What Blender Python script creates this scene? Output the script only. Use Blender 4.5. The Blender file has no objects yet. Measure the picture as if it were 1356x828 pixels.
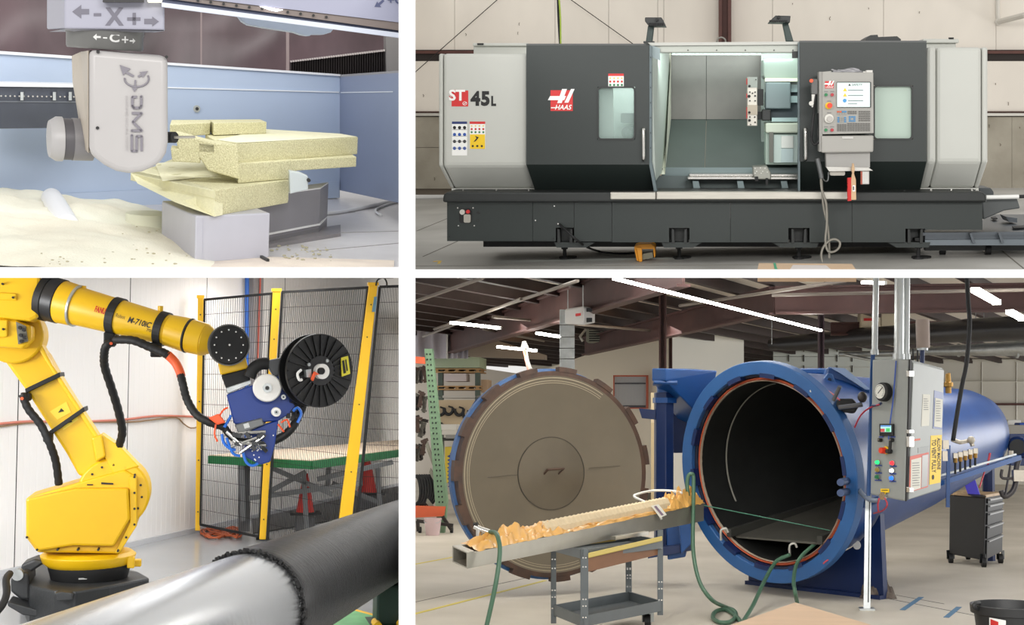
import bpy, bmesh, math, random
from mathutils import Vector, Matrix, Euler
random.seed(7)
PI = math.pi
C = bpy.context.scene.collection
SC = bpy.context.scene
F = 1800.0                      # focal length in pixels of the 1356 x 828 frame
# ---------------------------------------------------------------- camera, world, lights, exposure
PITCH = math.atan2(565 - 414, F)            # the optical axis looks slightly upward; the workshop bay below stands level
CAM_Z = 1.7
RC = Matrix.Rotation(PITCH, 3, 'X')
cd = bpy.data.cameras.new('camera'); cam = bpy.data.objects.new('camera', cd); C.objects.link(cam)
cd.sensor_width = 36.0; cd.lens = 36.0 * F / 1356.0; cd.clip_start = 0.1; cd.clip_end = 400
cam.location = (0, 0, CAM_Z)
cam.rotation_euler = (PI / 2 + PITCH, 0, 0)
SC.camera = cam
SC.view_settings.view_transform = 'Standard'; SC.view_settings.look = 'None'
SC.view_settings.gamma = 1.0; SC.view_settings.use_curve_mapping = False
SC.view_settings.exposure = 0.0
w = bpy.data.worlds.new('world'); SC.world = w; w.use_nodes = True
w.node_tree.nodes['Background'].inputs[0].default_value = (1.0, 0.985, 0.96, 1)
w.node_tree.nodes['Background'].inputs[1].default_value = 0.85

# ---------------------------------------------------------------- bays: each has its own level and heading
class Room:
    def __init__(s, vu, vv, h):
        d = RC @ Vector(((vu - 678) / F, 1, (414 - vv) / F)); d.normalize()
        yaw = math.atan2(d.x, d.y); pit = math.asin(d.z)
        s.R = Matrix.Rotation(-yaw, 3, 'Z') @ Matrix.Rotation(pit, 3, 'X')
        s.Ri = s.R.transposed(); s.h = h
        s.M = Matrix.Translation((0, 0, CAM_Z)) @ s.R.to_4x4()
    def ray(s, u, v):
        return s.Ri @ (RC @ Vector(((u - 678) / F, 1, (414 - v) / F)))
    def P(s, u, v, d):
        r = s.ray(u, v); return r * (d / r.y)
    def PF(s, u, v, z=0.0):                   # the point of the floor (or z above it) seen at this pixel
        r = s.ray(u, v); return r * ((z - s.h) / r.z)
    def px(s, u, v, d):                       # metres per pixel there
        return d / F
FRAME = Room(678, 414, 0)
TL = Room(264, 60, 1.556)
TR = Room(953, 130, 1.54)
BL = Room(264, 480, 2.23)
BR = Room(953, 565, 1.70)
RM = [BR]
def P(u, v, d): return RM[0].P(u, v, d)
def PF(u, v, z=0.0): return RM[0].PF(u, v, z)

def area(name, loc, target, sx, sy, watts, color=(1, 1, 1), room=None):
    L = bpy.data.lights.new(name, 'AREA'); L.shape = 'RECTANGLE'; L.size = sx; L.size_y = sy; L.energy = watts; L.color = color
    o = bpy.data.objects.new(name, L); C.objects.link(o)
    loc = Vector(loc); target = Vector(target)
    if room: loc = room.M @ loc; target = room.M @ target
    o.location = loc; o.rotation_euler = (target - loc).to_track_quat('-Z', 'Y').to_euler()
    return o
# fill lights added over and behind the viewer
area('front_fill', (3.0, -4.0, 4.8), (1.0, 13.0, 1.5), 6.0, 2.4, 900, (1.0, 0.98, 0.95))
area('front_fill', (-4.0, -3.0, 4.6), (-2.0, 12.0, 1.5), 4.0, 2.0, 500, (1.0, 0.99, 0.97))
# unseen fill light added to brighten the robot bay from the left
area('robot_bay_fill', (-3.7, 10.2, 0.2), (1.2, 16.5, -0.4), 1.6, 1.2, 120, (1.0, 1.0, 1.0), BL)
# added fill lights, hidden flush under the slabs over the two lower bays
def under_slab(room, u, v, d, sx, sy, watts, color=(1, 1, 1)):
    p = room.P(u, v, d); s = room.ray(u, v); s = Vector((0, s.z / s.y, -1))
    area('slab_fill', p, p + s, sx, sy, watts, color, room)
under_slab(BL, 300, 366.4, 13.5, 2.6, 2.4, 120)
under_slab(BL, 400, 366.4, 17.5, 2.2, 2.0, 75)
under_slab(BR, 900, 366.6, 12.5, 4.0, 2.4, 70, (1, .985, .95))
under_slab(BR, 1000, 366.6, 15.3, 4.5, 1.6, 55, (1, .985, .95))
# tall doorway with daylight to the right of the workshop
area('doorway_daylight', (13.5, 22.0, 0.6), (2.0, 24.0, -0.8), 9.0, 3.6, 800, (1.0, 0.99, 0.97), BR)

# ---------------------------------------------------------------- materials
def lin(c):
    c = c / 255.0
    return c / 12.92 if c <= 0.04045 else ((c + 0.055) / 1.055) ** 2.4
def rgb(c): return (lin(c[0]), lin(c[1]), lin(c[2]), 1.0)
MATS = {}
def mat(name, c, rough=0.55, metal=0.0, var=0.0, scale=6.0, bump=0.0, bscale=40.0, coat=0.0, emit=0.0, c2=None, stretch=(1, 1, 1), detail=4.0, spec=None, alpha=None):
    if name in MATS: return MATS[name]
    m = bpy.data.materials.new(name); MATS[name] = m; m.use_nodes = True
    nt = m.node_tree; b = nt.nodes['Principled BSDF']; L = nt.links.new
    b.inputs['Base Color'].default_value = rgb(c); b.inputs['Roughness'].default_value = rough; b.inputs['Metallic'].default_value = metal
    m.diffuse_color = rgb(c)
    if spec is not None: b.inputs['Specular IOR Level'].default_value = spec
    if coat: b.inputs['Coat Weight'].default_value = coat; b.inputs['Coat Roughness'].default_value = 0.12
    if emit:
        b.inputs['Emission Color'].default_value = rgb(c); b.inputs['Emission Strength'].default_value = emit
    if alpha is not None: b.inputs['Alpha'].default_value = alpha
    if var or c2 or bump:
        tc = nt.nodes.new('ShaderNodeTexCoord'); mp = nt.nodes.new('ShaderNodeMapping'); mp.inputs['Scale'].default_value = stretch
        L(tc.outputs['Object'], mp.inputs['Vector'])
    if var or c2:
        n = nt.nodes.new('ShaderNodeTexNoise'); n.inputs['Scale'].default_value = scale; n.inputs['Detail'].default_value = detail
        L(mp.outputs['Vector'], n.inputs['Vector'])
        r = nt.nodes.new('ShaderNodeValToRGB'); L(n.outputs['Fac'], r.inputs['Fac'])
        a = rgb(c); bb = rgb(c2) if c2 else tuple(min(1, x * (1 + var)) for x in a[:3]) + (1,)
        aa = a if c2 else tuple(x * (1 - var) for x in a[:3]) + (1,)
        r.color_ramp.elements[0].position = 0.32; r.color_ramp.elements[1].position = 0.68
        r.color_ramp.elements[0].color = aa; r.color_ramp.elements[1].color = bb
        L(r.outputs['Color'], b.inputs['Base Color'])
    if bump:
        n2 = nt.nodes.new('ShaderNodeTexNoise'); n2.inputs['Scale'].default_value = bscale; n2.inputs['Detail'].default_value = 5
        L(mp.outputs['Vector'], n2.inputs['Vector'])
        bp = nt.nodes.new('ShaderNodeBump'); bp.inputs['Strength'].default_value = bump; bp.inputs['Distance'].default_value = 0.02
        L(n2.outputs['Fac'], bp.inputs['Height']); L(bp.outputs['Normal'], b.inputs['Normal'])
    return m
def glass(name, c, alpha, rough=0.1):
    if name in MATS: return MATS[name]
    m = bpy.data.materials.new(name); MATS[name] = m; m.use_nodes = True
    nt = m.node_tree; b = nt.nodes['Principled BSDF']
    b.inputs['Base Color'].default_value = rgb(c); b.inputs['Roughness'].default_value = rough; b.inputs['Alpha'].default_value = alpha
    return m

# ---------------------------------------------------------------- mesh building in the coordinates of a bay (x right, y away, z up)
def cut_by_rays(o, room, u, keep_left=True):   # trims a mesh where it would run through the partition wall
    n = room.ray(u, 0).cross(room.ray(u, 828)).normalized()
    if n.x < 0: n = -n
    bm = bmesh.new(); bm.from_mesh(o.data)
    co = -BASE[o.name]
    bmesh.ops.bisect_plane(bm, geom=bm.verts[:] + bm.edges[:] + bm.faces[:], plane_co=co, plane_no=n, clear_outer=keep_left, clear_inner=not keep_left)
    bmesh.ops.holes_fill(bm, edges=[e for e in bm.edges if e.is_boundary], sides=0)
    bm.to_mesh(o.data); bm.free()
class MB:
    def __init__(s): s.v = []; s.f = []
    def add(s, vs, fs):
        o = len(s.v); s.v += [Vector(p) for p in vs]; s.f += [tuple(i + o for i in f) for f in fs]; return s
    def hexa(s, b, t):                        # four points below, four above (same winding)
        return s.add(list(b) + list(t), [(3, 2, 1, 0), (4, 5, 6, 7), (0, 1, 5, 4), (1, 2, 6, 5), (2, 3, 7, 6), (3, 0, 4, 7)])
    def box(s, c, size, rot=None):
        c = Vector(c); x, y, z = [k / 2 for k in size]
        q = [(-x, -y, -z), (x, -y, -z), (x, y, -z), (-x, y, -z), (-x, -y, z), (x, -y, z), (x, y, z), (-x, y, z)]
        q = [Vector(k) for k in q]
        if rot is not None:
            if not isinstance(rot, Matrix): rot = Euler(rot).to_matrix()
            q = [rot @ k for k in q]
        q = [k + c for k in q]
        return s.hexa(q[:4], q[4:])
    def prism(s, poly, ext):
        ext = Vector(ext) if not isinstance(ext, (list, tuple)) or not hasattr(ext[0], '__len__') else ext
        n = len(poly); a = [Vector(p) for p in poly]
        b = [p + ext for p in a]
        return s.add(a + b, [tuple(range(n)), tuple(range(2 * n - 1, n - 1, -1))] + [(i, i + n, (i + 1) % n + n, (i + 1) % n) for i in range(n)])
    def px(s, poly, d, t, dirv=None):         # an outline at depth d, thickness t away from the viewer
        pts = [P(q[0], q[1], q[2] if len(q) > 2 else d) for q in poly]
        return s.prism(pts, Vector(dirv) * t if dirv is not None else Vector((0, t, 0)))
    def pxbox(s, u0, v0, u1, v1, d, t): return s.px([(u0, v0), (u1, v0), (u1, v1), (u0, v1)], d, t)
    def pxrr(s, u0, v0, u1, v1, r, d, t, n=4): return s.px(rr(u0, v0, u1, v1, r, n), d, t)
    def ring(s, outer, inner, ext):           # a plate with a hole; both outlines have the same number of points
        n = len(outer); e = Vector(ext)
        a = [Vector(p) for p in outer]; b = [Vector(p) for p in inner]
        vs = a + b + [p + e for p in a] + [p + e for p in b]; fs = []
        for i in range(n):
            j = (i + 1) % n
            fs += [(i, j, n + j, n + i), (2 * n + j, 2 * n + i, 3 * n + i, 3 * n + j), (j, i, 2 * n + i, 2 * n + j), (n + i, n + j, 3 * n + j, 3 * n + i)]
        return s.add(vs, fs)
    def pxring(s, outer, inner, d, t): return s.ring([P(u, v, d) for u, v in outer], [P(u, v, d) for u, v in inner], (0, t, 0))
    def cyl(s, p0, p1, r0, r1=None, n=16, caps=True):
        p0 = Vector(p0); p1 = Vector(p1); r1 = r0 if r1 is None else r1
        ax = (p1 - p0).normalized(); a = ax.orthogonal().normalized(); b = ax.cross(a)
        ring0 = [p0 + (a * math.cos(2 * PI * i / n) + b * math.sin(2 * PI * i / n)) * r0 for i in range(n)]
        ring1 = [p1 + (a * math.cos(2 * PI * i / n) + b * math.sin(2 * PI * i / n)) * r1 for i in range(n)]
        fs = [(i, (i + 1) % n, (i + 1) % n + n, i + n) for i in range(n)]
        if caps: fs += [tuple(range(n - 1, -1, -1)), tuple(range(n, 2 * n))]
        return s.add(ring0 + ring1, fs)
    def pxcyl(s, u, v, d, r, t, n=20, r1=None):
        p = P(u, v, d); k = d / F
        return s.cyl(p, p + Vector((0, t, 0)), r * k, (r if r1 is None else r1) * k, n)
    def lathe(s, o, ax, prof, n=32, a0=0.0, a1=2 * PI, ref=None, closed=False):   # prof: (radius, along)
        o = Vector(o); ax = Vector(ax).normalized()
        a = Vector(ref) if ref is not None else Vector((0, 0, 1)) if abs(ax.z) < 0.9 else Vector((1, 0, 0))
        a = (a - ax * a.dot(ax)).normalized(); b = ax.cross(a)
        full = abs(a1 - a0 - 2 * PI) < 1e-6; m = n if full else n + 1; k = len(prof)
        vs = []
        for i in range(m):
            t = a0 + (a1 - a0) * i / n; e = a * math.cos(t) + b * math.sin(t)
            vs += [o + e * r + ax * h for r, h in prof]
        fs = []
        for i in range(n):
            i2 = (i + 1) % m
            for j in range(k if closed else k - 1):
                j2 = (j + 1) % k
                fs.append((i * k + j, i * k + j2, i2 * k + j2, i2 * k + j))
        if not full and closed: fs += [tuple(range(k)), tuple((m - 1) * k + j for j in range(k - 1, -1, -1))]
        return s.add(vs, fs)
    def tube(s, pts, r, n=8, smooth=3, caps=True):
        pts = [Vector(p) for p in pts]
        if smooth > 1 and len(pts) > 2: pts = spline(pts, smooth)
        rs = r if isinstance(r, (list, tuple)) else [r] * len(pts)
        if len(rs) != len(pts): rs = [rs[min(len(rs) - 1, int(i * len(rs) / len(pts)))] for i in range(len(pts))]
        m = len(pts); vs = []; prev = None
        for i in range(m):
            t = (pts[min(i + 1, m - 1)] - pts[max(i - 1, 0)])
            t = t.normalized() if t.length > 1e-9 else Vector((0, 0, 1))
            a = t.orthogonal() if prev is None else prev - t * prev.dot(t)
            if a.length < 1e-6: a = t.orthogonal()
            a.normalize(); prev = a; b = t.cross(a)
            vs += [pts[i] + (a * math.cos(2 * PI * k / n) + b * math.sin(2 * PI * k / n)) * rs[i] for k in range(n)]
        fs = [(i * n + k, i * n + (k + 1) % n, (i + 1) * n + (k + 1) % n, (i + 1) * n + k) for i in range(m - 1) for k in range(n)]
        if caps: fs += [tuple(range(n - 1, -1, -1)), tuple((m - 1) * n + k for k in range(n))]
        return s.add(vs, fs)
    def bar(s, p0, p1, wd, ht, up=(0, 0, 1)):
        p0 = Vector(p0); p1 = Vector(p1); t = (p1 - p0).normalized(); up = Vector(up)
        sd = t.cross(up); sd = sd.normalized() if sd.length > 1e-6 else t.orthogonal().normalized(); up = sd.cross(t)
        q = [(-1, -1), (1, -1), (1, 1), (-1, 1)]
        return s.hexa([p0 + sd * (a * wd / 2) + up * (b * ht / 2) for a, b in q], [p1 + sd * (a * wd / 2) + up * (b * ht / 2) for a, b in q])
    def sphere(s, c, r, n=12, m=8, sc=(1, 1, 1)):
        c = Vector(c); vs = [c + Vector((0, 0, r * sc[2]))]
        for j in range(1, m):
            t = PI * j / m
            vs += [c + Vector((math.sin(t) * math.cos(2 * PI * i / n) * r * sc[0], math.sin(t) * math.sin(2 * PI * i / n) * r * sc[1], math.cos(t) * r * sc[2])) for i in range(n)]
        vs.append(c - Vector((0, 0, r * sc[2]))); e = len(vs) - 1
        fs = [(0, 1 + i, 1 + (i + 1) % n) for i in range(n)]
        for j in range(m - 2): fs += [(1 + j * n + i, 1 + (j + 1) * n + i, 1 + (j + 1) * n + (i + 1) % n, 1 + j * n + (i + 1) % n) for i in range(n)]
        fs += [(e, 1 + (m - 2) * n + (i + 1) % n, 1 + (m - 2) * n + i) for i in range(n)]
        return s.add(vs, fs)
    def grid(s, fn, nu, nv):
        vs = [fn(i / nu, j / nv) for j in range(nv + 1) for i in range(nu + 1)]
        k = nu + 1
        return s.add(vs, [(j * k + i, j * k + i + 1, (j + 1) * k + i + 1, (j + 1) * k + i) for j in range(nv) for i in range(nu)])
def rr(u0, v0, u1, v1, r, n=4):
    out = []
    for cx, cy, a in ((u1 - r, v0 + r, -PI / 2), (u1 - r, v1 - r, 0), (u0 + r, v1 - r, PI / 2), (u0 + r, v0 + r, PI)):
        out += [(cx + r * math.cos(a + PI / 2 * i / n), cy + r * math.sin(a + PI / 2 * i / n)) for i in range(n + 1)]
    return out
def spline(p, k):
    out = []
    for i in range(len(p) - 1):
        a = p[max(i - 1, 0)]; b = p[i]; c = p[i + 1]; d = p[min(i + 2, len(p) - 1)]
        for j in range(k):
            t = j / k
            out.append(0.5 * ((2 * b) + (c - a) * t + (2 * a - 5 * b + 4 * c - d) * t * t + (3 * b - a - 3 * c + d) * t ** 3))
    return out + [p[-1]]

# ---------------------------------------------------------------- objects
class Thing: pass
BASE = {}
def thing(name, label, cat, base, group=None):
    o = bpy.data.objects.new(name, None); o.empty_display_size = 0.1; C.objects.link(o)
    base = Vector(base); o.matrix_world = RM[0].M @ Matrix.Translation(base)
    BASE[o.name] = base
    o['label'] = label; o['category'] = cat
    if group: o['group'] = group
    return o
def obj(name, mb, m, parent=None, smooth=0, bev=0, label=None, kind=None, base=None, cat=None, group=None, mods=None, seg=2):
    me = bpy.data.meshes.new(name)
    if parent is not None: b0 = BASE[parent.name]
    elif base is not None: b0 = Vector(base)
    else:
        xs = [p.x for p in mb.v]; ys = [p.y for p in mb.v]; zs = [p.z for p in mb.v]
        b0 = Vector(((min(xs) + max(xs)) / 2, (min(ys) + max(ys)) / 2, min(zs)))
    me.from_pydata([p - b0 for p in mb.v], [], mb.f)
    bm = bmesh.new(); bm.from_mesh(me); bmesh.ops.recalc_face_normals(bm, faces=bm.faces); bm.to_mesh(me); bm.free()
    me.materials.append(m)
    if smooth:
        me.polygons.foreach_set('use_smooth', [True] * len(me.polygons))
        if smooth < 180: me.set_sharp_from_angle(angle=math.radians(smooth))
    o = bpy.data.objects.new(name, me); C.objects.link(o)
    if parent is not None:
        o.parent = parent; BASE[o.name] = b0
    else:
        o.matrix_world = RM[0].M @ Matrix.Translation(b0); BASE[o.name] = b0
    if bev:
        k = o.modifiers.new('bevel', 'BEVEL'); k.width = bev; k.segments = seg; k.limit_method = 'ANGLE'; k.angle_limit = math.radians(35); k.harden_normals = False
    if label: o['label'] = label
    if kind: o['kind'] = kind
    if cat: o['category'] = cat
    if group: o['group'] = group
    return o
def struct(name, mb, m, **k):
    return obj(name, mb, m, kind='structure', **k)
def one(name, mb, m, label, cat, **k):
    return obj(name, mb, m, label=label, cat=cat, **k)
def dup(root, off, label=None, group=None):        # a copy of a thing, its parts and sub-parts, moved by off (bay coordinates)
    r = root.copy(); C.objects.link(r)
    b = BASE[root.name] + Vector(off); BASE[r.name] = b
    r.matrix_world = RM[0].M @ Matrix.Translation(b)
    if label: r['label'] = label
    if group: r['group'] = group
    for ch in list(root.children):
        c = ch.copy(); C.objects.link(c); c.parent = r; BASE[c.name] = b
        for g in list(ch.children):
            e = g.copy(); C.objects.link(e); e.parent = c; BASE[e.name] = b
    return r
def text_mb(body, pts, bold=0.0, font_aspect=1.0, shear=0.0, spacing=1.0, depth=0.002):
    """lettering whose box is spanned by pts = (lower left, lower right, upper left), bay coordinates"""
    cu = bpy.data.curves.new('lettering', 'FONT'); cu.body = body; cu.size = 1; cu.offset = bold; cu.shear = shear; cu.space_character = spacing
    cu.resolution_u = 3
    o = bpy.data.objects.new('lettering', cu)
    me = bpy.data.meshes.new_from_object(o)
    vs = [v.co.copy() for v in me.vertices]; fs = [tuple(p.vertices) for p in me.polygons]
    x0 = min(v.x for v in vs); x1 = max(v.x for v in vs); y0 = min(v.y for v in vs); y1 = max(v.y for v in vs)
    a, b, c = [Vector(p) for p in pts]; ex = b - a; ey = c - a
    n = ex.cross(ey).normalized()
    mb = MB()
    mb.add([a + ex * ((v.x - x0) / max(x1 - x0, 1e-6)) + ey * ((v.y - y0) / max(y1 - y0, 1e-6)) + n * depth for v in vs], fs)
    bpy.data.objects.remove(o); bpy.data.curves.remove(cu); bpy.data.meshes.remove(me)
    return mb
def pxtext(body, u0, v0, u1, v1, d, **k):
    return text_mb(body, (P(u0, v1, d), P(u1, v1, d), P(u0, v0, d)), **k)
# ================================================================ the four bays: white partition wall and slabs between them
RM[0] = FRAME
M_white = mat('white_paint', (250, 250, 250), 0.7)
def radial(u, v0, v1, half, d0, d1):
    a = [P(u, v, d) for d in (d0, d1) for v in (v1, v0)]
    s = Vector((half, 0, 0))
    return MB().hexa([a[0] - s, a[0] + s, a[2] + s, a[2] - s], [a[1] - s, a[1] + s, a[3] + s, a[3] - s])
struct('wall_middle', radial(539, -40, 880, 11 * 8 / F, 8.0, 24.0), M_white)
def shelf(u0, u1, v, half, d0, d1):
    a = [P(u, v, d) for d in (d0, d1) for u in (u0, u1)]
    s = Vector((0, 0, half))
    return MB().hexa([a[0] - s, a[1] - s, a[3] - s, a[2] - s], [a[0] + s, a[1] + s, a[3] + s, a[2] + s])
struct('floor_slab_left', shelf(-560, 528, 361, 7 * 8 / F, 8.0, 24.0), M_white)  # left end runs on unseen to stop lamp spill into the upper bay
struct('floor_slab_right', shelf(550, 1416, 362.5, 5.5 * 8 / F, 8.0, 24.0), M_white)
# ================================================================ upper right bay: the big lathe in front of an insulated wall
RM[0] = TR
M_insul = mat('insulation_sheet', (230, 222, 210), 0.8, var=0.05, scale=1.2, bump=0.25, bscale=2.5, stretch=(1, 1, .5))
M_conc = mat('grey_concrete', (150, 143, 128), 0.85, c2=(172, 165, 150), scale=1.6, bump=0.15, bscale=20)
M_conc_floor = mat('concrete_floor', (158, 156, 150), 0.55, c2=(186, 184, 178), scale=0.9, bump=0.05, bscale=30)
M_girt = mat('red_oxide_steel', (86, 50, 42), 0.6, var=0.12, scale=8)
M_dkgirt = mat('dark_steel', (45, 36, 32), 0.7)
M_flash = mat('aluminium_flashing', (196, 193, 184), 0.4, 0.6)
M_black = mat('black_rubber', (13, 13, 14), 0.6)
M_dark = mat('charcoal_paint', (36, 43, 41), 0.42, var=0.03, scale=30)
M_darker = mat('black_steel', (30, 33, 32), 0.45)
M_lgrey = mat('light_grey_paint', (190, 191, 184), 0.45, var=0.01, scale=4)
M_steel = mat('brushed_steel', (190, 186, 176), 0.32, 0.9, var=0.06, scale=5, stretch=(1, 1, 12))
M_chrome = mat('polished_steel', (215, 213, 208), 0.2, 1.0)
M_inner = mat('machine_lining', (158, 168, 162), 0.38, 0.15, var=0.05, scale=1.5)
M_innerd = mat('machine_lining_grey', (92, 91, 87), 0.34, 0.3, c2=(112, 111, 106), scale=1.6)
M_blueg = mat('blue_grey_paint', (118, 134, 136), 0.45)
M_red = mat('signal_red', (196, 40, 38), 0.5)
M_whitep = mat('white_print', (238, 238, 234), 0.6)
M_blackp = mat('black_print', (28, 28, 28), 0.6)
M_yel = mat('warning_yellow', (236, 196, 30), 0.5)
M_bluep = mat('blue_print', (40, 80, 160), 0.5)
M_greenp = mat('green_print', (30, 120, 70), 0.5)
WD = 23.0
# wall with its panels
wb = MB(); wb.px([(544, -60), (1420, -60), (1420, 258), (544, 258)], WD + 0.06, 0.2)
wall = struct('wall_back', wb, mat('wall_sheathing', (120, 110, 98), 0.9))
us = [544, 602, 735, 806, 871, 879, 961, 1023, 1170, 1319, 1420]
for a, b in zip(us, us[1:]):
    obj('wall_panel', MB().pxbox(a + .25, -60, b - .25, 66, WD, 0.05), M_insul, wall)
for a, b in zip([544, 625, 960, 1260], [625, 960, 1260, 1420]):
    obj('wall_panel', MB().pxbox(a + .2, 81, b - .2, 150, WD, 0.05), M_insul, wall)
for a, b, c, d in [(544, 640, 155, 195), (640, 980, 155, 250), (980, 1340, 155, 250), (1340, 1420, 155, 250), (544, 640, 195.6, 250)]:
    obj('wall_panel', MB().pxbox(a + .2, c, b - .2, d, WD, 0.05), M_conc, wall)
g = MB().pxbox(544, 66, 1420, 81, WD + 0.03, 0.03)
obj('recess', g, M_dkgirt, wall)
obj('girt', MB().pxbox(544, 67, 1420, 71, WD - 0.06, 0.1), M_girt, wall)
obj('flashing', MB().pxbox(544, 150, 1420, 153.5, WD - 0.05, 0.1), M_flash, wall)
obj('girt', MB().pxbox(544, 147.4, 1420, 149.6, WD - 0.03, 0.08), mat('dark_red_edge', (70, 44, 36), 0.7), wall)
random.seed(3)
sc_ = MB()
for (u, v) in [(688, 30), (686, 42), (1150, 10), (1100, 22), (1218, 15), (616, 44), (560, 125), (1318, 110), (1335, 135), (1310, 165), (1350, 168), (575, 235), (1050, 4), (1324, 190)]:
    du, dv = random.uniform(-.6, .6), random.uniform(2, 5)
    sc_.tube([P(u, v, WD - .006), P(u + du * 3, v + dv * .5, WD - .008), P(u + du, v + dv, WD - .006)], 0.004, n=5)
obj('scuff', sc_, mat('scuff_brown', (96, 82, 66), 0.9), wall, kind='stuff')
# steel column
c = MB(); c.pxbox(951.5, -60, 956, 60, WD - .34, .3).pxbox(964, -60, 968.5, 60, WD - .34, .3).pxbox(956, -60, 964, 60, WD - .22, .04)
struct('trim_1', c, M_girt)
# floor
fl = MB().prism([PF(547, 358.5), PF(1420, 358.5), PF(1420, 249), PF(547, 249)], (0, 0, -.03))
floor = struct('floor', fl, M_conc_floor)
j = MB()
for a, b in [((552, 306), (640, 270)), ((560, 340), (650, 300)), ((1318, 325), (1356, 356)), ((550, 352.5), (1004, 351))]:
    j.bar(PF(*a, 0.001), PF(*b, 0.001), 0.012, 0.004)
obj('floor_joint', j, mat('joint_grey', (110, 106, 98), 0.9), floor)
t = MB(); t.bar(PF(574, 346.5, .003), PF(583, 345.5, .003), .03, .003); t.bar(PF(581, 349, .003), PF(583, 345.5, .003), .03, .003)
one('floor_tape', t, M_yel, 'small yellow tape corner stuck on the concrete floor left of the lathe', 'tape')
# brace cables, green cable, conduit
one('brace_cable', MB().tube([P(547, 98, WD - .2), P(665, -6, WD - .2)], .007, n=6, smooth=1), M_dkgirt, 'thin steel brace cable crossing the wall above the light grey end cover', 'cable', group=None)
one('brace_cable', MB().tube([P(748, -6, WD - .2), P(838, 58, WD - .2)], .007, n=6, smooth=1), M_dkgirt, 'thin steel brace cable running down to the dark left door of the lathe', 'cable')
cb = thing('power_cable', 'green and black power cable hanging down to the top of the lathe', 'cable', P(741, 57, 14.2))
obj('black_cable', MB().tube([P(738.5, -6, 14.2), P(739.5, 25, 14.2), P(741.5, 58, 14.2)], .012, n=6), M_black, cb)
obj('green_cable', MB().tube([P(740, -6, 14.19), P(742, 22, 14.19), P(742.5, 58, 14.19)], .009, n=6), mat('cable_green', (150, 170, 60), 0.5), cb)
co = MB().tube([P(1321, -6, WD - .1), P(1321, 20, WD - .1), P(1322, 28, WD - .1)], .035, n=8, smooth=1)
co.tube([P(1322, 29, WD - .1), P(1357, 20, WD - .9), P(1400, 12, WD - 1.2)], .045, n=8, smooth=1); co.sphere(P(1322, 29, WD - .1), .06)
one('conduit', co, mat('conduit_white', (205, 200, 190), 0.5), 'white bent conduit pipe on the wall above the right end of the lathe', 'pipe')

# ---------------------------------------------------------------- the lathe
D = 13.0
L = thing('cnc_lathe', 'long dark and light grey machining lathe with open sliding doors', 'machine', PF(945, 343))
# light grey end covers: upright front, canted lower front, side walls
def cover(name, up, lo, m, d0, dback, dlow, parent=L, bev=.03):
    """up: (u0, v0, u1, v1); lo: (u0, u1, v) of the canted foot"""
    u0, v0, u1, v1 = up; a0, a1, v2 = lo
    mb = MB()
    top = [P(u0, v0, d0), P(u1, v0, d0), P(u1, v1, d0), P(u0, v1, d0)]
    low = [P(a0, v2, dlow), P(a1, v2, dlow)]
    back = Vector((0, dback - d0, 0))
    f = top + low
    mb.add(f + [top[0] + back, top[1] + back, top[2] + back, top[3] + back, low[0] + Vector((0, dback - dlow, 0)), low[1] + Vector((0, dback - dlow, 0))],
           [(0, 3, 2, 1), (3, 4, 5, 2), (0, 1, 7, 6), (0, 6, 9, 3), (3, 9, 10, 4), (1, 2, 8, 7), (2, 5, 11, 8), (4, 10, 11, 5), (6, 7, 8, 9), (9, 8, 11, 10)])
    return obj(name, mb, m, parent, bev=bev)
cover('end_cover', (587, 71, 700, 219), (602, 713, 249.5), M_lgrey, D, D + 1.6, D + .22)
cover('end_cover_edge', (581, 71, 586.7, 219), (597, 601.7, 249.5), M_lgrey, D + .02, D + 1.6, D + .24, bev=.02)
cover('end_cover', (1227, 62, 1240, 214), (1217, 1231, 249), M_lgrey, D, D + 1.6, D + .22)
cover('end_cover', (1240.4, 62.5, 1300, 214), (1231.4, 1290, 249), M_lgrey, D, D + 1.6, D + .22)
cover('end_cover_edge', (1300.4, 62.5, 1308, 214), (1290.4, 1296, 249), M_lgrey, D + .01, D + 1.6, D + .23, bev=.02)
obj('cover_flange', MB().px([(598, 249.5), (709, 249.5), (709, 254), (598, 254)], D + .2, .3), M_lgrey, L)
obj('cover_flange', MB().px([(1217, 249), (1296, 249), (1296, 254), (1217, 254)], D + .2, .3), M_lgrey, L)
# rear cabinets
rc_ = obj('rear_cabinet', MB().pxbox(627, 60, 700, 76, D + .9, .8).pxbox(626, 57, 700, 61, D + .85, .9), M_lgrey, L, bev=.01)
obj('rear_cabinet', MB().pxbox(1222, 57, 1266, 70, D + .9, .8).pxbox(1222, 51.5, 1270, 57, D + .85, .9), M_lgrey, L, bev=.01)
obj('latch', MB().pxbox(1257, 49.5, 1263, 52, D + .85, .05), M_black, L)
obj('latch', MB().pxbox(632, 57.2, 640, 59.5, D + .83, .03), M_black, L)
obj('roof_fairing', MB().px([(1146, 54), (1147, 50), (1153, 46.5), (1162, 46), (1163, 49), (1188, 48), (1193, 52), (1193, 54)], D + .4, .5), M_darker, L)
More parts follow.
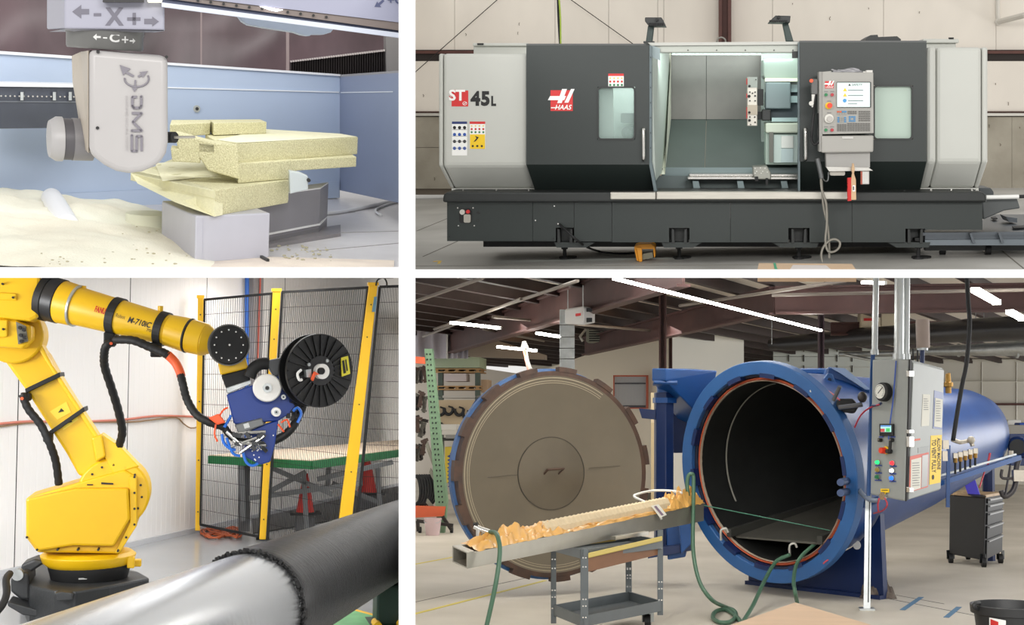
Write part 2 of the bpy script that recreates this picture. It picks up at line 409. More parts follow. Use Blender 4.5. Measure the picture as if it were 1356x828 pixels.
# doors with window openings (four plates round each window)
DD = D - .1
def door(u0, u1, v0, v1, win, lowl, lowr, vlow, name='sliding_door'):
    wu0, wv0, wu1, wv1 = win; m = MB()
    m.pxbox(u0, v0, u1, wv0, DD, .09).pxbox(u0, wv0, wu0, wv1, DD, .09).pxbox(wu1, wv0, u1, wv1, DD, .09).pxbox(u0, wv1, u1, v1, DD, .09)
    a = [P(u0, v1, DD), P(u1, v1, DD), P(lowr, vlow, DD + .24), P(lowl, vlow, DD + .24)]
    m.hexa([a[0], a[1], a[2], a[3]], [p + Vector((0, .08, 0)) for p in a])
    # top lip leaning back
    b = [P(u0, v0, DD), P(u1, v0, DD), P(u1, v0 - 2.2, DD + .12), P(u0, v0 - 2.2, DD + .12)]
    m.hexa(b, [p + Vector((0, .05, -.02)) for p in b])
    o = obj(name, m, M_dark, L)
    fr = MB().pxring(rr(wu0 - .6, wv0 - .6, wu1 + .6, wv1 + .6, 5.5, 5), rr(wu0 + 1.6, wv0 + 1.6, wu1 - 1.6, wv1 - 1.6, 4, 5), DD - .012, .06)
    obj('window_gasket', fr, M_darker, o)
    return o
dl = door(697, 860, 60, 218, (791, 115, 841, 185), 709, 868, 253)
dr = door(1058.5, 1227, 56, 214, (1157, 113, 1209, 185), 1058.5, 1218, 253)
side = MB().px([(859, 60), (863, 61), (863, 215), (870, 253), (866, 253), (859, 215)], DD, .14)
obj('door_edge', side, mat('door_edge_blue', (92, 106, 110), 0.4), dl)
obj('door_edge', MB().pxbox(1057, 56, 1059.5, 253, DD, .14), mat('door_edge_blue', (92, 106, 110), 0.4), dr)
sc2 = MB()
for v in range(76, 215, 20): sc2.pxcyl(861.5, v, DD - .01, .7, .02, 6)
obj('rivet', sc2, M_black, dl, kind='stuff')
obj('window_pane', MB().pxrr(792, 116, 840, 184, 4, DD + .03, .012), glass('clear_pane', (205, 230, 222), 0.22), dl)
obj('window_pane', MB().pxrr(1158, 114, 1208, 184, 4, DD + .03, .012), glass('frosted_pane', (186, 205, 192), 0.9, 0.4), dr)
for u in (851.5, 1066):
    h = MB().tube([P(u, 170, DD), P(u + .6, 171, DD - .07), P(u + .6, 176, DD - .09), P(u + .9, 206, DD - .09), P(u + .6, 211, DD - .07), P(u, 212, DD)], .016, n=10)
    obj('door_handle', h, M_chrome, dl if u < 1000 else dr, smooth=60)
# behind the left window: bright liner and the chuck
obj('headstock_liner', MB().pxbox(806, 100, 862, 200, D + .75, .05), M_inner, L)
obj('headstock_panel', MB().pxbox(780, 100, 812, 200, D + .3, .05), M_inner, L)
k = MB().pxrr(822, 150, 846, 163, 2, D + .45, .25).pxcyl(832, 176, D + .5, 9, .25, 20).pxcyl(832, 176, D + .44, 5, .25, 16)
obj('chuck', k, mat('chuck_grey', (98, 104, 104), 0.4, 0.5), L)
# opening: lining
IB = D + 1.6
obj('lining_backing', MB().pxbox(884, 58, 1075, 160, IB + .04, .02), M_darker, L)
obj('lining_panel', MB().px([(880, 60), (935, 60), (935, 158), (880, 158)], IB, .03), M_innerd, L)
obj('lining_panel', MB().px([(935.6, 60), (1075, 60), (1075, 158), (935.6, 158)], IB, .03), M_innerd, L)
for a, b in (((887, 158), (935, 158)), ((935.6, 158), (1075, 158))):
    q = [P(a[0], 158.4, IB), P(b[0], 158.4, IB), P(b[0] - (2 if b[0] < 1000 else 0), 222, D + .75), P(a[0] - (9 if a[0] < 900 else 2), 222, D + .75)]
    obj('sloped_lining', MB().hexa(q, [p + Vector((0, .03, -.02)) for p in q]), mat('sloped_lining_green', (94, 104, 100), 0.34, .3, var=.1, scale=1.5), L)
q = [P(863, 62, D + .05), P(888, 62, IB), P(888, 158, IB), P(878, 226, D + .75), P(868, 240, D + .05)]
obj('side_lining', MB().prism(q, (-.03, 0, 0)), mat('lining_pale', (196, 206, 198), 0.4), L)
q = [P(884.5, 70, IB - .1), P(888.5, 70, IB - .1), P(888.5, 158, IB - .1), P(880.5, 231, D + .62), P(873.5, 231, D + .62), P(883.5, 158, IB - .1)]
fl_ = obj('lining_flange', MB().prism(q, (0, .02, 0)), mat('cream_flange', (222, 224, 206), 0.4), L)
bo = MB()
for (u, v) in [(885.8, 96), (885.8, 126), (885.2, 154), (882.5, 180), (879.5, 205), (877, 224)]: bo.pxcyl(u, v, IB - .14 if v < 160 else IB - .14 - (v - 158) * .012, .8, .03, 6)
obj('bolt', bo, M_darker, fl_, kind='stuff')
obj('gutter', MB().px([(878, 222), (1062, 222), (1062, 233), (876, 233)], D + .72, .04), M_blueg, L)
obj('bed_floor', MB().pxbox(866, 233, 1060, 256, D + .6, .05), mat('bed_floor_grey', (92, 104, 104), 0.5), L)  # dark grey-green bed floor
# top rail of the opening
tr_ = obj('top_rail', MB().pxbox(862, 57, 1059, 70, D + .02, .12), mat('rail_grey', (176, 180, 172), 0.4, .2), L, bev=.01)
obj('top_rail_cap', MB().px([(858, 56.5), (1066, 55), (1062, 59), (862, 60.5)], D - .02, .1), M_lgrey, L)
bo = MB()
for u in (872, 911, 949, 987, 1025, 1050): bo.pxcyl(u, 66.5, D + .01, .9, .02, 6)
obj('bolt', bo, M_darker, tr_, kind='stuff')
obj('rail_bracket', MB().px([(857, 58), (866, 61), (874, 64), (874, 80), (866, 77), (857, 74)], D - .01, .03), mat('bracket_blue', (150, 166, 168), 0.4), L)
obj('rail_bracket', MB().pxbox(1049, 68, 1058, 77, D - .01, .03), M_darker, L)
# interior lamp strip of the machine
lamp = obj('work_light', MB().pxbox(890, 71, 1008, 72.6, D + .9, .05), mat('work_light_glow', (226, 255, 246), 0.5, emit=3.0), L)
area('machine_work_light', P(945, 71, D + .55), P(940, 150, D + 1.6), 1.5, .18, 8, (0.86, 1.0, 0.96), TR)
area('machine_work_light', P(1040, 73, D + .35), P(1030, 220, D + 1.2), 0.5, .15, 2.2, (0.86, 1.0, 0.94), TR)
area('machine_work_light', P(830, 92, D + .45), P(828, 170, D + .7), .5, .15, 5, (0.88, 1.0, 0.98), TR)
# turret with its tool block
tb = obj('turret', MB().pxrr(989.5, 102, 1003, 167, 1, D + .5, .16), mat('turret_steel', (196, 192, 182), 0.35, .5), L, bev=.008)
obj('turret_plate', MB().pxbox(990, 102, 1003, 116, D + .49, .02), mat('plate_grey', (140, 146, 140), 0.4, .3), tb)
obj('turret_plate', MB().pxbox(989.6, 139, 1003, 152, D + .485, .02), mat('plate_tan', (168, 158, 142), 0.4, .3), tb)
ho = MB()
for (u, v, r) in [(992.5, 114, 1.6), (993, 122, 1), (996.5, 123.5, 1), (1000, 122, 1), (992, 127.5, 2), (1000, 127, 1.2), (993, 133.5, 1), (1000, 133.5, 1), (992.3, 149, 1.7), (993, 155, 1), (999.5, 155, 1), (992.5, 159.5, 1.8), (1000, 162, 1), (994, 165, .8), (1001, 105.5, .8)]:
    ho.pxcyl(u, v, D + .478, r, .02, 8)
obj('socket_hole', ho, M_black, tb, kind='stuff')
obj('red_shim', MB().pxbox(988.4, 104, 989.6, 112, D + .5, .1).pxbox(988.4, 124, 989.6, 130, D + .5, .1).pxbox(988.4, 142, 989.6, 157, D + .5, .1), M_red, tb, kind='stuff')
obj('turret_arm', MB().pxbox(1003, 148, 1018, 158, D + .6, .3).pxbox(1003, 118, 1011, 140, D + .66, .2), M_darker, L)
# spindle housing on the right
H = obj('carriage_housing', MB().px([(1011, 78), (1060, 78), (1060, 104), (1013, 104), (1011, 100)], D + .55, .6), mat('housing_green_grey', (128, 140, 132), 0.4, .1), L, bev=.01)
obj('carriage_back', MB().pxbox(1008, 70, 1060, 225, D + 1.2, .1), M_inner, L)
obj('cream_strip', MB().pxbox(1013, 103.5, 1060, 108, D + .5, .1), mat('strip_cream', (226, 236, 206), 0.4), H)  # plain cream strip under the housing
obj('carriage_plate', MB().pxbox(1014, 109, 1047, 144, D + .5, .12), M_blueg, H, bev=.01)
obj('carriage_plate', MB().pxbox(1047, 112, 1060, 122, D + .56, .1).pxbox(1047, 127, 1060, 136, D + .56, .1), mat('plate_pale', (170, 196, 196), 0.4), H)
obj('carriage_recess', MB().pxbox(1013, 122, 1060, 160, D + .66, .1), mat('recess_blue', (84, 98, 104), 0.5), H)
obj('carriage_knuckle', MB().pxrr(1009, 145, 1021, 160, 2, D + .45, .2), M_darker, H, bev=.01)
obj('carriage_ledge', MB().pxbox(1022, 156, 1060, 161, D + .45, .2), mat('plate_pale', (170, 196, 196), 0.4), H)
T = obj('tailstock', MB().px([(1014, 163), (1060, 163), (1060, 176), (1014, 176)], D + .4, .5), mat('tailstock_cream', (206, 218, 200), 0.4), L, bev=.012)
obj('tailstock_body', MB().pxbox(1014, 176, 1060, 218, D + .5, .5), mat('tailstock_green', (176, 196, 184), 0.4), T)
obj('tailstock_plate', MB().pxbox(1024, 178, 1057, 216, D + .45, .04), mat('plate_white_green', (190, 208, 202), 0.35, .2), T, bev=.006)
obj('tailstock_tag', MB().pxbox(1034.5, 180, 1050.5, 196, D + .43, .015), mat('tag_silver', (206, 212, 206), 0.3, .5), T)
obj('tailstock_tag', MB().pxbox(1034.5, 197, 1050.5, 215, D + .435, .015), mat('tag_blue_silver', (182, 202, 202), 0.35, .2), T)
obj('tailstock_post', MB().pxbox(1018.6, 175, 1024, 215, D + .4, .05), mat('post_brown_grey', (96, 98, 92), 0.35, .5), T)
# bed rails and ribs
R_ = obj('bed_rail', MB().pxbox(912, 230.5, 1060, 234, D + .45, .3).pxbox(910, 234.5, 1060, 238.5, D + .35, .2), M_chrome, L, bev=.01)
for u in (917, 976, 1034):
    q = [(u, 240), (u + 8, 240), (u + 11, 254), (u + 2, 254)]
    obj('bed_rib', MB().px(q, D + .35, .25), M_blueg, L)
obj('bed_web', MB().pxbox(908, 239, 1060, 256, D + .56, .03), mat('bed_web', (70, 82, 80), 0.5), L)
S = obj('rest_block', MB().px([(997, 221), (1016, 220), (1021, 229), (1021, 238), (1000, 238), (997, 231)], D + .2, .3), mat('rest_steel', (150, 150, 142), 0.35, .5), L, bev=.01)
ho = MB()
for (u, v) in [(1000, 223), (1007, 222.5), (1013, 223), (1002, 227), (1010, 227), (1016, 228), (1000, 229.5), (1008, 229.5)]: ho.pxcyl(u, v, D + .195, .7, .02, 6)
obj('bolt', ho, M_whitep, S, kind='stuff')
obj('rest_foot', MB().pxbox(1000, 234, 1004, 240, D + .17, .05).pxbox(1014, 236, 1017, 245, D + .17, .05), M_black, S, kind='stuff')
# base: slab, skirt panels, sill
BD = D - .15
q = [(587, 258), (591, 254.5), (1302, 254.5), (1306, 258), (1307, 268), (586, 268)]
obj('base_slab', MB().px(q, BD - .1, .6), M_darker, L, bev=.03)
for a, b, v in [(592, 705, 319.5), (705.5, 736, 319.5), (736, 760, 301.5), (760.4, 810, 320), (810.5, 886, 321), (886, 913, 302), (913, 967, 321), (967.5, 1044, 321), (1044, 1072, 302), (1072, 1128, 321), (1128.5, 1199, 321), (1199, 1225, 303), (1225, 1301, 304.5)]:
    obj('skirt_panel', MB().pxbox(a, 268, b, v, BD, .35), M_dark, L)
obj('sill', MB().pxbox(808, 254.5, 868.5, 264.5, BD - .13, .12), M_steel, L, bev=.01)
obj('sill', MB().pxbox(869, 254, 1128, 264.5, BD - .13, .12), M_steel, L, bev=.01)
obj('void_shade', MB().pxbox(640, 300, 1226, 327, D + .45, .9), M_black, L)  # black box put in for the dark void beneath the base
for a, b in ((734, 788), (876, 930), (1022, 1084), (1175, 1232)):
    q = [(a, 321), (b, 321), (b - (12 if a < 900 else 2), 328), (a + (3 if a < 900 else 12), 328)]
    obj('foot_beam', MB().px(q, BD + .04, .25), M_dark, L)
for u in (748, 899.5, 1058, 1212):
    f = obj('bracket', MB().pxbox(u - 12, 302.5, u + 12, 324, BD + .16, .04).px([(u - 10, 303), (u - 7, 304), (u - 6, 322), (u - 10, 322)], BD + .02, .15).px([(u + 10, 303), (u + 7, 304), (u + 6, 322), (u + 10, 322)], BD + .02, .15), M_darker, L)
    v0 = P(u, 318, BD + .08)
    uu = u + (4 if u > 1200 else 0); base = PF(uu, 343)
    ft = MB().cyl(base, base + Vector((0, 0, .02)), .05, n=14).cyl(base + Vector((0, 0, .02)), base + Vector((0, 0, .2)), .018, n=8)
    ft.cyl(base + Vector((0, 0, .1)), base + Vector((0, 0, .13)), .035, n=6).cyl(base + Vector((0, 0, .17)), base + Vector((0, 0, .2)), .05, n=6)
    obj('levelling_foot', ft, M_black, L)
    dsk = PF(uu + 4, 341.5)
    obj('foot_pad', MB().cyl(dsk, dsk + Vector((0, 0, .015)), .09, n=16), M_black, L)
# screws and marks on the skirt
sm = MB()
for (u, v) in [(606, 275.5), (626.5, 275.5), (607, 299), (628, 299), (734, 273), (709, 292), (739, 296.5), (600, 252), (613, 252), (657, 252), (700, 252), (728, 253.5), (737.5, 253.5), (834, 253.5), (844, 253.5), (1187, 253), (1198, 253), (1233, 251.5), (1260, 251.5), (1287, 251.5), (1293, 251.5)]:
    sm.pxcyl(u, v, BD - .01 if v > 260 else D - .02, 1.0, .03, 8)
obj('screw', sm, M_chrome, L, kind='stuff')
sm = MB()
for (u, v) in [(592.5, 272), (594, 313.5), (732, 316)]: sm.pxcyl(u + 1, v, BD - .01, .9, .03, 8)
obj('screw', sm, M_black, L, kind='stuff')
au = obj('gauge_recess', MB().pxrr(608, 276.5, 624.5, 295.5, 3, BD - .006, .02), M_black, L)
obj('gauge', MB().pxcyl(612, 281, BD - .03, 3.6, .03), mat('gauge_white', (190, 186, 178), 0.4), au)
obj('red_knob', MB().pxcyl(619.5, 280.5, BD - .03, 2.6, .03, 12), M_red, au)
obj('regulator', MB().pxrr(614, 284, 623, 295, 2, BD - .03, .03), mat('regulator_grey', (160, 156, 146), 0.5), au)
obj('mark', MB().px([(630, 282), (634, 279), (634, 281), (637, 282), (634, 284)], BD - .004, .004).pxring([(633 + 2.2 * math.cos(a * .5236), 292 + 2.2 * math.sin(a * .5236)) for a in range(12)], [(633 + 1.6 * math.cos(a * .5236), 292 + 1.6 * math.sin(a * .5236)) for a in range(12)], BD - .004, .004), M_blackp, L, kind='stuff')

# ---- lettering and stickers
def plate(name, u0, v0, u1, v1, d, m, parent, t=.003): return obj(name, MB().pxbox(u0, v0, u1, v1, d - t, t), m, parent)
red = mat('badge_red', (204, 44, 44), 0.5)
bd = plate('badge', 598, 120, 620, 141, D, red, L)
obj('lettering', pxtext('ST', 594.5, 118.5, 616, 133.5, D - .004, bold=.03), M_whitep, bd)
obj('lettering', pxtext('ST', 594.5, 118.5, 616, 133.5, D - .0035, bold=.055), red, bd)
obj('badge_ring', MB().pxring([(615.5 + 3 * math.cos(a * PI / 8), 137 + 2.5 * math.sin(a * PI / 8)) for a in range(16)], [(615.5 + 2.4 * math.cos(a * PI / 8), 137 + 1.9 * math.sin(a * PI / 8)) for a in range(16)], D - .006, .002), M_whitep, bd)
obj('badge_mark', MB().px([(613.6, 137.6), (617.4, 135.8), (617.4, 136.6), (613.6, 138.4)], D - .006, .002), M_whitep, bd)
obj('lettering', pxtext('45', 623, 120.5, 648.5, 140.5, D - .001, bold=.05, spacing=1.12), M_blackp, L)
obj('lettering', pxtext('L', 650.5, 127, 657, 140.5, D - .001, bold=.05), M_blackp, L)
def logo(u0, v0, u1, v1, d, parent):
    """square red badge: a slanted double-bar H over a word"""
    W = u1 - u0; Hh = v1 - v0
    b = plate('logo_badge', u0, v0, u1, v1, d, red, parent)
    X = lambda a: u0 + a * W
    Y = lambda a: v0 + a * Hh
    m = MB()
    m.px([(X(.52), Y(.0)-Hh*.06), (X(.74), Y(-.06)), (X(.50), Y(.62)), (X(.30), Y(.62))], d - .008, .002)
    m.px([(X(.92), Y(-.06)), (X(1.08), Y(-.06)), (X(.80), Y(.60)), (X(.62), Y(.60))], d - .008, .002)
    m.px([(X(-.02), Y(.28)), (X(.70), Y(.28)), (X(.62), Y(.48)), (X(-.12), Y(.48))], d - .0085, .002)
    obj('logo_mark', m, M_whitep, b)
    obj('lettering', pxtext('HAAS', X(.2), Y(.70), X(.96), Y(.94), d - .006, bold=.02, shear=.3), M_whitep, b)
    obj('logo_bar', MB().px([(X(.02), Y(.82)), (X(.3), Y(.82)), (X(.3), Y(.87)), (X(.02), Y(.87))], d - .008, .002), M_whitep, b)
    return b
logo(729, 119.5, 758.5, 147, DD, dl)
# safety stickers
def sticker(u0, v0, u1, v1, d, head, parent, rows, foot=None, cols=4, split=1.0, warm=False):
    s = plate('safety_sticker', u0, v0, u1, v1, d, M_whitep, parent)
    obj('sticker_head', MB().pxbox(u0, v0, u1, v0 + 3.2, d - .006, .002), head, s)
    cols_m = [M_yel, M_red, M_bluep, M_greenp, M_blackp]
    mbs = {}
    vv = v0 + 4; h = (v1 * split + v0 * (1 - split) - vv) / rows
    for r in range(rows):
        for c_ in range(cols):
            cu = u0 + (c_ + .5) * (u1 - u0) / cols; cv = vv + (r + .45) * h
            k = [0, 1, 3, 2][(r) % 4] if foot or warm else [4, 2, 4, 2][r % 4]
            mbs.setdefault(k, MB()).pxcyl(cu, cv, d - .006, min(h, (u1 - u0) / cols) * .34, .002, 8 if k else 3)
    for k, mb in mbs.items(): obj('pictogram', mb, cols_m[k], s, kind='stuff')
    if foot:
        obj('sticker_field', MB().pxbox(u0 + .3, foot, u1 - .3, v1 - .3, d - .006, .002), M_yel, s)
        f = MB().px([(u0 + 7, foot + 2), (u0 + 12, foot + 4), (u0 + 8, foot + 9), (u0 + 5, foot + 10), (u0 + 9, foot + 5)], d - .009, .002)
        for c_ in range(3): f.pxcyl(u0 + 4 + c_ * 6, v1 - 4, d - .009, 1.5, .002, 8)
        obj('pictogram', f, M_blackp, s)
    return s
sticker(622, 161, 642.5, 197.5, D, red, L, 3, foot=178, cols=4, split=.45)
s1 = sticker(598.5, 161, 618.5, 206, D, mat('sticker_navy', (36, 52, 104), 0.5), L, 4, cols=3, split=.9)
ln = MB()
for v in (171.5, 180, 187, 196): ln.pxbox(599, v, 618, v + .5, D - .0065, .002)
obj('sticker_rule', ln, mat('print_grey', (120, 120, 122), 0.6), s1, kind='stuff')
sticker(805.5, 97.5, 826, 115, DD, red, dl, 3, cols=4, split=1.0, warm=True)

# ---- flood lamps on the roof
def flood(name, label, post, head, fins):
    t = thing(name, label, 'lamp', P(post[0][0], 56, D + .15), 'flood lamps on the lathe roof')
    obj('post', MB().px(post, D + .1, .1), mat('post_green_black', (40, 58, 54), 0.45), t, bev=.006)
    hd = obj('lamp_head', MB().px(head, D - .02, .3), M_darker, t, bev=.006)
    f = MB()
    for i in range(9): f.pxbox(fins[0] + i * (fins[2] - fins[0]) / 9, fins[1], fins[0] + (i + .55) * (fins[2] - fins[0]) / 9, fins[3], D - .05, .05)
    obj('cooling_fin', f, M_black, hd, kind='stuff')
    obj('hinge_knob', MB().pxcyl((fins[0] + fins[2]) / 2, fins[1] - 4, D - .06, 2, .05, 10), M_black, hd)
    obj('foot_plate', MB().px([(post[2][0] - 2, 54.5), (post[2][0] + 13, 54.5), (post[2][0] + 13, 57), (post[2][0] - 2, 57)] if post[2][0] > 1000 else [(852, 54.5), (866, 54.5), (866, 57), (852, 57)], D + .08, .14), M_darker, t)
flood('flood_lamp', 'black flood lamp tilting right on post left of the brown column', [(858, 34), (866, 34), (863.5, 56), (855, 56)], [(854, 23), (876, 23), (881.5, 34.5), (859, 34.5), (854, 28)], (859, 30, 880, 34))
flood('flood_lamp', 'black flood lamp tilting left on post right of the brown column', [(1036, 30), (1043.5, 30), (1051, 55), (1041, 55)], [(1027, 20.5), (1047, 21), (1046, 30), (1017.5, 29.5)], (1019, 26.5, 1044, 29.5))
one('cable_loop', MB().tube([P(949, 57, D + .2), P(950, 52, D + .2), P(955, 49.5, D + .2), P(960, 52, D + .2), P(961, 57, D + .2)], .008, n=6), mat('cable_grey', (120, 116, 108), 0.5), 'small grey cable loop on the roof of the lathe before the column', 'cable')

# ---- operator panel
K = D - .45
O = thing('operator_panel', 'light grey control panel with lit screen and keypad on right door', 'control panel', P(1120, 245, K + .1))
hs = obj('housing', MB().px([(1089, 95), (1101, 94), (1101, 95.5), (1156.5, 96), (1157, 176.5), (1089, 178)], K, .22), mat('panel_grey', (160, 158, 152), 0.45), O, bev=.012)
obj('housing_side', MB().px([(1084.5, 95), (1089, 95), (1089, 201), (1085, 201)], K + .01, .2), mat('panel_side', (148, 146, 141), 0.5), O)
lb = obj('lower_cover', MB().px([(1087.5, 180), (1157, 179.5), (1156.5, 201.5), (1088, 202.5)], K - .01, .22), mat('panel_grey', (160, 158, 152), 0.45), O, bev=.012)
obj('latch', MB().pxrr(1115, 181, 1130, 183.8, 1.2, K - .02, .02), M_chrome, lb)
scr = obj('screen_bezel', MB().pxrr(1108, 108.5, 1153.5, 142.5, 1, K - .012, .02), mat('bezel_black', (30, 32, 34), 0.4), hs)
obj('screen', MB().pxbox(1108.5, 109.5, 1152, 141.7, K - .015, .004), mat('screen_glow', (214, 230, 226), 0.4, emit=.12), scr)
gm = mat('screen_text', (96, 106, 110), 0.6)
st = MB().pxbox(1124, 117.5, 1144, 119, K - .018, .002).pxbox(1123, 125, 1145, 126, K - .018, .002)
obj('lettering', pxtext('SAFETY', 1128, 110.8, 1142, 113.6, K - .018), gm, scr)
st = MB()
for v in (119, 126, 133): st.pxbox(1123, v, 1143, v + .8, K - .018, .002)
st.pxbox(1123, 137, 1135, 137.7, K - .018, .002)
obj('text_line', st, gm, scr, kind='stuff')
for v in (119, 126):
    obj('warning_icon', MB().px([(1119, v - 2.6), (1121.6, v + 1.8), (1116.4, v + 1.8)], K - .018, .002), M_yel, scr)
obj('info_icon', MB().pxcyl(1118.6, 133.3, K - .018, 2.4, .002, 12), mat('icon_blue', (70, 150, 210), 0.5), scr)
obj('header_icon', MB().px([(1125, 110.5), (1126.6, 113.6), (1123.4, 113.6)], K - .018, .002), M_blackp, scr)
logo(1092.5, 107.5, 1104, 117, K, hs)
for (u, v, m) in [(1094, 125.5, 'g'), (1102.2, 125.5, 'r'), (1093.8, 172.3, 'g'), (1102, 172.3, 'r')]:
    b = obj('push_button', MB().pxcyl(u, v, K - .03, 2.0, .03, 14), M_greenp if m == 'g' else mat('button_red', (170, 34, 48), 0.4), hs)
tx = MB()
for (u, v) in [(1094, 120.8), (1102.2, 120.8), (1098, 133.6), (1098, 149), (1093.8, 167.5), (1102, 167.5)]: tx.pxbox(u - 2.6, v, u + 2.6, v + .8, K - .003, .003)
obj('text_line', tx, mat('print_grey', (120, 120, 122), 0.6), hs, kind='stuff')
es = obj('emergency_stop', MB().pxcyl(1097.5, 140, K - .02, 4.4, .02, 18), M_yel, hs)
obj('stop_knob', MB().pxcyl(1098.8, 139.8, K - .07, 3.4, .05, 16, r1=2.6), mat('knob_red', (216, 56, 30), 0.4), es)
jw = obj('jog_wheel', MB().pxcyl(1098, 157, K - .04, 5.6, .04, 22), mat('jog_rim', (206, 204, 196), 0.35, .2), hs)
obj('jog_hub', MB().pxcyl(1099, 157.5, K - .07, 3.6, .04, 18), mat('jog_hub', (176, 172, 166), 0.4), jw)
keys = {'d': MB(), 'b': MB(), 'o': MB(), 'l': MB()}
def keyblock(u0, v0, u1, v1, nc, nr, pick):
    for r in range(nr):
        for c_ in range(nc):
            k = pick(r, c_)
            if k is None: continue
            a = u0 + c_ * (u1 - u0) / nc; b = v0 + r * (v1 - v0) / nr
            keys[k].pxbox(a, b, a + (u1 - u0) / nc * .8, b + (v1 - v0) / nr * .68, K - .008, .01)
keyblock(1108.5, 147, 1121.5, 153, 4, 2, lambda r, c: ('o' if c < 2 else 'b') if r == 0 else 'l')
keyblock(1109, 155, 1121, 163, 4, 3, lambda r, c: 'b' if c in (0, 3) else 'l')
keyblock(1108.5, 164.5, 1121.5, 174.5, 4, 5, lambda r, c: 'd')
keyblock(1122.5, 147, 1135, 152, 4, 2, lambda r, c: 'd')
keyblock(1124, 154, 1133.5, 162, 3, 3, lambda r, c: None if (r, c) in ((1, 1),) else 'b')
keyblock(1137, 147, 1153, 161.5, 5, 5, lambda r, c: 'd')
keyblock(1122, 163, 1153, 174.5, 9, 5, lambda r, c: 'd')
kc = {'d': (104, 102, 98), 'b': (60, 130, 180), 'o': (206, 90, 50), 'l': (150, 148, 142)}
for k, mb in keys.items(): obj('keypad', mb, mat('key_' + k, kc[k], 0.5), hs, kind='stuff')
obj('neck', MB().px([(1093.5, 202), (1152, 201.5), (1152, 222), (1094.5, 222)], K + .06, .14), mat('neck_grey', (160, 158, 154), 0.5), O)
ty = obj('tray', MB().px([(1094, 221), (1150, 222), (1156, 226), (1098, 227)], K - .02, .16), mat('tray_silver', (196, 194, 188), 0.3, .6), O)
obj('tray_box', MB().pxrr(1099, 226.5, 1119, 232.5, 2, K + .02, .12), mat('tray_box', (176, 172, 162), 0.5), ty)
obj('cup', MB().pxbox(1139.5, 226, 1151.5, 244.5, K + .0, .12), M_chrome, ty, bev=.01)
obj('cup_band', MB().pxbox(1139.7, 227, 1142, 244.3, K - .006, .01), mat('band_rust', (160, 76, 56), 0.5), ty)
bag = MB().grid(lambda a, b: P(1102 + 41 * a + 1.5 * math.sin(b * 6), 95.5 - 3 * b - 1.3 * math.sin(a * 9 + 2) * b - (1.5 if .2 < a < .9 else 0) * b, K + .02 + .12 * b + .03 * math.sin(a * 14 + b * 5)), 24, 8)
one('plastic_bag', bag, glass('plastic_film', (200, 198, 202), 0.72, 0.2), 'crumpled clear plastic cover lying on top of the control panel', 'bag', smooth=180)
obj('antenna_box', MB().pxbox(1147.5, 93, 1155.5, 96, K + .02, .1).pxbox(1143, 94.5, 1148, 97, K + .04, .06), mat('box_white', (214, 212, 206), 0.5), O)
# handset and hanging cord left of the panel
hs2 = thing('remote_handset', 'grey handset with orange button hanging left of the control panel', 'remote control', P(1078, 146, K))
obj('body', MB().pxrr(1074.5, 104.5, 1083, 125, 2, K + .02, .08), mat('handset_grey', (92, 92, 90), 0.5), hs2, bev=.006)
obj('orange_button', MB().pxcyl(1074.5, 107, K + .0, 2.4, .04, 12), mat('button_orange', (226, 84, 40), 0.4), hs2)
obj('silver_knob', MB().pxcyl(1074.5, 137, K + .0, 3, .05, 12).pxbox(1075, 125, 1079, 142, K + .03, .05), mat('knob_silver', (188, 186, 180), 0.35, .4), hs2)
obj('cord', MB().tube([P(1080, 125, K + .04), P(1078, 145, K + .03), P(1075.5, 170, K + .02), P(1074.5, 184, K + .02), P(1078, 191, K + .02), P(1083, 189, K + .02), P(1085, 180, K + .03), P(1084, 150, K + .05)], .012, n=6), M_black, hs2, smooth=60)
# air gun on its hose
ag = thing('air_gun', 'grey air blow gun with looped hose hanging beside the control panel', 'air gun', PF(1090, 347))
hosem = mat('hose_grey', (136, 132, 122), 0.5)
obj('gun', MB().tube([P(1082, 210, K), P(1085, 222, K), P(1088, 236, K)], .022, n=8).tube([P(1088, 234, K), P(1093, 240, K), P(1096.5, 238, K), P(1097, 228, K)], .008, n=6), mat('gun_metal', (110, 112, 112), 0.3, .8), ag, smooth=60)
kf = PF(1090, 347.5)
def fh(u, v, dd=0): return P(u, v, K + dd)
obj('hose', MB().tube([fh(1087, 236), fh(1088.5, 252), fh(1094, 270), fh(1095, 295), fh(1093, 318), fh(1096, 332), fh(1104, 333.5), fh(1111, 328), fh(1112, 321), fh(1106, 317), fh(1098, 319), fh(1090, 328), fh(1087.5, 338), fh(1089, 347)], .011, n=6, smooth=4), hosem, ag, smooth=60)
obj('hose', MB().tube([fh(1088, 238, .02), fh(1090, 270, .02), fh(1096, 300, .02), fh(1098, 325, .02), fh(1098, 342, .02)], .010, n=6, smooth=4), hosem, ag, smooth=60)
# brush
br = thing('bench_brush', 'wooden bench brush with red bristles hanging below the control panel', 'brush', P(1129, 268, K - .1))
obj('handle', MB().px([(1129, 216), (1131, 217), (1132, 224), (1131, 230), (1133.5, 238), (1134, 265), (1127, 265), (1127, 238), (1128.5, 230), (1127.5, 224)], K - .12, .04), mat('beech_wood', (196, 164, 128), 0.6, var=.1, scale=10, stretch=(1, 1, .2)), br, bev=.006)
bs = MB()
for i in range(22):
    for k in range(2): bs.tube([P(1127, 236 + i * 1.38, K - .11 + .02 * k), P(1123 - random.random(), 236.5 + i * 1.38, K - .12 + .02 * k)], .009, n=4, smooth=1)
obj('bristles', bs, M_red, br, kind='stuff')
obj('tag', MB().pxbox(1129, 245.5, 1132.5, 253.5, K - .124, .003), M_whitep, br)
obj('tag_print', MB().pxbox(1129.6, 247, 1131, 252, K - .127, .002), M_blackp, br)
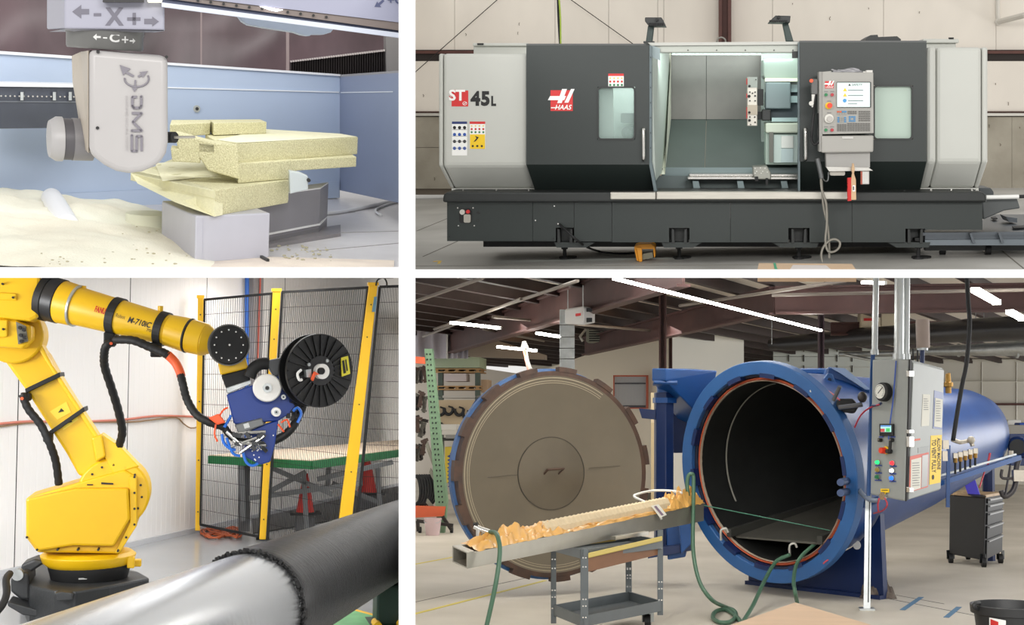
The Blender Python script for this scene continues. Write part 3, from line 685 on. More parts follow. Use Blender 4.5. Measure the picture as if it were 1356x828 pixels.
# foot pedal
fp = thing('foot_pedal', 'yellow guarded foot pedal on the floor in front of the lathe', 'pedal', PF(853, 347))
yo = mat('pedal_orange', (226, 150, 22), 0.45)
b0 = PF(853, 346.5); d0 = b0.y
g = MB()
g.px([(840, 326), (848, 323.5), (862, 323), (867, 326), (867, 330), (840, 330)], d0 - .02, .24)
g.px([(839.5, 328), (842, 328), (846, 346), (843, 345.5)], d0 - .02, .24)
g.px([(842, 327), (850, 328), (850.5, 346.5), (846, 347)], d0 - .03, .03)
g.px([(864.5, 327), (867.5, 327), (867.5, 341), (866, 341.5)], d0 - .0, .22)
obj('guard', g, yo, fp, bev=.008)
obj('tread', MB().px([(850, 344.5), (865, 341), (864, 334), (851, 336.5)], d0 + .02, .03), mat('tread_grey', (120, 116, 96), 0.5), fp)
obj('cable', MB().tube([PF(840, 335, .03), PF(826, 336, .02), PF(806, 335, .02), PF(790, 332, .02), P(770, 323, D - .2), P(741, 297, BD - .02)], .011, n=6), M_black, fp, smooth=60)
# flattened carton at the very front
ca = thing('cardboard_carton', 'flat tan cardboard carton with green tape on the floor before the lathe', 'box', PF(1066, 356))
cz = .10
q = [PF(1003, 357.5, cz), PF(1134, 357.5, cz), PF(1128, 349.5, cz), PF(1005, 348.5, cz)]
obj('carton', MB().prism(q, (0, 0, -cz)), mat('cardboard', (204, 176, 146), 0.8, var=.04, scale=6), ca)
e = Vector((0, 0, .002))
q = [PF(1026, 357.5, cz), PF(1029.5, 357.5, cz), PF(1027, 348.8, cz), PF(1024, 348.8, cz)]
obj('tape', MB().prism([p + e for p in q], (0, 0, .002)), mat('tape_green', (70, 168, 128), 0.4), ca)
q = [PF(1046, 357.4, cz), PF(1100, 357.4, cz), PF(1094, 352, cz), PF(1050, 351.6, cz)]
obj('paper_label', MB().prism([p + e for p in q], (0, 0, .002)), mat('label_white', (214, 206, 202), 0.7), ca)

# ---- chip conveyor outlet and the dolly at the right
cv = thing('chip_conveyor', 'dark grey chip chute sticking out of the right end of the lathe', 'conveyor', P(1320, 290, D + .3))
obj('chute', MB().px([(1300, 262), (1347, 263), (1351, 276), (1330, 279), (1302, 291)], D + .2, .5), mat('chute_grey', (78, 82, 82), 0.45), cv, bev=.01)
obj('hood', MB().px([(1296, 249), (1312, 249), (1316, 254), (1316, 262), (1296, 262)], D + .5, .4), mat('hood_grey', (66, 70, 72), 0.45), cv, bev=.01)
obj('white_pipe', MB().cyl(P(1306, 261.5, D + .1), P(1349, 260.5, D + .1), .02, n=10), mat('pipe_white', (226, 226, 222), 0.4), cv)
obj('pipe_end', MB().cyl(P(1349, 260.5, D + .1), P(1362, 260, D + .1), .016, n=10), M_black, cv)
do = thing('steel_dolly', 'dark steel dolly on small casters standing under the right end', 'cart', PF(1290, 337))
sg = mat('dolly_grey', (84, 90, 96), 0.4, .2)
dz = P(1240, 307, 12.95)
q = [P(1222, 308, 12.95), P(1380, 307, 12.95), P(1380, 284, 15.3), P(1308, 284, 15.3), P(1292, 302, 13.6), P(1222, 303, 13.6)]
obj('deck', MB().prism(q, (0, 0, -.03)), sg, do)
obj('beam', MB().px([(1225, 308), (1380, 307), (1380, 318), (1225, 320)], 12.96, .04), sg, do)
obj('beam_flange', MB().px([(1225, 318), (1380, 317), (1380, 325), (1225, 325)], 12.9, .3), mat('flange_grey', (104, 112, 118), 0.4, .2), do)
for u in (1284, 1322): obj('gusset', MB().px([(u, 309), (u + 3, 309), (u + 8, 322), (u + 4, 322)], 12.86, .06), sg, do)
obj('skid', MB().px([(1225, 325), (1380, 324), (1380, 332), (1225, 332)], 13.15, .1), M_darker, do)
for u in (1248, 1308):
    w0 = PF(u, 337.5)
    cs = obj('caster', MB().cyl(w0 + Vector((-.025, 0, .05)), w0 + Vector((.025, 0, .05)), .05, n=16), M_black, do)
    obj('caster_fork', MB().box(w0 + Vector((0.03, 0.02, .08)), (.012, .05, .09)).box(w0 + Vector((-.03, 0.02, .08)), (.012, .05, .09)), M_steel, cs)
obj('slot', MB().prism([P(1312, 289, 14.55), P(1318, 288, 14.62), P(1321, 290.5, 14.35), P(1315, 291, 14.3)], (0, 0, .012)).prism([P(1340, 301, 13.45), P(1356, 300, 13.5), P(1358, 303, 13.25), P(1342, 303.5, 13.2)], (0, 0, .012)), M_black, do, kind='stuff')
obj('stop_block', MB().px([(1332, 287), (1347, 289), (1347, 295), (1336, 294)], 13.9, .3), sg, do)
# ================================================================ lower right bay: the workshop with the big pressure vessel
RM[0] = BR
M_wfloor = mat('workshop_floor', (186, 178, 163), 0.5, c2=(208, 200, 186), scale=0.8, bump=0.04, bscale=25)
M_deck = mat('roof_deck', (222, 212, 198), 0.8)
M_purlin = mat('red_oxide_purlin', (50, 36, 34), 0.6, var=0.15, scale=5)
M_rafter = mat('red_oxide_rafter', (76, 48, 44), 0.6, var=0.12, scale=4)
M_cream = mat('cream_drywall', (232, 224, 206), 0.8)
M_wallw = mat('white_wall_panel', (222, 218, 206), 0.75)
M_blue = mat('vessel_blue', (17, 70, 130), 0.36, var=0.14, scale=2.2, coat=.15)
M_blue2 = mat('vessel_blue_light', (42, 88, 142), 0.38, var=0.08, scale=3)
M_bluedk = mat('vessel_blue_dark', (11, 36, 82), 0.42, var=0.1, scale=3)
M_grey = mat('cart_grey', (92, 98, 100), 0.42, 0.1, var=0.06, scale=5)
M_galv = mat('galvanised', (178, 182, 182), 0.35, 0.75, var=0.12, scale=9)
fl = MB().prism([Vector((p.x, p.y, -1.7)) for p in (P(547, 700, 8.2), P(1420, 700, 8.2), P(1420, 640, 48), P(547, 640, 48))], (0, 0, -.06))
floor = struct('floor', fl, M_wfloor)
j = MB()
for a, b in [((548, 798), (760, 752)), ((1160, 790), (1356, 828)), ((1130, 778), (1250, 800))]: j.bar(PF(*a, .001), PF(*b, .001), .01, .003)
obj('floor_joint', j, mat('joint_grey', (110, 106, 98), 0.9), floor)
ye = mat('floor_line_yellow', (214, 196, 84), 0.6)
for a, b in [((530, 751), (600, 738)), ((530, 818), (722, 769))]:
    obj('floor_line', MB().bar(PF(*a, .002), PF(*b, .002), .045, .003), ye, floor)
# roof
H = 3.7
ce = MB().prism([Vector((p.x, p.y, 2.02)) for p in (P(545, 368, 16.5), P(1440, 368, 16.5), P(1440, 368, 45), P(525, 368, 45))], (0, 0, .06))
ceil = struct('ceiling', ce, M_deck)
ax = Vector((.354, 1, 0)).normalized()
random.seed(5)
for i in range(32):
    x = -15.5 + i * .84
    p = Vector((x, 20, 1.945)); t0 = -3.4; t1 = 24
    while t0 < t1 and (p + ax * t0).x < -.233 * (p + ax * t0).y: t0 += .3
    if t0 > t1 - 2: continue
    a = p + ax * t0; b = p + ax * t1
    obj('purlin', MB().bar(a, b, .10, .15), M_purlin, ceil)
def beam(name, p, q, ht, wd=.16, t=.03, m=M_rafter):
    z = Vector((0, 0, 1)); mb = MB()
    mb.bar(p, q, t, ht).bar(p + z * ht / 2, q + z * ht / 2, wd, t).bar(p - z * ht / 2, q - z * ht / 2, wd, t)
    return obj(name, mb, m, ceil)
def cp(u, v, z): return PF(u, v, z)
beam('rafter', cp(560, 466, 3.42), cp(905, 352, 3.42), .42)
k1 = cp(1026, 398, 3.36); beam('rafter', cp(775, 459, 3.36), k1, .34)
beam('rafter', k1, k1 + Vector((9, 0.2, 0)), .34)
beam('rafter', cp(1100, 436, 3.4), cp(1100, 436, 3.4) + Vector((12, 0, 0)), .2)
# thin rods and pipes under the roof
pm = mat('sprinkler_pipe', (120, 110, 100), 0.5)
ro = MB()
for a, b in [((548, 400), (640, 368)), ((575, 436), (765, 372)), ((640, 436), (720, 452)), ((652, 420), (860, 438)), ((560, 446), (690, 396)), ((1022, 391), (1356, 384)), ((900, 405), (1120, 372))]:
    ro.tube([PF(*a, 3.35), PF(*b, 3.35)], .022, n=6, smooth=1)
obj('sprinkler_pipe', ro, pm, ceil, kind='stuff')
# glowing sheets added for the warm-lit patches of the roof deck
for q in [[(690, 432), (715, 436), (726, 431), (700, 428)], [(664, 441), (694, 447), (712, 441), (680, 436)], [(843, 396), (862, 400), (873, 394), (852, 390)], [(806, 405), (828, 409), (842, 403), (818, 400)]]:
    obj('warm_lit_patch', MB().prism([PF(u, v, 3.7) for u, v in q], (0, 0, .05)), mat('warm_patch_glow', (255, 206, 150), 0.6, emit=1.1), ceil)
# walls
wm = MB().px([(700, 480), (1420, 470), (1420, 650), (700, 650)], 42, .2)
wall = struct('wall_back', wm, M_wallw)
for v in (476, 505, 534, 560, 596):
    obj('girt', MB().pxbox(1180, v, 1420, v + (3 if v == 534 else 1.2), 41.9, .1), M_girt if v == 534 else M_wallw, wall)
for u in (1300, 1346): obj('panel_joint', MB().pxbox(u, 480, u + .8, 600, 41.94, .06), M_flash, wall)
obj('girt', MB().pxbox(985, 450, 1030, 453, 41.9, .1), M_girt, wall)
obj('girt', MB().pxbox(985, 479, 1030, 482, 41.9, .1), M_girt, wall)
c = obj('column', MB().pxbox(1007, 440, 1012, 500, 41.8, .1), M_girt, wall)
lw = MB().px([(520, 470), (720, 500), (720, 640), (520, 690)], 41, .2)
struct('wall_left', lw, mat('left_wall', (206, 198, 186), 0.8))
# cream office block: two faces that meet at a corner
q = [P(690, 500, 33.5), P(887, 432, 29), P(887, 650, 29), P(690, 650, 33.5)]
ow = struct('wall_office', MB().prism(q, (.05, .15, 0)), M_cream)
q = [P(888, 432, 29), P(985, 447, 31), P(985, 650, 31), P(888, 650, 29)]
struct('wall_office_front', MB().prism(q, (0, .15, 0)), mat('white_drywall', (226, 224, 214), 0.8))
wf = obj('window_frame', MB().pxbox(812, 497, 858.5, 499, 29.4, .08).pxbox(855.5, 497, 858.5, 541, 29.4, .08).pxbox(812, 540, 858.5, 541.5, 29.4, .08).pxbox(812, 497, 813.5, 541, 29.4, .08), mat('frame_terracotta', (186, 96, 70), 0.6), ow)
bl = MB()
for i in range(21): bl.pxbox(814 + i * 2, 499, 815.6 + i * 2, 540, 29.45, .02)
obj('blind', bl, mat('blind_grey', (170, 174, 180), 0.6), ow, kind='stuff')
obj('blind_rail', MB().pxbox(814, 507, 855, 509, 29.42, .02).pxbox(814, 537, 855, 540, 29.42, .02), mat('rail_dark', (70, 70, 76), 0.5), ow)
# columns
def ibeam(u0, u1, v0, v1, d, m):
    mb = MB(); mb.pxbox(u0, v0, u0 + (u1 - u0) * .25, v1, d, .2).pxbox(u1 - (u1 - u0) * .25, v0, u1, v1, d, .2).pxbox(u0, v0, u1, v1, d + .08, .03); return mb
struct('trim_2', ibeam(872.5, 882, 340, 650, 20.5, M_rafter), M_rafter)
struct('trim_3', ibeam(885.5, 890, 430, 650, 28.6, M_rafter), M_rafter)
struct('trim_4', ibeam(1084, 1091.5, 340, 520, 20, M_rafter), mat('dark_column', (70, 52, 60), 0.6))
# grey plastic curtain far left
cm = mat('plastic_curtain', (178, 172, 178), 0.45)
def cur(u0, u1, v0, v1, d):
    return MB().grid(lambda a, b: P(u0 + a * (u1 - u0), v0(a) + b * (v1 - v0(a)), d + .06 * math.sin(a * 23) + .05 * math.sin(a * 9 + 3 * b)), 30, 4)
one('plastic_curtain', cur(520, 591, lambda a: 432 + 8 * a, 475, 27.4), cm, 'wide grey plastic curtain under the roof beside the green rack', 'curtain', smooth=180)
one('plastic_curtain', cur(593, 620, lambda a: 441 + 4 * a, 475, 27.4), cm, 'narrower grey plastic curtain right of the wide one under the roof', 'curtain', smooth=180)
struct('trim_5', MB().pxbox(591, 440, 593, 475, 27.3, .1), M_flash)
q = [(620, 440), (722, 470), (722, 476), (620, 472)]
struct('trim_6', MB().px(q, 28.4, .3), mat('duct_tan', (150, 136, 120), 0.7))
# roller door with pale panels
rd = thing('roller_door', 'white sectional roller door beneath the black duct', 'door', P(1110, 500, 36))
n = 0
for v0, v1 in [(444, 459), (459.6, 472), (472.6, 486), (486.6, 500), (500.6, 514)]:
    obj('door_panel', MB().pxbox(1024, v0, 1205, v1, 36, .08), mat('door_panel_white', (222, 228, 222), 0.5), rd)
hm = MB()
for u in (1044, 1064, 1108, 1128):
    for v in (462, 475, 489): hm.pxbox(u, v - 5, u + 1, v + 4, 35.95, .04)
obj('hinge', hm, M_dkgirt, rd, kind='stuff')
obj('head_panel', MB().pxbox(1024, 438, 1205, 444, 35.9, .2), mat('head_tan', (170, 158, 140), 0.6), rd)

# ---------------------------------------------------------------- lamps that hang under the roof
glow = mat('led_tube', (255, 253, 246), 0.5, emit=26.0)
hood = mat('lamp_housing', (222, 220, 214), 0.5)
def led(a, b, z, label, r=.05, n=1, group='strip lights under the workshop roof'):
    p = PF(*a, z); q = PF(*b, z)
    t = thing('strip_light', label, 'lamp', (p + q) / 2, group)
    for i in range(n):
        s0 = p.lerp(q, i / n + (.004 if n > 1 else 0)); s1 = p.lerp(q, (i + 1) / n - (.004 if n > 1 else 0))
        obj('tube', MB().bar(s0, s1, r * 2, r * 1.1), glow, t)
        obj('end_clip', MB().bar(s1 - (q - p).normalized() * .03, s1 + (q - p).normalized() * .005, r * 2.3, r * 1.5), hood, t)
    return p, q
p, q = led((812, 368.5), (1088, 438), 3.02, 'long line of white strip lights crossing the roof above the vessel', .02, 8)
led((598, 427.5), (631, 431), 3.1, 'white strip light at left under the roof, first of two in line', .03)
led((632, 431.2), (661, 434.6), 3.1, 'white strip light next to the wall heater side, second of two in line', .03)
led((712, 441.5), (741, 446), 3.0, 'short white strip light just left of the galvanised air duct', .03)
led((660, 459.5), (709, 464.5), 2.9, 'dim warm strip light low under the roof left of the air duct', .03)
led((1291, 384), (1320, 400.5), 3.05, 'bright strip light at the right end, nearer the black hose', .04)
led((1337, 413), (1354, 422), 3.0, 'bright strip light at the right end, farther from the black hose', .04)
led((1142, 374), (1172, 375), 3.5, 'thin strip light at the top between the two conduits', .03)
area('strip_light_glow', (-2.0, 21.5, 1.55), (-2.2, 22.0, -1), 5.0, 1.0, 120, (1.0, .99, .96), BR)

# ---------------------------------------------------------------- heaters and ducts
def heater():
    t = thing('unit_heater', 'light grey box heater with red badge hanging above the round door', 'heater', P(765, 432, 18.2))
    mb = MB().hexa([P(748, 429, 17.6), P(773, 431, 17.2), P(788, 428, 18.2), P(764, 426, 18.6)], [P(748, 409.5, 17.6), P(773, 405.5, 17.2), P(788, 407, 18.2), P(764, 409, 18.6)])
    b = obj('body', mb, mat('heater_grey', (196, 194, 190), 0.4), t, bev=.02)
    obj('badge', MB().px([(762, 415.5), (769, 414.5), (769, 418), (762, 419)], 17.18, .02), M_red, b)
    obj('louvre', MB().px([(776.5, 408), (784, 408.5), (784, 413), (776.5, 413)], 17.35, .02), M_black, b)
    obj('louvre', MB().px([(776.5, 421), (784, 421), (784, 426.5), (776.5, 427)], 17.35, .02), M_black, b)
    h = MB()
    for u, v in ((752, 398), (772, 392)): h.tube([P(u, 409, 17.9), P(u, v - 14, 17.9)], .01, n=4, smooth=1)
    obj('hanger', h, M_galv, t, kind='stuff')
heater()
ad = thing('air_duct', 'square galvanised air duct rising from behind the round door', 'duct', P(751, 480, 18.2))
for a, b in ((410, 430), (430.5, 446), (446.5, 461), (461.5, 475), (475.5, 492)):
    mb = MB().hexa([P(741, b, 18.0), P(761, b, 17.9), P(761, b, 18.6), P(741, b, 18.6)], [P(741, a, 18.0), P(761, a, 17.9), P(761, a, 18.6), P(741, a, 18.6)])
    obj('duct_section', mb, M_galv, ad, bev=.008)
v2 = thing('vent_heater', 'small dark louvred heater hanging right of the air duct', 'heater', P(788, 453, 27))
obj('body', MB().pxbox(776, 433, 800, 453, 27, .5), mat('heater_olive', (142, 144, 130), 0.5), v2, bev=.02)
lv = obj('front_plate', MB().pxbox(780, 436, 795, 452, 26.97, .03), M_black, v2)
for i in range(5): obj('slat', MB().pxbox(780, 437 + i * 3, 795, 438.2 + i * 3, 26.93, .04), mat('heater_olive', (142, 144, 130), 0.5), lv)
obj('bracket', MB().tube([P(776, 436, 26.9), P(768, 446, 26.9), P(772, 452, 26.9)], .03, n=6, smooth=1), M_flash, v2)
h = MB()
for u in (778, 797): h.tube([P(u, 433, 27.2), P(u, 425, 27.2)], .012, n=4, smooth=1)
obj('hanger', h, M_galv, v2, kind='stuff')
bh = thing('beige_heater', 'beige box heater with red badge hanging behind the conduit pole', 'heater', P(1160, 435, 24))
obj('body', MB().pxbox(1140, 412, 1166, 434, 24, .6).pxbox(1166.3, 410.5, 1187, 432, 24, .6), mat('heater_beige', (206, 194, 168), 0.5), bh, bev=.02)
obj('badge', MB().pxbox(1144, 421.5, 1155, 425, 23.97, .02), M_red, bh)
h = MB()
for u in (1143, 1172, 1183): h.tube([P(u, 412, 24.2), P(u, 390, 24.2)], .01, n=4, smooth=1)
obj('hanger', h, M_galv, bh, kind='stuff')
bd = thing('black_duct', 'large black fabric duct hanging across the right of the workshop', 'duct', P(1200, 450, 22))
dm = mat('duct_black', (46, 46, 48), 0.35, var=.1, scale=3)
obj('duct', MB().tube([P(1021, 456, 26), P(1060, 454, 25.5), P(1150, 446, 24), P(1250, 440, 22), P(1300, 437, 21), P(1420, 432, 19.5)], [.11, .14, .15, .15, .16, .17, .17, .18, .18, .18, .18], n=18), dm, bd, smooth=60)
h = MB()
for u, v in ((1022, 456), (1292, 428), (1303, 427)): h.tube([P(u, v, 21.5), P(u, 388, 21.5)], .008, n=4, smooth=1)
obj('hanger', h, M_galv, bd, kind='stuff')
sd = thing('silver_duct', 'round silver air duct running below the black duct', 'duct', P(1250, 470, 22))
obj('duct', MB().tube([P(1113, 469, 25), P(1180, 468, 24), P(1230, 465, 23), P(1290, 463.5, 21.5), P(1330, 462, 21), P(1420, 457, 20)], [.05, .05, .06, .07, .08, .09, .1, .11, .12, .12], n=16), M_galv, sd, smooth=60)
obj('collar', MB().tube([P(1268, 464, 22), P(1271, 464, 22)], .105, n=16, smooth=1), M_galv, sd, smooth=60)
obj('collar', MB().tube([P(1345, 461, 20.8), P(1348, 461, 20.8)], .15, n=16, smooth=1), M_galv, sd, smooth=60)
obj('thin_pipe', MB().tube([P(1120, 470, 24.6), P(1170, 480, 24.2)], .03, n=8, smooth=1).tube([P(1127, 503, 24.6), P(1180, 505, 24.2)], .05, n=8, smooth=1), M_galv, sd)
one('wall_fan', MB().pxbox(1246, 450, 1260, 461, 41, .3).pxbox(1261, 450, 1275, 461, 41, .3), mat('fan_blue', (44, 74, 104), 0.5), 'dark blue louvre box high on the far wall under the black duct', 'vent')
# spot with folded cloth on hanger near the round door
fx = thing('fume_arm', 'white fume arm with orange stripe hanging behind the round door', 'fume arm', P(700, 490, 21))
obj('arm', MB().tube([P(695, 462, 21), P(698, 478, 20.6), P(703, 492, 18.6)], .035, n=10), mat('arm_white', (150, 146, 138), 0.4), fx, smooth=60)
obj('stripe', MB().tube([P(694, 464, 20.9), P(696.5, 478, 20.5), P(700, 491, 18.6)], .018, n=8), mat('arm_orange', (206, 110, 70), 0.5), fx, smooth=60)
obj('hood', MB().cyl(P(695, 462, 21), P(694, 452, 21), .07, .03, n=10), mat('arm_white', (150, 146, 138), 0.4), fx)
RM[0] = BR
# planes for things fixed on slanted faces
def plane3(a, b, c):
    n = (b - a).cross(c - a).normalized()
    if n.y > 0: n = -n
    return a, n
def on(pl, u, v):
    r = BR.ray(u, v); return r * (pl[0].dot(pl[1]) / r.dot(pl[1]))
def dec(poly, pl, t, off=0.0, mb=None):
    mb = mb or MB()
    return mb.prism([on(pl, u, v) + pl[1] * off for u, v in poly], pl[1] * t)
def rect(u0, v0, u1, v1): return [(u0, v0), (u1, v0), (u1, v1), (u0, v1)]
def disc(pl, u, v, r, t, off=0.0, n=14, r1=None, mb=None):
    mb = mb or MB(); p = on(pl, u, v) + pl[1] * off
    return mb.cyl(p, p + pl[1] * t, r, r if r1 is None else r1, n)

# ---------------------------------------------------------------- vessel
VA = Vector((math.sin(math.radians(41.5)), math.cos(math.radians(41.5)), .102)).normalized()      # its axis, away from the mouth
VO = P(1012, 625.5, 14.0)
VR = 1.12
W = thing('pressure_vessel', 'huge blue cylindrical pressure vessel with open round black mouth', 'autoclave', PF(1012, 785))
def ang(t): return t
ringm = MB().lathe(VO, VA, [(VR, .0), (VR + .0, .12), (1.02, .12), (1.02, .06), (.985, .06), (.985, 0)], n=96, closed=True)
rg = obj('lock_ring', ringm, M_blue2, W, smooth=35, bev=.008)
inner = MB().lathe(VO, VA, [(1.02, .05), (.96, .07), (.955, .16), (.93, .16)], n=96)
obj('mouth_flange', inner, mat('flange_blue_black', (16, 24, 48), 0.5), W, smooth=30)
for i in range(14):
    t0 = 2 * PI * (i + .1) / 14; t1 = t0 + 2 * PI * .42 / 14
    obj('lock_lug', MB().lathe(VO, VA, [(1.0, -.004), (.955, -.004), (.955, .07), (1.0, .07)], n=6, a0=t0, a1=t1, closed=True), M_bluedk, rg)
obj('seal', MB().lathe(VO, VA, [(.950, .075), (.935, .06), (.925, .075), (.935, .1)], n=96, closed=True), mat('seal_orange', (196, 92, 58), 0.5), W, smooth=60)
obj('seal_lip', MB().lathe(VO, VA, [(.925, .07), (.916, .06), (.912, .08), (.916, .1)], n=96, closed=True), mat('lip_tan', (176, 160, 140), 0.5), W, smooth=60)
body = MB().lathe(VO, VA, [(1.03, .12), (1.01, .3), (.98, .42), (.89, 1.2), (.735, 2.4), (.57, 3.35), (.53, 3.65), (.46, 3.87), (.31, 4.02), (.15, 4.09), (.0, 4.10)], n=72)
obj('shell', body, mat('shell_blue', (20, 62, 122), 0.38, var=.14, scale=1.6, bump=.1, bscale=3), W, smooth=40)
lin_ = MB().lathe(VO, VA, [(.915, .09), (.915, .4), (.49, 3.45), (.42, 3.52), (.0, 3.55)], n=72)
obj('lining', lin_, mat('lining_black', (26, 27, 26), 0.55, var=.2, scale=6), W, smooth=40)
lm = MB()
for a0, a1 in ((-.13 - 1.9, -.13), (.16, 1.35)):
    lm.lathe(VO, VA, [(.872, .42), (.868, .42), (.868, .44), (.872, .44)], n=40, a0=a0, a1=a1, closed=True)
obj('liner_edge_glint', lm, mat('liner_edge_glint', (150, 148, 138), 0.5), W)  # pale arcs paint the highlight dashes along the liner edge
# floor inside, with its rails
sdv = VA.cross(Vector((0, 0, 1))).normalized()
def vin(s, z, t): return VO + sdv * s + Vector((0, 0, z)) + VA * t
fi = MB().hexa([vin(-.55, -.72, .2), vin(.55, -.72, .2), vin(.3, -.40, 3.3), vin(-.3, -.40, 3.3)], [vin(-.57, -.70, .2), vin(.57, -.70, .2), vin(.32, -.38, 3.3), vin(-.32, -.38, 3.3)])
obj('inner_floor', fi, mat('inner_floor', (78, 76, 70), 0.5, .2, var=.15, scale=4), W)
for s in (-.58, .58):
    obj('rail', MB().hexa([vin(s - .03, -.70, .12), vin(s + .03, -.70, .12), vin(s * .62 + .02, -.45, 3.25), vin(s * .62 - .02, -.45, 3.25)], [vin(s - .03, -.62, .12), vin(s + .03, -.62, .12), vin(s * .62 + .02, -.39, 3.25), vin(s * .62 - .02, -.39, 3.25)]), mat('rail_steel', (70, 70, 66), 0.4, .4), W)
for u, v in ((955, 716), (1046, 736)):
    q = P(u, v, 14.0); obj('rail_hook', MB().tube([q, q + Vector((0, 0, .1)), q + Vector((.05, 0, .12)), q + Vector((.07, 0, .08))], .012, n=6), mat('hook_steel', (170, 168, 160), 0.4, .4), W)
# saddles
def sad(t, w_, r, arc=1.05, zb=-1.66):
    c = VO + VA * t
    q = [c + sdv * (r * math.sin(a)) + Vector((0, 0, -r * math.cos(a))) for a in [(-arc + 2 * arc * i / 16) for i in range(17)]]
    q += [c + sdv * w_ + Vector((0, 0, zb - c.z)), c - sdv * w_ + Vector((0, 0, zb - c.z))]
    ah = Vector((VA.x, VA.y, 0)).normalized()
    s = obj('saddle', MB().prism(q, ah * .07), M_bluedk, W)
    f = [x + ah * -.06 for x in (q[-1], q[-2])] + [x + ah * .14 for x in (q[-2], q[-1])]
    obj('saddle_foot', MB().prism(f, (0, 0, -.04)), M_bluedk, s)
    return s
s1 = sad(.75, .86, .97)
lg0 = P(1309, 622, 17.9); lg1 = P(1309, 700, 18.2); obj('rear_leg', MB().tube([VO + VA * 3.85 + Vector((0, 0, -.1)), lg0 + Vector((0, 0, .06)), Vector((lg1.x, lg1.y, -1.7))], .075, n=8, smooth=1), M_bluedk, W)
pl = plane3(VO + VA * .75, VO + VA * .75 + sdv, VO + VA * .75 + Vector((0, 0, -1)))
obj('white_disc', disc(pl, 1135, 722, .045, .01, .0), M_whitep, s1)
web = MB().prism([P(1142, 640, 13.55), P(1147, 640, 13.75), P(1147, 786, 13.75), P(1142, 790, 13.55)], (.02, .02, 0))
# lock brackets and arms on the upper right of the ring
bx_ = MB().px([(1096, 486), (1118, 489), (1160, 520), (1160, 560), (1130, 535), (1100, 508), (1092, 500)], 14.35, .35)
br_ = obj('lock_bracket', bx_, M_blue, W, bev=.02)
obj('bracket_lid', MB().px([(1098, 486), (1119, 488), (1153, 516), (1146, 516), (1112, 494)], 14.28, .06), mat('bracket_pale', (150, 170, 200), 0.4), br_)
lugp = MB().px([(1086, 508), (1096, 494), (1103, 496), (1107, 508), (1098, 515), (1088, 516)], 14.15, .06)
obj('lifting_lug', lugp, M_blue2, W, bev=.01)
obj('lug_hole', MB().pxcyl(1098.5, 503, 14.14, 2.6, .01, 14), mat('hole_dark', (30, 40, 70), 0.6), W)
obj('top_beam', MB().tube([P(1060, 494, 14.9), P(1100, 494, 14.9)], .05, n=8, smooth=1), M_blue, W)
obj('saddle_box', MB().px([(1248, 523), (1262, 519), (1284, 534), (1276, 549), (1262, 549), (1250, 540)], 16.0, .4), M_blue, W, bev=.02)
# valve block with lever on the ring
vb = obj('lock_actuator', MB().px([(1110, 528), (1130, 528), (1138, 538), (1132, 548), (1118, 546), (1108, 538)], 13.3, .18), M_black, W, bev=.02)
obj('actuator_rod', MB().tube([P(1104, 530, 13.3), P(1112, 512, 13.2)], .02, n=8, smooth=1).tube([P(1110, 540, 13.2), P(1142, 536, 13.2)], .022, n=8, smooth=1), mat('actuator_steel', (110, 112, 116), 0.35, .7), vb)
obj('actuator_knob', MB().sphere(P(1142, 526, 13.25), .045, sc=(1, 1, 1.2)), mat('knob_brown', (52, 46, 44), 0.5), vb, smooth=180)
obj('actuator_bracket', MB().px([(1104, 546), (1118, 544), (1124, 566), (1112, 565)], 13.4, .05), M_blue2, W)
obj('brass_plate', MB().px([(1109, 554.5), (1120, 554), (1122, 564), (1111, 565)], 13.38, .01), mat('brass_plate', (190, 160, 96), 0.35, .6), W)
obj('limit_switch', MB().px([(1128, 586), (1133, 584), (1140, 604), (1136, 608), (1131, 604)], 13.4, .1), mat('switch_grey', (140, 146, 148), 0.45), W, bev=.01)
for v in (639, 653): obj('ring_pin', MB().cyl(P(1113, v, 13.0), P(1122, v - 2, 13.35), .035, n=12), mat('pin_blue', (58, 74, 108), 0.4, .3), rg)
redh = mat('red_wire', (176, 44, 58), 0.5)
for pts in ([(1086, 512, 13.9), (1100, 520, 13.6), (1112, 530, 13.3)], [(1132, 566, 13.3), (1140, 550, 13.1), (1152, 540, 12.9), (1164, 536, 12.7)], [(1124, 700, 13.6), (1123, 720, 13.6), (1112, 735, 13.6), (1096, 742, 13.6), (1090, 747, 13.6)]):
    obj('red_line', MB().tube([P(*q) for q in pts], .008, n=5), redh, W, smooth=60)
obj('flex_conduit', MB().tube([P(1136, 645, 13.4), P(1142, 655, 13.2), P(1152, 662, 12.9), P(1164, 663, 12.8)], .022, n=8), mat('conduit_blue_grey', (110, 120, 136), 0.5), W, smooth=60)
obj('lower_strut', MB().tube([P(1134, 671, 13.6), P(1164, 662, 13.6)], .035, n=8, smooth=1), M_blue, W)
obj('ring_screw', MB().cyl(P(1071, 520, 13.6), P(1074, 518, 13.5), .014, n=8), M_chrome, rg)

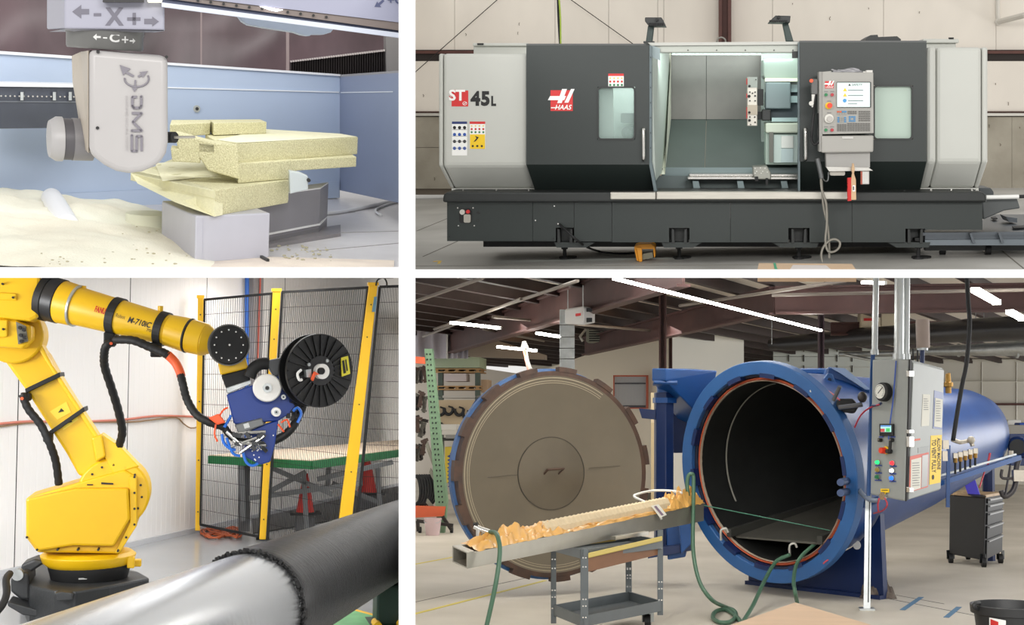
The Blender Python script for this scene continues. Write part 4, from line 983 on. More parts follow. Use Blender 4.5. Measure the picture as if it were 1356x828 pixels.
# ---------------------------------------------------------------- hinge post and arm
HP = thing('hinge_post', 'blue steel hinge post standing between the round door and vessel', 'post', PF(880, 745))
obj('column', MB().cyl(P(879, 735, 14.9), P(879, 520, 14.9), .112, n=6), M_bluedk, HP, bev=.01)
obj('collar', MB().cyl(P(880, 534, 14.9), P(880, 527, 14.9), .135, n=6), M_blue, HP)
obj('pivot', MB().cyl(P(880, 527, 14.9), P(880, 506, 14.9), .085, n=14), M_blue, HP, smooth=40)
obj('pivot_flange', MB().cyl(P(880, 511, 14.9), P(880, 507, 14.9), .13, n=12), M_bluedk, HP)
q = [P(864, 505, 14.6), P(881, 505, 14.5), P(941, 505, 15.2), P(915, 505, 15.6)]
obj('top_arm', MB().hexa([P(863, 504, 14.7), P(881, 504, 14.55), P(935, 560, 15.1), P(900, 560, 15.5)], [P(863, 488, 14.7), P(881, 488, 14.55), P(950, 491, 15.1), P(915, 488.5, 15.5)]), M_blue, HP, bev=.015)
obj('arm_gusset', MB().px([(890, 498), (908, 489), (945, 500), (920, 545), (905, 600), (892, 600)], 15.4, .12), M_bluedk, HP)
obj('clamp_bolt', MB().tube([P(866, 506.5, 14.6), P(897, 507, 14.6)], .022, n=8, smooth=1), M_blue, HP)
obj('lower_pedestal', MB().px([(884, 742), (908, 738), (912, 695), (902, 660), (893, 655), (880, 660)], 14.75, .35).px([(897, 672), (914, 660), (916, 720), (902, 735)], 14.5, .2), M_blue, HP, bev=.015)
obj('pedestal_base', MB().px([(858, 727), (918, 720), (918, 729), (858, 740)], 14.6, .5), M_bluedk, HP)
obj('door_arm', MB().px([(846, 541), (868, 543), (868, 556), (850, 554)], 14.85, .1), M_bluedk, HP)

# ---------------------------------------------------------------- round door
DA = Vector((-math.sin(math.radians(31)), math.cos(math.radians(31)), 0))
DO = P(734.5, 627.5, 13.8)
Rd = 136 * 13.8 / F
Dr = thing('vessel_door', 'round brown door of the vessel swung open on its hinge', 'door', PF(734, 772))
M_tan = mat('door_lining', (122, 113, 97), 0.36, .55, var=.05, scale=3)
M_brown = mat('rust_brown_lug', (66, 50, 42), 0.55, c2=(86, 62, 48), scale=9)
face = MB().lathe(DO, DA, [(0, .10), (.38, .085), (.75, .05), (Rd * .955, .0), (Rd * .955, .06)], n=96)
fc = obj('inner_face', face, M_tan, Dr, smooth=30)
rim = MB().lathe(DO, DA, [(Rd * .955, .0), (Rd, .0), (Rd, .12), (Rd * .955, .12)], n=96, closed=True)
obj('rim', rim, M_brown, Dr, smooth=30)
ndl = 15
for i in range(ndl):
    t0 = 2 * PI * (i + .12) / ndl; t1 = t0 + 2 * PI * .45 / ndl
    obj('lock_lug', MB().lathe(DO, DA, [(Rd - .005, -.006), (Rd + .045, -.006), (Rd + .045, .09), (Rd - .005, .09)], n=6, a0=t0, a1=t1, closed=True), M_brown, Dr)
obj('outer_rim', MB().lathe(DO, DA, [(Rd + .0, .12), (Rd + .03, .13), (Rd + .03, .20), (Rd - .1, .28), (.5, .5), (0, .58)], n=96), M_blue2, Dr, smooth=35)
dlt = mat('weld_line', (176, 164, 140), 0.45, .5)
for r, rr_ in ((.935 * Rd, .0045), (.905 * Rd, .0035), (.885 * Rd, .003)):
    z = .012 + (.955 * Rd - r) * .16
    obj('weld_line', MB().lathe(DO, DA, [(r - rr_, z - .012), (r + rr_, z - .012), (r + rr_, z + .0), (r - rr_, z)], n=64, a0=-.3, a1=PI + .6, closed=True, ref=(0, 0, -1)), dlt, fc)
obj('center_seam', MB().lathe(DO, DA, [(.367, .077), (.373, .077), (.373, .087), (.367, .087)], n=64, closed=True), mat('seam_dark', (70, 64, 54), 0.5), fc)
cdm = MB().lathe(DO, DA, [(0, .06), (.2, .066), (.364, .079)], n=64)
obj('center_disc', cdm, mat('door_lining_dark', (114, 105, 90), 0.34, .55, var=.05, scale=3), fc, smooth=180)
dpl = (DO + DA * .08, -DA)
def dln(p, q, w_):
    a = on(dpl, *p); b = on(dpl, *q); return MB().bar(a - DA * .015, b - DA * .03, w_, .01, up=DA)
obj('face_seam', dln((616, 635), (684, 629), .007), mat('seam_tan', (90, 82, 68), 0.5), fc)
obj('face_seam', dln((779, 620), (822, 617), .007), mat('seam_tan', (90, 82, 68), 0.5), fc)
a = on(dpl, 722, 622) - DA * .02; b = on(dpl, 743, 620.5) - DA * .02
obj('handle', MB().tube([on(dpl, 719.5, 629), a - DA * .04, a - DA * .05, b - DA * .05, on(dpl, 738, 629)], .012, n=6, smooth=1), M_brown, fc)
# rack teeth and box on the far left edge
gt = MB()
for i in range(9):
    v = 602 + i * 5.0; u0 = 596.5 - (0 if i < 6 else (i - 6) * -.5)
    gt.px([(u0, v), (u0 - 4.5, v + 2.5), (u0, v + 5)], 14.35, .06)
gt.px([(596, 600), (603, 598), (602, 650), (596, 648)], 14.35, .06)
obj('gear_rack', gt, mat('rack_blue', (22, 40, 116), 0.45), Dr)
obj('edge_box', MB().px([(622, 541), (629, 530), (651, 512), (656, 514), (657, 521), (630, 545)], 14.3, .3), M_bluedk, Dr, bev=.015)
RM[0] = BR
# ---------------------------------------------------------------- control cabinet on its struts
KB = thing('control_cabinet', 'grey electrical cabinet with gauge, lamps and papers beside the vessel', 'cabinet', P(1199, 664, 12.5))
TLc, TM, TRr = P(1155, 476, 12.9), P(1203, 475.5, 12.5), P(1250, 488, 13.1)
BLc, BM, BRr = P(1152.5, 655, 12.9), P(1198, 664.5, 12.5), P(1245.5, 649, 13.1)
TB_, BB_ = P(1205, 486, 13.5), P(1202, 652, 13.5)
M_cab = mat('cabinet_grey', (142, 146, 143), 0.42, var=.03, scale=5)
obj('housing', MB().hexa([BLc, BM, BRr, BB_], [TLc, TM, TRr, TB_]), M_cab, KB, bev=.015)
fl_ = plane3(TLc, TM, BM); fr_ = plane3(TM, TRr, BM)
dr_ = obj('door', dec([(1207, 480), (1248, 490), (1243.5, 647.5), (1201, 661.5)], fr_, .018), M_cab, KB, bev=.006)
obj('door_gap', dec([(1203.6, 476), (1206.5, 479), (1200.6, 662), (1198.6, 664)], fr_, .012), M_black, KB)
for v, h in ((491, 8), (569, 5), (578, 14), (645, 7)): obj('latch', dec(rect(1198, v, 1204, v + h), fr_, .03, .015), M_chrome, KB, bev=.004)
obj('panel_wire', MB().tube([on(fl_, u, v) + fl_[1] * .012 for u, v in ((1188, 478), (1186, 505), (1184, 530), (1180, 560), (1178, 582))], .006, n=5), mat('wire_blue', (40, 80, 170), 0.5), KB)
g_ = obj('gauge', disc(fl_, 1173.5, 519.5, .086, .06, n=28), M_black, KB, bev=.008)
obj('gauge_face', disc(fl_, 1172.3, 519, .066, .004, .061, n=24), mat('gauge_face', (220, 220, 212), 0.4), g_)
gt = MB()
pc = on(fl_, 1172.3, 519); ex = (BM - BLc).normalized(); ex = (ex - fl_[1] * ex.dot(fl_[1])).normalized(); ez = fl_[1].cross(ex); ez = ez if ez.z > 0 else -ez
for i in range(22):
    a = -.75 * PI + 1.5 * PI * i / 21 + PI / 2
    e = ex * math.cos(a) + ez * math.sin(a); gt.bar(pc + fl_[1] * .067 + e * .05, pc + fl_[1] * .067 + e * .06, .003, .002, up=fl_[1])
obj('gauge_tick', gt, M_blackp, g_, kind='stuff')
obj('gauge_needle', MB().bar(pc + fl_[1] * .067 - ex * .02 - ez * .02, pc + fl_[1] * .067 + ex * .036 + ez * .04, .006, .003, up=fl_[1]), M_blackp, g_)
obj('gauge_pipe', MB().tube([on(fl_, 1172, 534) + fl_[1] * .04, on(fl_, 1168, 537) + fl_[1] * .05, on(fl_, 1160, 537) + fl_[1] * .04], .012, n=6), M_bluedk, KB)
hm = obj('display', dec(rect(1166.5, 561.5, 1184.5, 577.5), fl_, .02), M_black, KB, bev=.004)
obj('display_screen', dec(rect(1168.5, 563.5, 1182.5, 572.5), fl_, .002, .02), mat('screen_teal', (150, 196, 190), 0.4, emit=.8), hm)
obj('screen_field', dec(rect(1168.7, 568, 1174, 572.2), fl_, .002, .022), mat('field_red', (176, 70, 70), 0.4, emit=.6), hm)
obj('screen_field', dec(rect(1176, 567.5, 1181, 572), fl_, .002, .022), mat('field_green', (60, 170, 90), 0.4, emit=.7), hm)
obj('screen_field', dec(rect(1168.7, 563.7, 1182, 565.2), fl_, .002, .022), mat('field_blue', (60, 110, 190), 0.4, emit=.7), hm)
for u, v in ((1167, 583), (1182.5, 583)):
    k = obj('selector_knob', disc(fl_, u, v, .018, .03), M_blackp, KB); obj('knob_tip', disc(fl_, u, v, .009, .004, .03), M_chrome, k)
    obj('knob_tag', dec(rect(u - 3, v - 5, u + 3, v - 3.4), fl_, .002), mat('tag_navy', (38, 62, 140), 0.5), KB)
obj('key_strap', MB().tube([on(fl_, 1182.5, 584) + fl_[1] * .03, on(fl_, 1182, 594) + fl_[1] * .03, on(fl_, 1181, 600) + fl_[1] * .03], .014, n=6), M_black, KB)
y = obj('emergency_plate', disc(fl_, 1174, 596.5, .036, .012, n=18), M_yel, KB)
obj('emergency_knob', disc(fl_, 1173, 597, .03, .05, .012, r1=.026), mat('knob_red', (206, 46, 40), 0.4), y)
obj('black_knob', disc(fl_, 1180, 598, .02, .05), M_blackp, KB)
for u, v, c, e in ((1163.5, 612.5, (40, 216, 120), 1.2), (1183, 613.5, (240, 50, 60), 1.2), (1163.3, 622.5, (150, 126, 60), 0), (1182.5, 623.5, (240, 246, 250), 1.2), (1163, 632, (36, 110, 72), 0), (1182.2, 633.5, (40, 110, 240), 1.2)):
    k = obj('pilot_ring', disc(fl_, u, v, .026, .012, n=16), M_chrome, KB)
    obj('pilot_lamp', disc(fl_, u, v, .02, .02, .012, n=14, r1=.015), mat('pilot_%d_%d_%d' % c, c, .3, emit=e), k)
    obj('pilot_tag', dec(rect(u - 4.5, v + 3.4, u + 4.5, v + 5), fl_, .002), mat('tag_navy', (38, 62, 140), 0.5), KB)
obj('warning_tag', dec(rect(1166.5, 647.5, 1177.5, 652.5), fl_, .003), M_yel, KB)
obj('tag_print', dec(rect(1168, 649, 1176, 650), fl_, .002, .003), M_blackp, KB)
sk = obj('socket', disc(fl_, 1171.5, 657, .036, .03, n=16), M_chrome, KB)
obj('plug_wire', MB().tube([on(fl_, 1168, 660) + fl_[1] * .03, on(fl_, 1166, 668) + fl_[1] * .03, P(1163, 677, 12.8)], .008, n=5).tube([on(fl_, 1175, 660) + fl_[1] * .03, P(1175, 669, 12.6), P(1168, 677, 12.8), P(1157, 680, 13.2)], .008, n=5), redh, KB, kind='stuff')
# papers on the cabinet door
def paper(name, poly, m, lab=None, off=.018): return obj(name, dec(poly, fr_, .003, off), m, KB, label=lab)
pw = mat('paper_white', (222, 220, 208), 0.7)
p1 = paper('paper_note', [(1219.5, 522), (1229, 522.5), (1227.5, 564), (1217.5, 564.5)], pw)
def lines(parent, u0, u1, v0, v1, n, m=None, off=.022, w_=.7, skew=0):
    mb = MB(); random.seed(int(u0 * 7 + v0))
    for i in range(n):
        v = v0 + (v1 - v0) * i / n; dec([(u0, v), (u0 + (u1 - u0) * random.uniform(.5, 1), v + skew), (u0 + (u1 - u0) * .9, v + w_ + skew), (u0, v + w_)], fr_, .001, off, mb)
    obj('text_line', mb, m or mat('print_grey', (120, 120, 122), 0.6), parent, kind='stuff')
lines(p1, 1220, 1227, 528, 545, 6)
p2 = paper('paper_holder', [(1234.5, 517), (1246, 520), (1245, 569), (1232.5, 567.5)], mat('holder_blue', (74, 92, 140), 0.4))
obj('held_paper', dec([(1235.5, 527), (1245, 529), (1244, 566.5), (1234, 565)], fr_, .003, .021), pw, p2)
lines(p2, 1236, 1243, 531, 560, 9, off=.026)
p3 = paper('yellow_warning_sheet', [(1230, 577), (1244.5, 576), (1242.5, 639), (1228, 642)], M_yel)
def vtext(parent, body, u0, v0, u1, v1, off=.023):
    q_ = [on(fr_, u, v) + fr_[1] * off for u, v in ((u0, v0), (u0, v1), (u1, v0))]
    obj('lettering', text_mb(body, q_, bold=.02, depth=0), M_blackp, parent)
vtext(p3, 'ALLOW MACHINE', 1238, 580, 1242.5, 622); vtext(p3, 'TO VENT FULLY', 1231, 582, 1236.5, 626)
obj('seal_mark', MB().cyl(on(fr_, 1232.5, 632) + fr_[1] * .021, on(fr_, 1232.5, 632) + fr_[1] * .024, .022, n=14), M_blackp, p3)
p4 = paper('red_framed_sheet', [(1202.5, 604.5), (1227, 599), (1226, 645), (1201, 652)], mat('frame_red', (206, 92, 76), 0.5))
obj('held_paper', dec([(1203.5, 609), (1217, 605.5), (1216, 646.5), (1202.5, 650.5)], fr_, .003, .021), pw, p4)
obj('empty_pocket', dec([(1218, 603.5), (1226, 601.5), (1225, 643.5), (1217, 646)], fr_, .003, .021), mat('pocket_grey', (150, 148, 146), 0.3), p4)
lines(p4, 1204.5, 1215, 613, 646, 10, off=.026, skew=-.6)
obj('orange_label', dec([(1205, 582), (1216, 580.5), (1216, 583), (1205, 584.5)], fr_, .002, .018), mat('label_orange', (206, 84, 46), 0.5), KB)
obj('name_plate', dec([(1213, 593), (1227, 590.5), (1227, 598), (1213, 600)], fr_, .002, .018), mat('plate_grey2', (120, 124, 122), 0.4), KB)
# struts and conduits
st = thing('support_strut', 'grey slotted steel strut bolted to the floor carrying the cabinet', 'post', PF(1148, 808))
zb = PF(1148, 808); dS = zb.y
obj('strut', MB().hexa([P(1143.5, 806, dS), P(1152.5, 806, dS), P(1152.5, 805, dS + .05), P(1143.5, 805, dS + .05)], [P(1146, 655, dS + .1), P(1154, 655, dS + .1), P(1154, 655, dS + .15), P(1146, 655, dS + .15)]), M_galv, st)
obj('strut_slot', MB().hexa([P(1149.2, 798, dS - .004), P(1150.6, 798, dS - .004), P(1150.6, 798, dS + .05), P(1149.2, 798, dS + .05)], [P(1150.8, 660, dS + .094), P(1152.2, 660, dS + .094), P(1152.2, 660, dS + .15), P(1150.8, 660, dS + .15)]), M_darker, st)
obj('base_plate', MB().box(zb + Vector((0, .02, .008)), (.14, .13, .016)), M_galv, st)
bsu = MB().px([(1153.5, 468), (1159, 468), (1157, 500), (1155.5, 560), (1152.5, 657), (1148, 657)], 13.02, .05)
obj('blue_strut', bsu, M_blue, KB)
cdm = mat('conduit_galvanised', (186, 190, 190), 0.3, .7, var=.05, scale=8)
for u0, u1, r, v1, d, lab in ((1160.5, 1158, .028, 470, 12.95, 'slim galvanised conduit rising to the roof left of the cabinet top'), (1191, 1190, .042, 476, 12.75, 'thicker galvanised conduit rising straight from the cabinet top'), (1200.5, 1199.5, .032, 476, 12.85, 'galvanised conduit touching the right side of the thicker conduit')):
    t = thing('conduit_pole', lab, 'pipe', P(u1, v1, d))
    obj('pipe', MB().cyl(P(u1, v1, d), P(u0, 350, d), r, n=14), cdm, t, smooth=40)
    obj('fitting', MB().cyl(P(u1, v1, d), P(u1, v1 - 7, d), r * 1.3, n=14), M_galv, t, smooth=40)
si = thing('exhaust_silencer', 'dusty brown cylindrical silencer standing on top of the cabinet', 'silencer', P(1222, 478, 13.2))
obj('can', MB().lathe(P(1222.5, 461, 13.2), (0, 0, 1), [(0, 0), (.058, 0), (.062, .01), (.064, .25), (.058, .268), (0, .27)], n=20), mat('silencer_brown', (158, 142, 132), 0.6, var=.06), si, smooth=40)
obj('neck', MB().cyl(P(1221, 483, 13.2), P(1221.5, 461, 13.2), .022, n=12), M_bluedk, si)
obj('flange', MB().cyl(P(1221.5, 464, 13.2), P(1221.5, 461, 13.2), .05, n=12), M_galv, si)
bvr = thing('relief_valve', 'brass relief valve on the shell behind the cabinet', 'valve', P(1256, 521, 14.6))
obj('body', MB().lathe(P(1256, 521, 14.6), (0, 0, 1), [(0, 0), (.03, 0), (.03, .06), (.05, .07), (.05, .11), (.03, .12), (.025, .2), (0, .21)], n=12), mat('brass', (166, 128, 66), 0.35, .8), bvr)
obj('stem', MB().cyl(P(1256.5, 500, 14.6), P(1257, 494, 14.6), .012, n=8), mat('brass', (166, 128, 66), 0.35, .8), bvr)
sp = MB()
for u in (1203, 1209, 1215): sp.tube([P(u, 477 + (u - 1203) * .2, 12.9), P(u, 460 + (u - 1203) * .3, 12.9)], .008, n=6, smooth=1)
obj('antenna', sp, M_black, KB, kind='stuff')

# ---------------------------------------------------------------- hose, rail and valves on the right
one('hanging_hose', MB().tube([P(1280, 360, 13.6), P(1282, 400, 13.6), P(1284, 430, 13.6), P(1280, 480, 13.6), P(1274, 510, 13.6), P(1268, 545, 13.6), P(1262, 584, 13.6)], .022, n=10, smooth=5), M_black, 'thick black hose hanging from the roof down to the valves', 'hose', smooth=180)
vm = thing('valve_manifold', 'row of small brass and silver valves on the blue rail', 'valve', P(1278, 622, 15))
rail = MB().bar(P(1244, 640, 14.6), P(1350, 606, 15.5), .05, .05)
obj('blue_rail', rail, M_blue, vm); obj('silver_rail', MB().bar(P(1244, 630, 14.6), P(1345, 602, 15.5), .02, .02), M_galv, vm)
obj('blue_leg', MB().bar(P(1256, 590, 14.6), P(1255, 672, 14.6), .035, .035, up=(0, 1, 0)), M_blue, vm)
brass = mat('brass', (166, 128, 66), 0.35, .8)
for i in range(5):
    u = 1265 + i * 6.6; v = 604 - i * 1.6
    k = obj('valve_body', MB().box(P(u, v, 14.7 + i * .05), (.05, .05, .06)), mat('valve_silver', (186, 178, 164), 0.35, .6), vm, bev=.005)
    obj('solenoid', MB().cyl(P(u, v + 3, 14.68 + i * .05), P(u, v + 9, 14.68 + i * .05), .022, n=8), brass, k)
    obj('valve_pipe', MB().cyl(P(u, v + 8, 14.7 + i * .05), P(u, v + 24 - i * 1.2, 14.7 + i * .05), .012, n=8), M_blackp, k)
obj('top_valve', MB().tube([P(1260, 582, 14.4), P(1272, 586, 14.4), P(1284, 584, 14.5), P(1288, 591, 14.5)], .022, n=8).sphere(P(1286, 583, 14.45), .04).box(P(1252, 589, 14.4), (.06, .06, .09)).box(P(1251, 604, 14.4), (.05, .05, .1)), mat('valve_silver', (186, 178, 164), 0.35, .6), vm, kind='stuff')
obj('red_rod', MB().cyl(P(1308, 616, 15.2), P(1311, 600, 15.2), .012, n=6).cyl(P(1297, 646, 15), P(1304, 624, 15.1), .008, n=6), redh, vm, kind='stuff')
mo = thing('electric_motor', 'dark blue electric motor on the far right behind the rail', 'motor', P(1348, 606, 16.5))
obj('body', MB().cyl(P(1347.5, 592, 16.6), P(1347.5, 592, 16.6) + Vector((.25, .35, 0)), .125, n=20), M_bluedk, mo, bev=.01)
obj('end_cap', MB().cyl(P(1347.5, 592, 16.6), P(1347.5, 592, 16.57), .09, n=16), M_black, mo)
obj('top_box', MB().pxbox(1336, 575, 1360, 583, 16.7, .3), M_bluedk, mo, bev=.01)
obj('stand', MB().pxbox(1338, 606, 1360, 617, 16.6, .3), M_bluedk, mo, bev=.01)
pp = thing('drain_pipework', 'dark pipework with valve hanging below the blue rail on the right', 'pipe', PF(1335, 700))
obj('pipe', MB().tube([P(1350, 606, 15.6), P(1346, 620, 15.6), P(1345, 640, 15.6), P(1340, 652, 15.6), P(1330, 658, 15.6), P(1326, 650, 15.6)], .03, n=8).tube([P(1327, 622, 15.5), P(1326, 632, 15.5), P(1334, 634, 15.5), P(1350, 632, 15.5)], .016, n=8).tube([P(1338, 616, 15.5), P(1334, 640, 15.5), P(1331, 656, 15.5)], .012, n=6), mat('pipe_dark', (70, 66, 66), 0.4, .4), pp, smooth=60)
obj('valve', MB().box(P(1350, 630, 15.5), (.14, .12, .12)).cyl(P(1338, 597, 15.5), P(1338, 604, 15.5), .03, n=8), mat('valve_silver', (186, 178, 164), 0.35, .6), pp, kind='stuff')
for u0, v0, u1, v1, d, lab, c, cat in ((1334, 556, 1352, 563, 36, 'white carton on the shelf at the far wall', (226, 226, 222), 'box'), (1333, 563, 1358, 575, 34, 'grey machine table in front of the far wall', (150, 146, 138), 'table'), (1350, 560, 1362, 568, 35, 'blue bin at the right edge by the far wall', (40, 80, 170), 'bin')):
    one('far_' + cat, MB().pxbox(u0, v0, u1, v1, d, .6), mat(lab, c, .6), lab, cat, bev=.02)
# ---------------------------------------------------------------- tool chest with laptop
wb = PF(1303, 752); 
T = thing('tool_chest', 'black rolling tool chest with drawers and a wooden top', 'tool chest', wb)
zt = 0
def cc(u, v, d): return P(u, v, d)
dn = wb.y + .02
A, B_, Cc = cc(1303, 743, dn), cc(1256.5, 734, dn + .5), cc(1326.5, 731, dn + .55)
A2, B2, C2 = cc(1305, 659, dn), cc(1257.5, 655.5, dn + .5), cc(1328, 655, dn + .55)
Dd = B_ + Cc - A; Dd2 = B2 + C2 - A2
obj('carcass', MB().hexa([A, Cc, Dd, B_], [A2, C2, Dd2, B2]), mat('chest_black', (18, 18, 19), 0.45), T, bev=.015)
pf = plane3(A, Cc, C2)
for i, (a, b) in enumerate(((.02, .10), (.12, .23), (.25, .44), (.46, .66), (.68, .98))):
    def q(s, t): return (A2.lerp(C2, s)).lerp(A.lerp(Cc, s), t)
    f = [q(.06, a), q(.94, a), q(.94, b), q(.06, b)]
    dw = obj('drawer', MB().prism(f, pf[1] * .02), mat('drawer_black', (24, 24, 25), 0.4), T, bev=.004)
    h = [q(.1, a + .01), q(.9, a + .01), q(.9, a + .035), q(.1, a + .035)]
    obj('drawer_pull', MB().prism([k + pf[1] * .02 for k in h], pf[1] * .02), mat('pull_grey', (150, 150, 150), 0.3, .7), dw)
up = Vector((0, 0, 1)); ctr = (A2 + C2 + Dd2 + B2) / 4
top = [k + (k - ctr) * .03 for k in (A2, C2, Dd2, B2)]
obj('wooden_top', MB().prism(top, up * .03), mat('chest_wood', (168, 140, 104), 0.5, var=.12, scale=5, stretch=(.3, 2, 1)), T)
for k in (A, Cc, B_, Dd):
    k2 = k + (ctr - k) * .06; k2 = Vector((k2.x, k2.y, -1.7))
    w_ = obj('caster', MB().cyl(k2 + Vector((-.025, 0, .06)), k2 + Vector((.025, 0, .06)), .06, n=16), M_black, T)
    obj('caster_fork', MB().bar(k2 + Vector((.03, 0, .05)), k2 + Vector((.03, 0, .16)), .05, .01).bar(k2 + Vector((-.03, 0, .05)), k2 + Vector((-.03, 0, .16)), .05, .01), M_darker, w_)
lt = A2.lerp(ctr, .30) + up * .035
lp = thing('laptop', 'open laptop with purple screen standing on the tool chest', 'laptop', lt)
ez0 = (A2 - B2).normalized(); ey0 = (C2 - A2).normalized()
kb = P(1290, 652.5, lt.y)
sc0, sc1, sc2_, sc3 = P(1282, 655.5, lt.y - .06), P(1298, 656.5, lt.y - .1), P(1291, 635, lt.y - .04), P(1275, 635.5, lt.y)
obj('screen', MB().prism([sc0, sc1, sc2_, sc3], (.005, .01, 0)), mat('laptop_screen', (72, 66, 160), 0.3, emit=.5), lp)
obj('keyboard', MB().prism([sc0 + Vector((0, 0, 0)), sc1, P(1306, 658.5, lt.y - .22), P(1288, 658.5, lt.y - .2)], (0, 0, .012)), M_blackp, lp)
# ---------------------------------------------------------------- utility cart
CA = thing('utility_cart', 'grey steel utility cart with brown side panel carrying the long channel', 'cart', PF(800, 845))
mid, rgt, lft, rear = (10.6, 11.6, 11.2, 12.2)
def post(u0, u1, v0, v1, d, dx=.03):
    mb = MB(); mb.pxbox(u0, v0, u1, v1, d, .006).pxbox(u1 - .8 if dx < 0 else u0, v0, u1 if dx < 0 else u0 + .8, v1, d, .045); return mb
ZL = -1.62
for u0, u1, v0, v1, d in ((768.5, 779, 727, 838, mid), (870.5, 878, 702, 815, rgt), (729.5, 736.5, 729, 826, lft), (828.5, 836.5, 742, 797, rear)):
    l = obj('leg', post(u0, u1, v0, v1, d), M_grey, CA)
    h = MB()
    for v in (v0 + 12, v0 + 24, v1 - 44, v1 - 35, v1 - 20): h.pxcyl((u0 + u1) / 2 - 1.6, v, d - .004, 1.1, .006, 8).pxcyl((u0 + u1) / 2 + 2, v, d - .004, 1.1, .006, 8)
    obj('bolt', h, M_chrome, l, kind='stuff')
def tray(cs, ht, name):
    a, b, c_, d_ = cs; mb = MB(); u = Vector((0, 0, ht))
    mb.prism(cs, (0, 0, .01))
    for p, q in ((a, b), (b, c_), (c_, d_), (d_, a)):
        n = (q - p).cross(Vector((0, 0, 1))).normalized() * .008
        mb.hexa([p - n, q - n, q + n, p + n], [p - n + u, q - n + u, q + n + u, p + n + u])
    return obj(name, mb, M_grey, CA)
lo = [P(772, 838, mid), P(875, 810, rgt), P(833, 787, rear), P(734, 818, lft)]
zl = sum(p.z for p in lo) / 4
lo = [Vector((p.x, p.y, zl)) for p in lo]
tray(lo, .085, 'lower_shelf')
tp = [P(771, 739, mid), P(876, 716, rgt), P(833, 708, rear), P(733, 727, lft)]
zt_ = -1.02
tp = [Vector((p.x, p.y, zt_)) for p in tp]
tray(tp, .07, 'top_shelf')
A_, B_2 = P(779, 751, mid - .01), P(871, 728, rgt - .01)
obj('brown_panel', MB().hexa([P(779, 757.5, mid), P(871, 735, rgt), P(871, 735, rgt + .02), P(779, 757.5, mid + .02)], [P(779, 737, mid), P(871, 713, rgt), P(871, 713, rgt + .02), P(779, 737, mid + .02)]), mat('hardboard_brown', (128, 88, 58), 0.6, var=.06), CA)
obj('yellow_rail', MB().hexa([P(779, 739.5, mid - .06), P(877, 716.5, rgt - .06), P(877, 716.5, rgt), P(779, 739.5, mid)], [P(779, 732.5, mid - .06), P(877, 710, rgt - .06), P(877, 710, rgt), P(779, 732.5, mid)]), mat('rail_yellow', (206, 184, 96), 0.5), CA, bev=.006)
cw = PF(858, 832)
cw = Vector((cw.x, cw.y, -1.7))
c_ = obj('caster', MB().cyl(cw + Vector((-.025, 0, .06)), cw + Vector((.025, 0, .06)), .06, n=18), M_black, CA)
obj('caster_fork', MB().bar(cw + Vector((.03, 0, .05)), cw + Vector((.03, 0, .16)), .05, .01).bar(cw + Vector((-.03, 0, .05)), cw + Vector((-.03, 0, .16)), .05, .01), M_galv, c_)
for nm, a, b, c, lab, cat in (('yellow_tool', (779, 718), (812, 714), mat('tool_yellow', (214, 180, 40), .5), 'yellow handled tool lying in the top tray of the cart', 'tool'), ('metal_rule', (812, 713), (856, 706), M_steel, 'steel straightedge lying in the top tray of the cart', 'ruler')):
    one(nm, MB().bar(P(a[0], a[1], 11.3), P(b[0], b[1], 11.7), .05, .03), c, lab, cat)
# ---------------------------------------------------------------- channel beam with wrapped part
d0, d1 = 9.15, 13.6
CH = thing('metal_channel', 'long grey metal channel lying across the cart with open end', 'beam', P(610, 753, d0))
M_al = mat('channel_metal', (158, 154, 142), 0.35, .55, var=.06, scale=5)
f0, f1 = P(619, 753.5, d0), P(932, 690, d1); g0, g1 = P(619, 733.5, d0), P(932, 667, d1)
h0 = (g0 - f0).length
tb = Vector((-.098, .03, .012))       # width of the section toward the left and back
wv = P(599, 744.5, d0 + .03) - f0
top_off = g0 - f0; top_off1 = g1 - f1
t_ = .008
mb = MB()
def slab4(a, b, c, d, n): mb.prism([a, b, c, d], n)
slab4(f0, f1, g1, g0, wv.normalized() * t_)                                 # near side
slab4(f0 + wv, f1 + wv, g1 + wv, g0 + wv, -wv.normalized() * t_)            # far side
slab4(f0, f1, f1 + wv, f0 + wv, Vector((0, 0, t_)))                         # bottom
obj('channel', mb, M_al, CH)
slab_t = MB().prism([g0, g0.lerp(g1, .02), g0.lerp(g1, .02) + wv, g0 + wv], Vector((0, 0, t_)))
obj('end_lip', slab_t, M_al, CH)
def along(t, u=.5, z=0.0): return g0.lerp(g1, t) + wv * u + Vector((0, 0, z))
cp_ = MB()
nb = 64
pr = [(.15, -.03), (.2, .045), (.42, .075), (.72, .07), (.85, -.03)]
def part_pt(i, k):
    t = .27 + .55 * i / nb
    u, z = pr[k]; rib = (.006 if i % 2 else 0) if k in (1, 2, 3) else 0
    return along(t, u, (z + rib) * (1 + .25 * t))
for i in range(nb):
    for k in range(4):
        b = len(cp_.v); cp_.v += [part_pt(i, k), part_pt(i + 1, k), part_pt(i + 1, k + 1), part_pt(i, k + 1)]; cp_.f.append((b, b + 1, b + 2, b + 3))
cp_.f.append(tuple(len(cp_.v) + k for k in range(5))); cp_.v += [part_pt(0, k) for k in range(5)]
one('ribbed_part', cp_, mat('breather_cream', (216, 196, 160), 0.8, var=.05, scale=20), 'long cream ribbed part lying inside the bagged metal channel', 'part')
random.seed(11)
from mathutils import noise
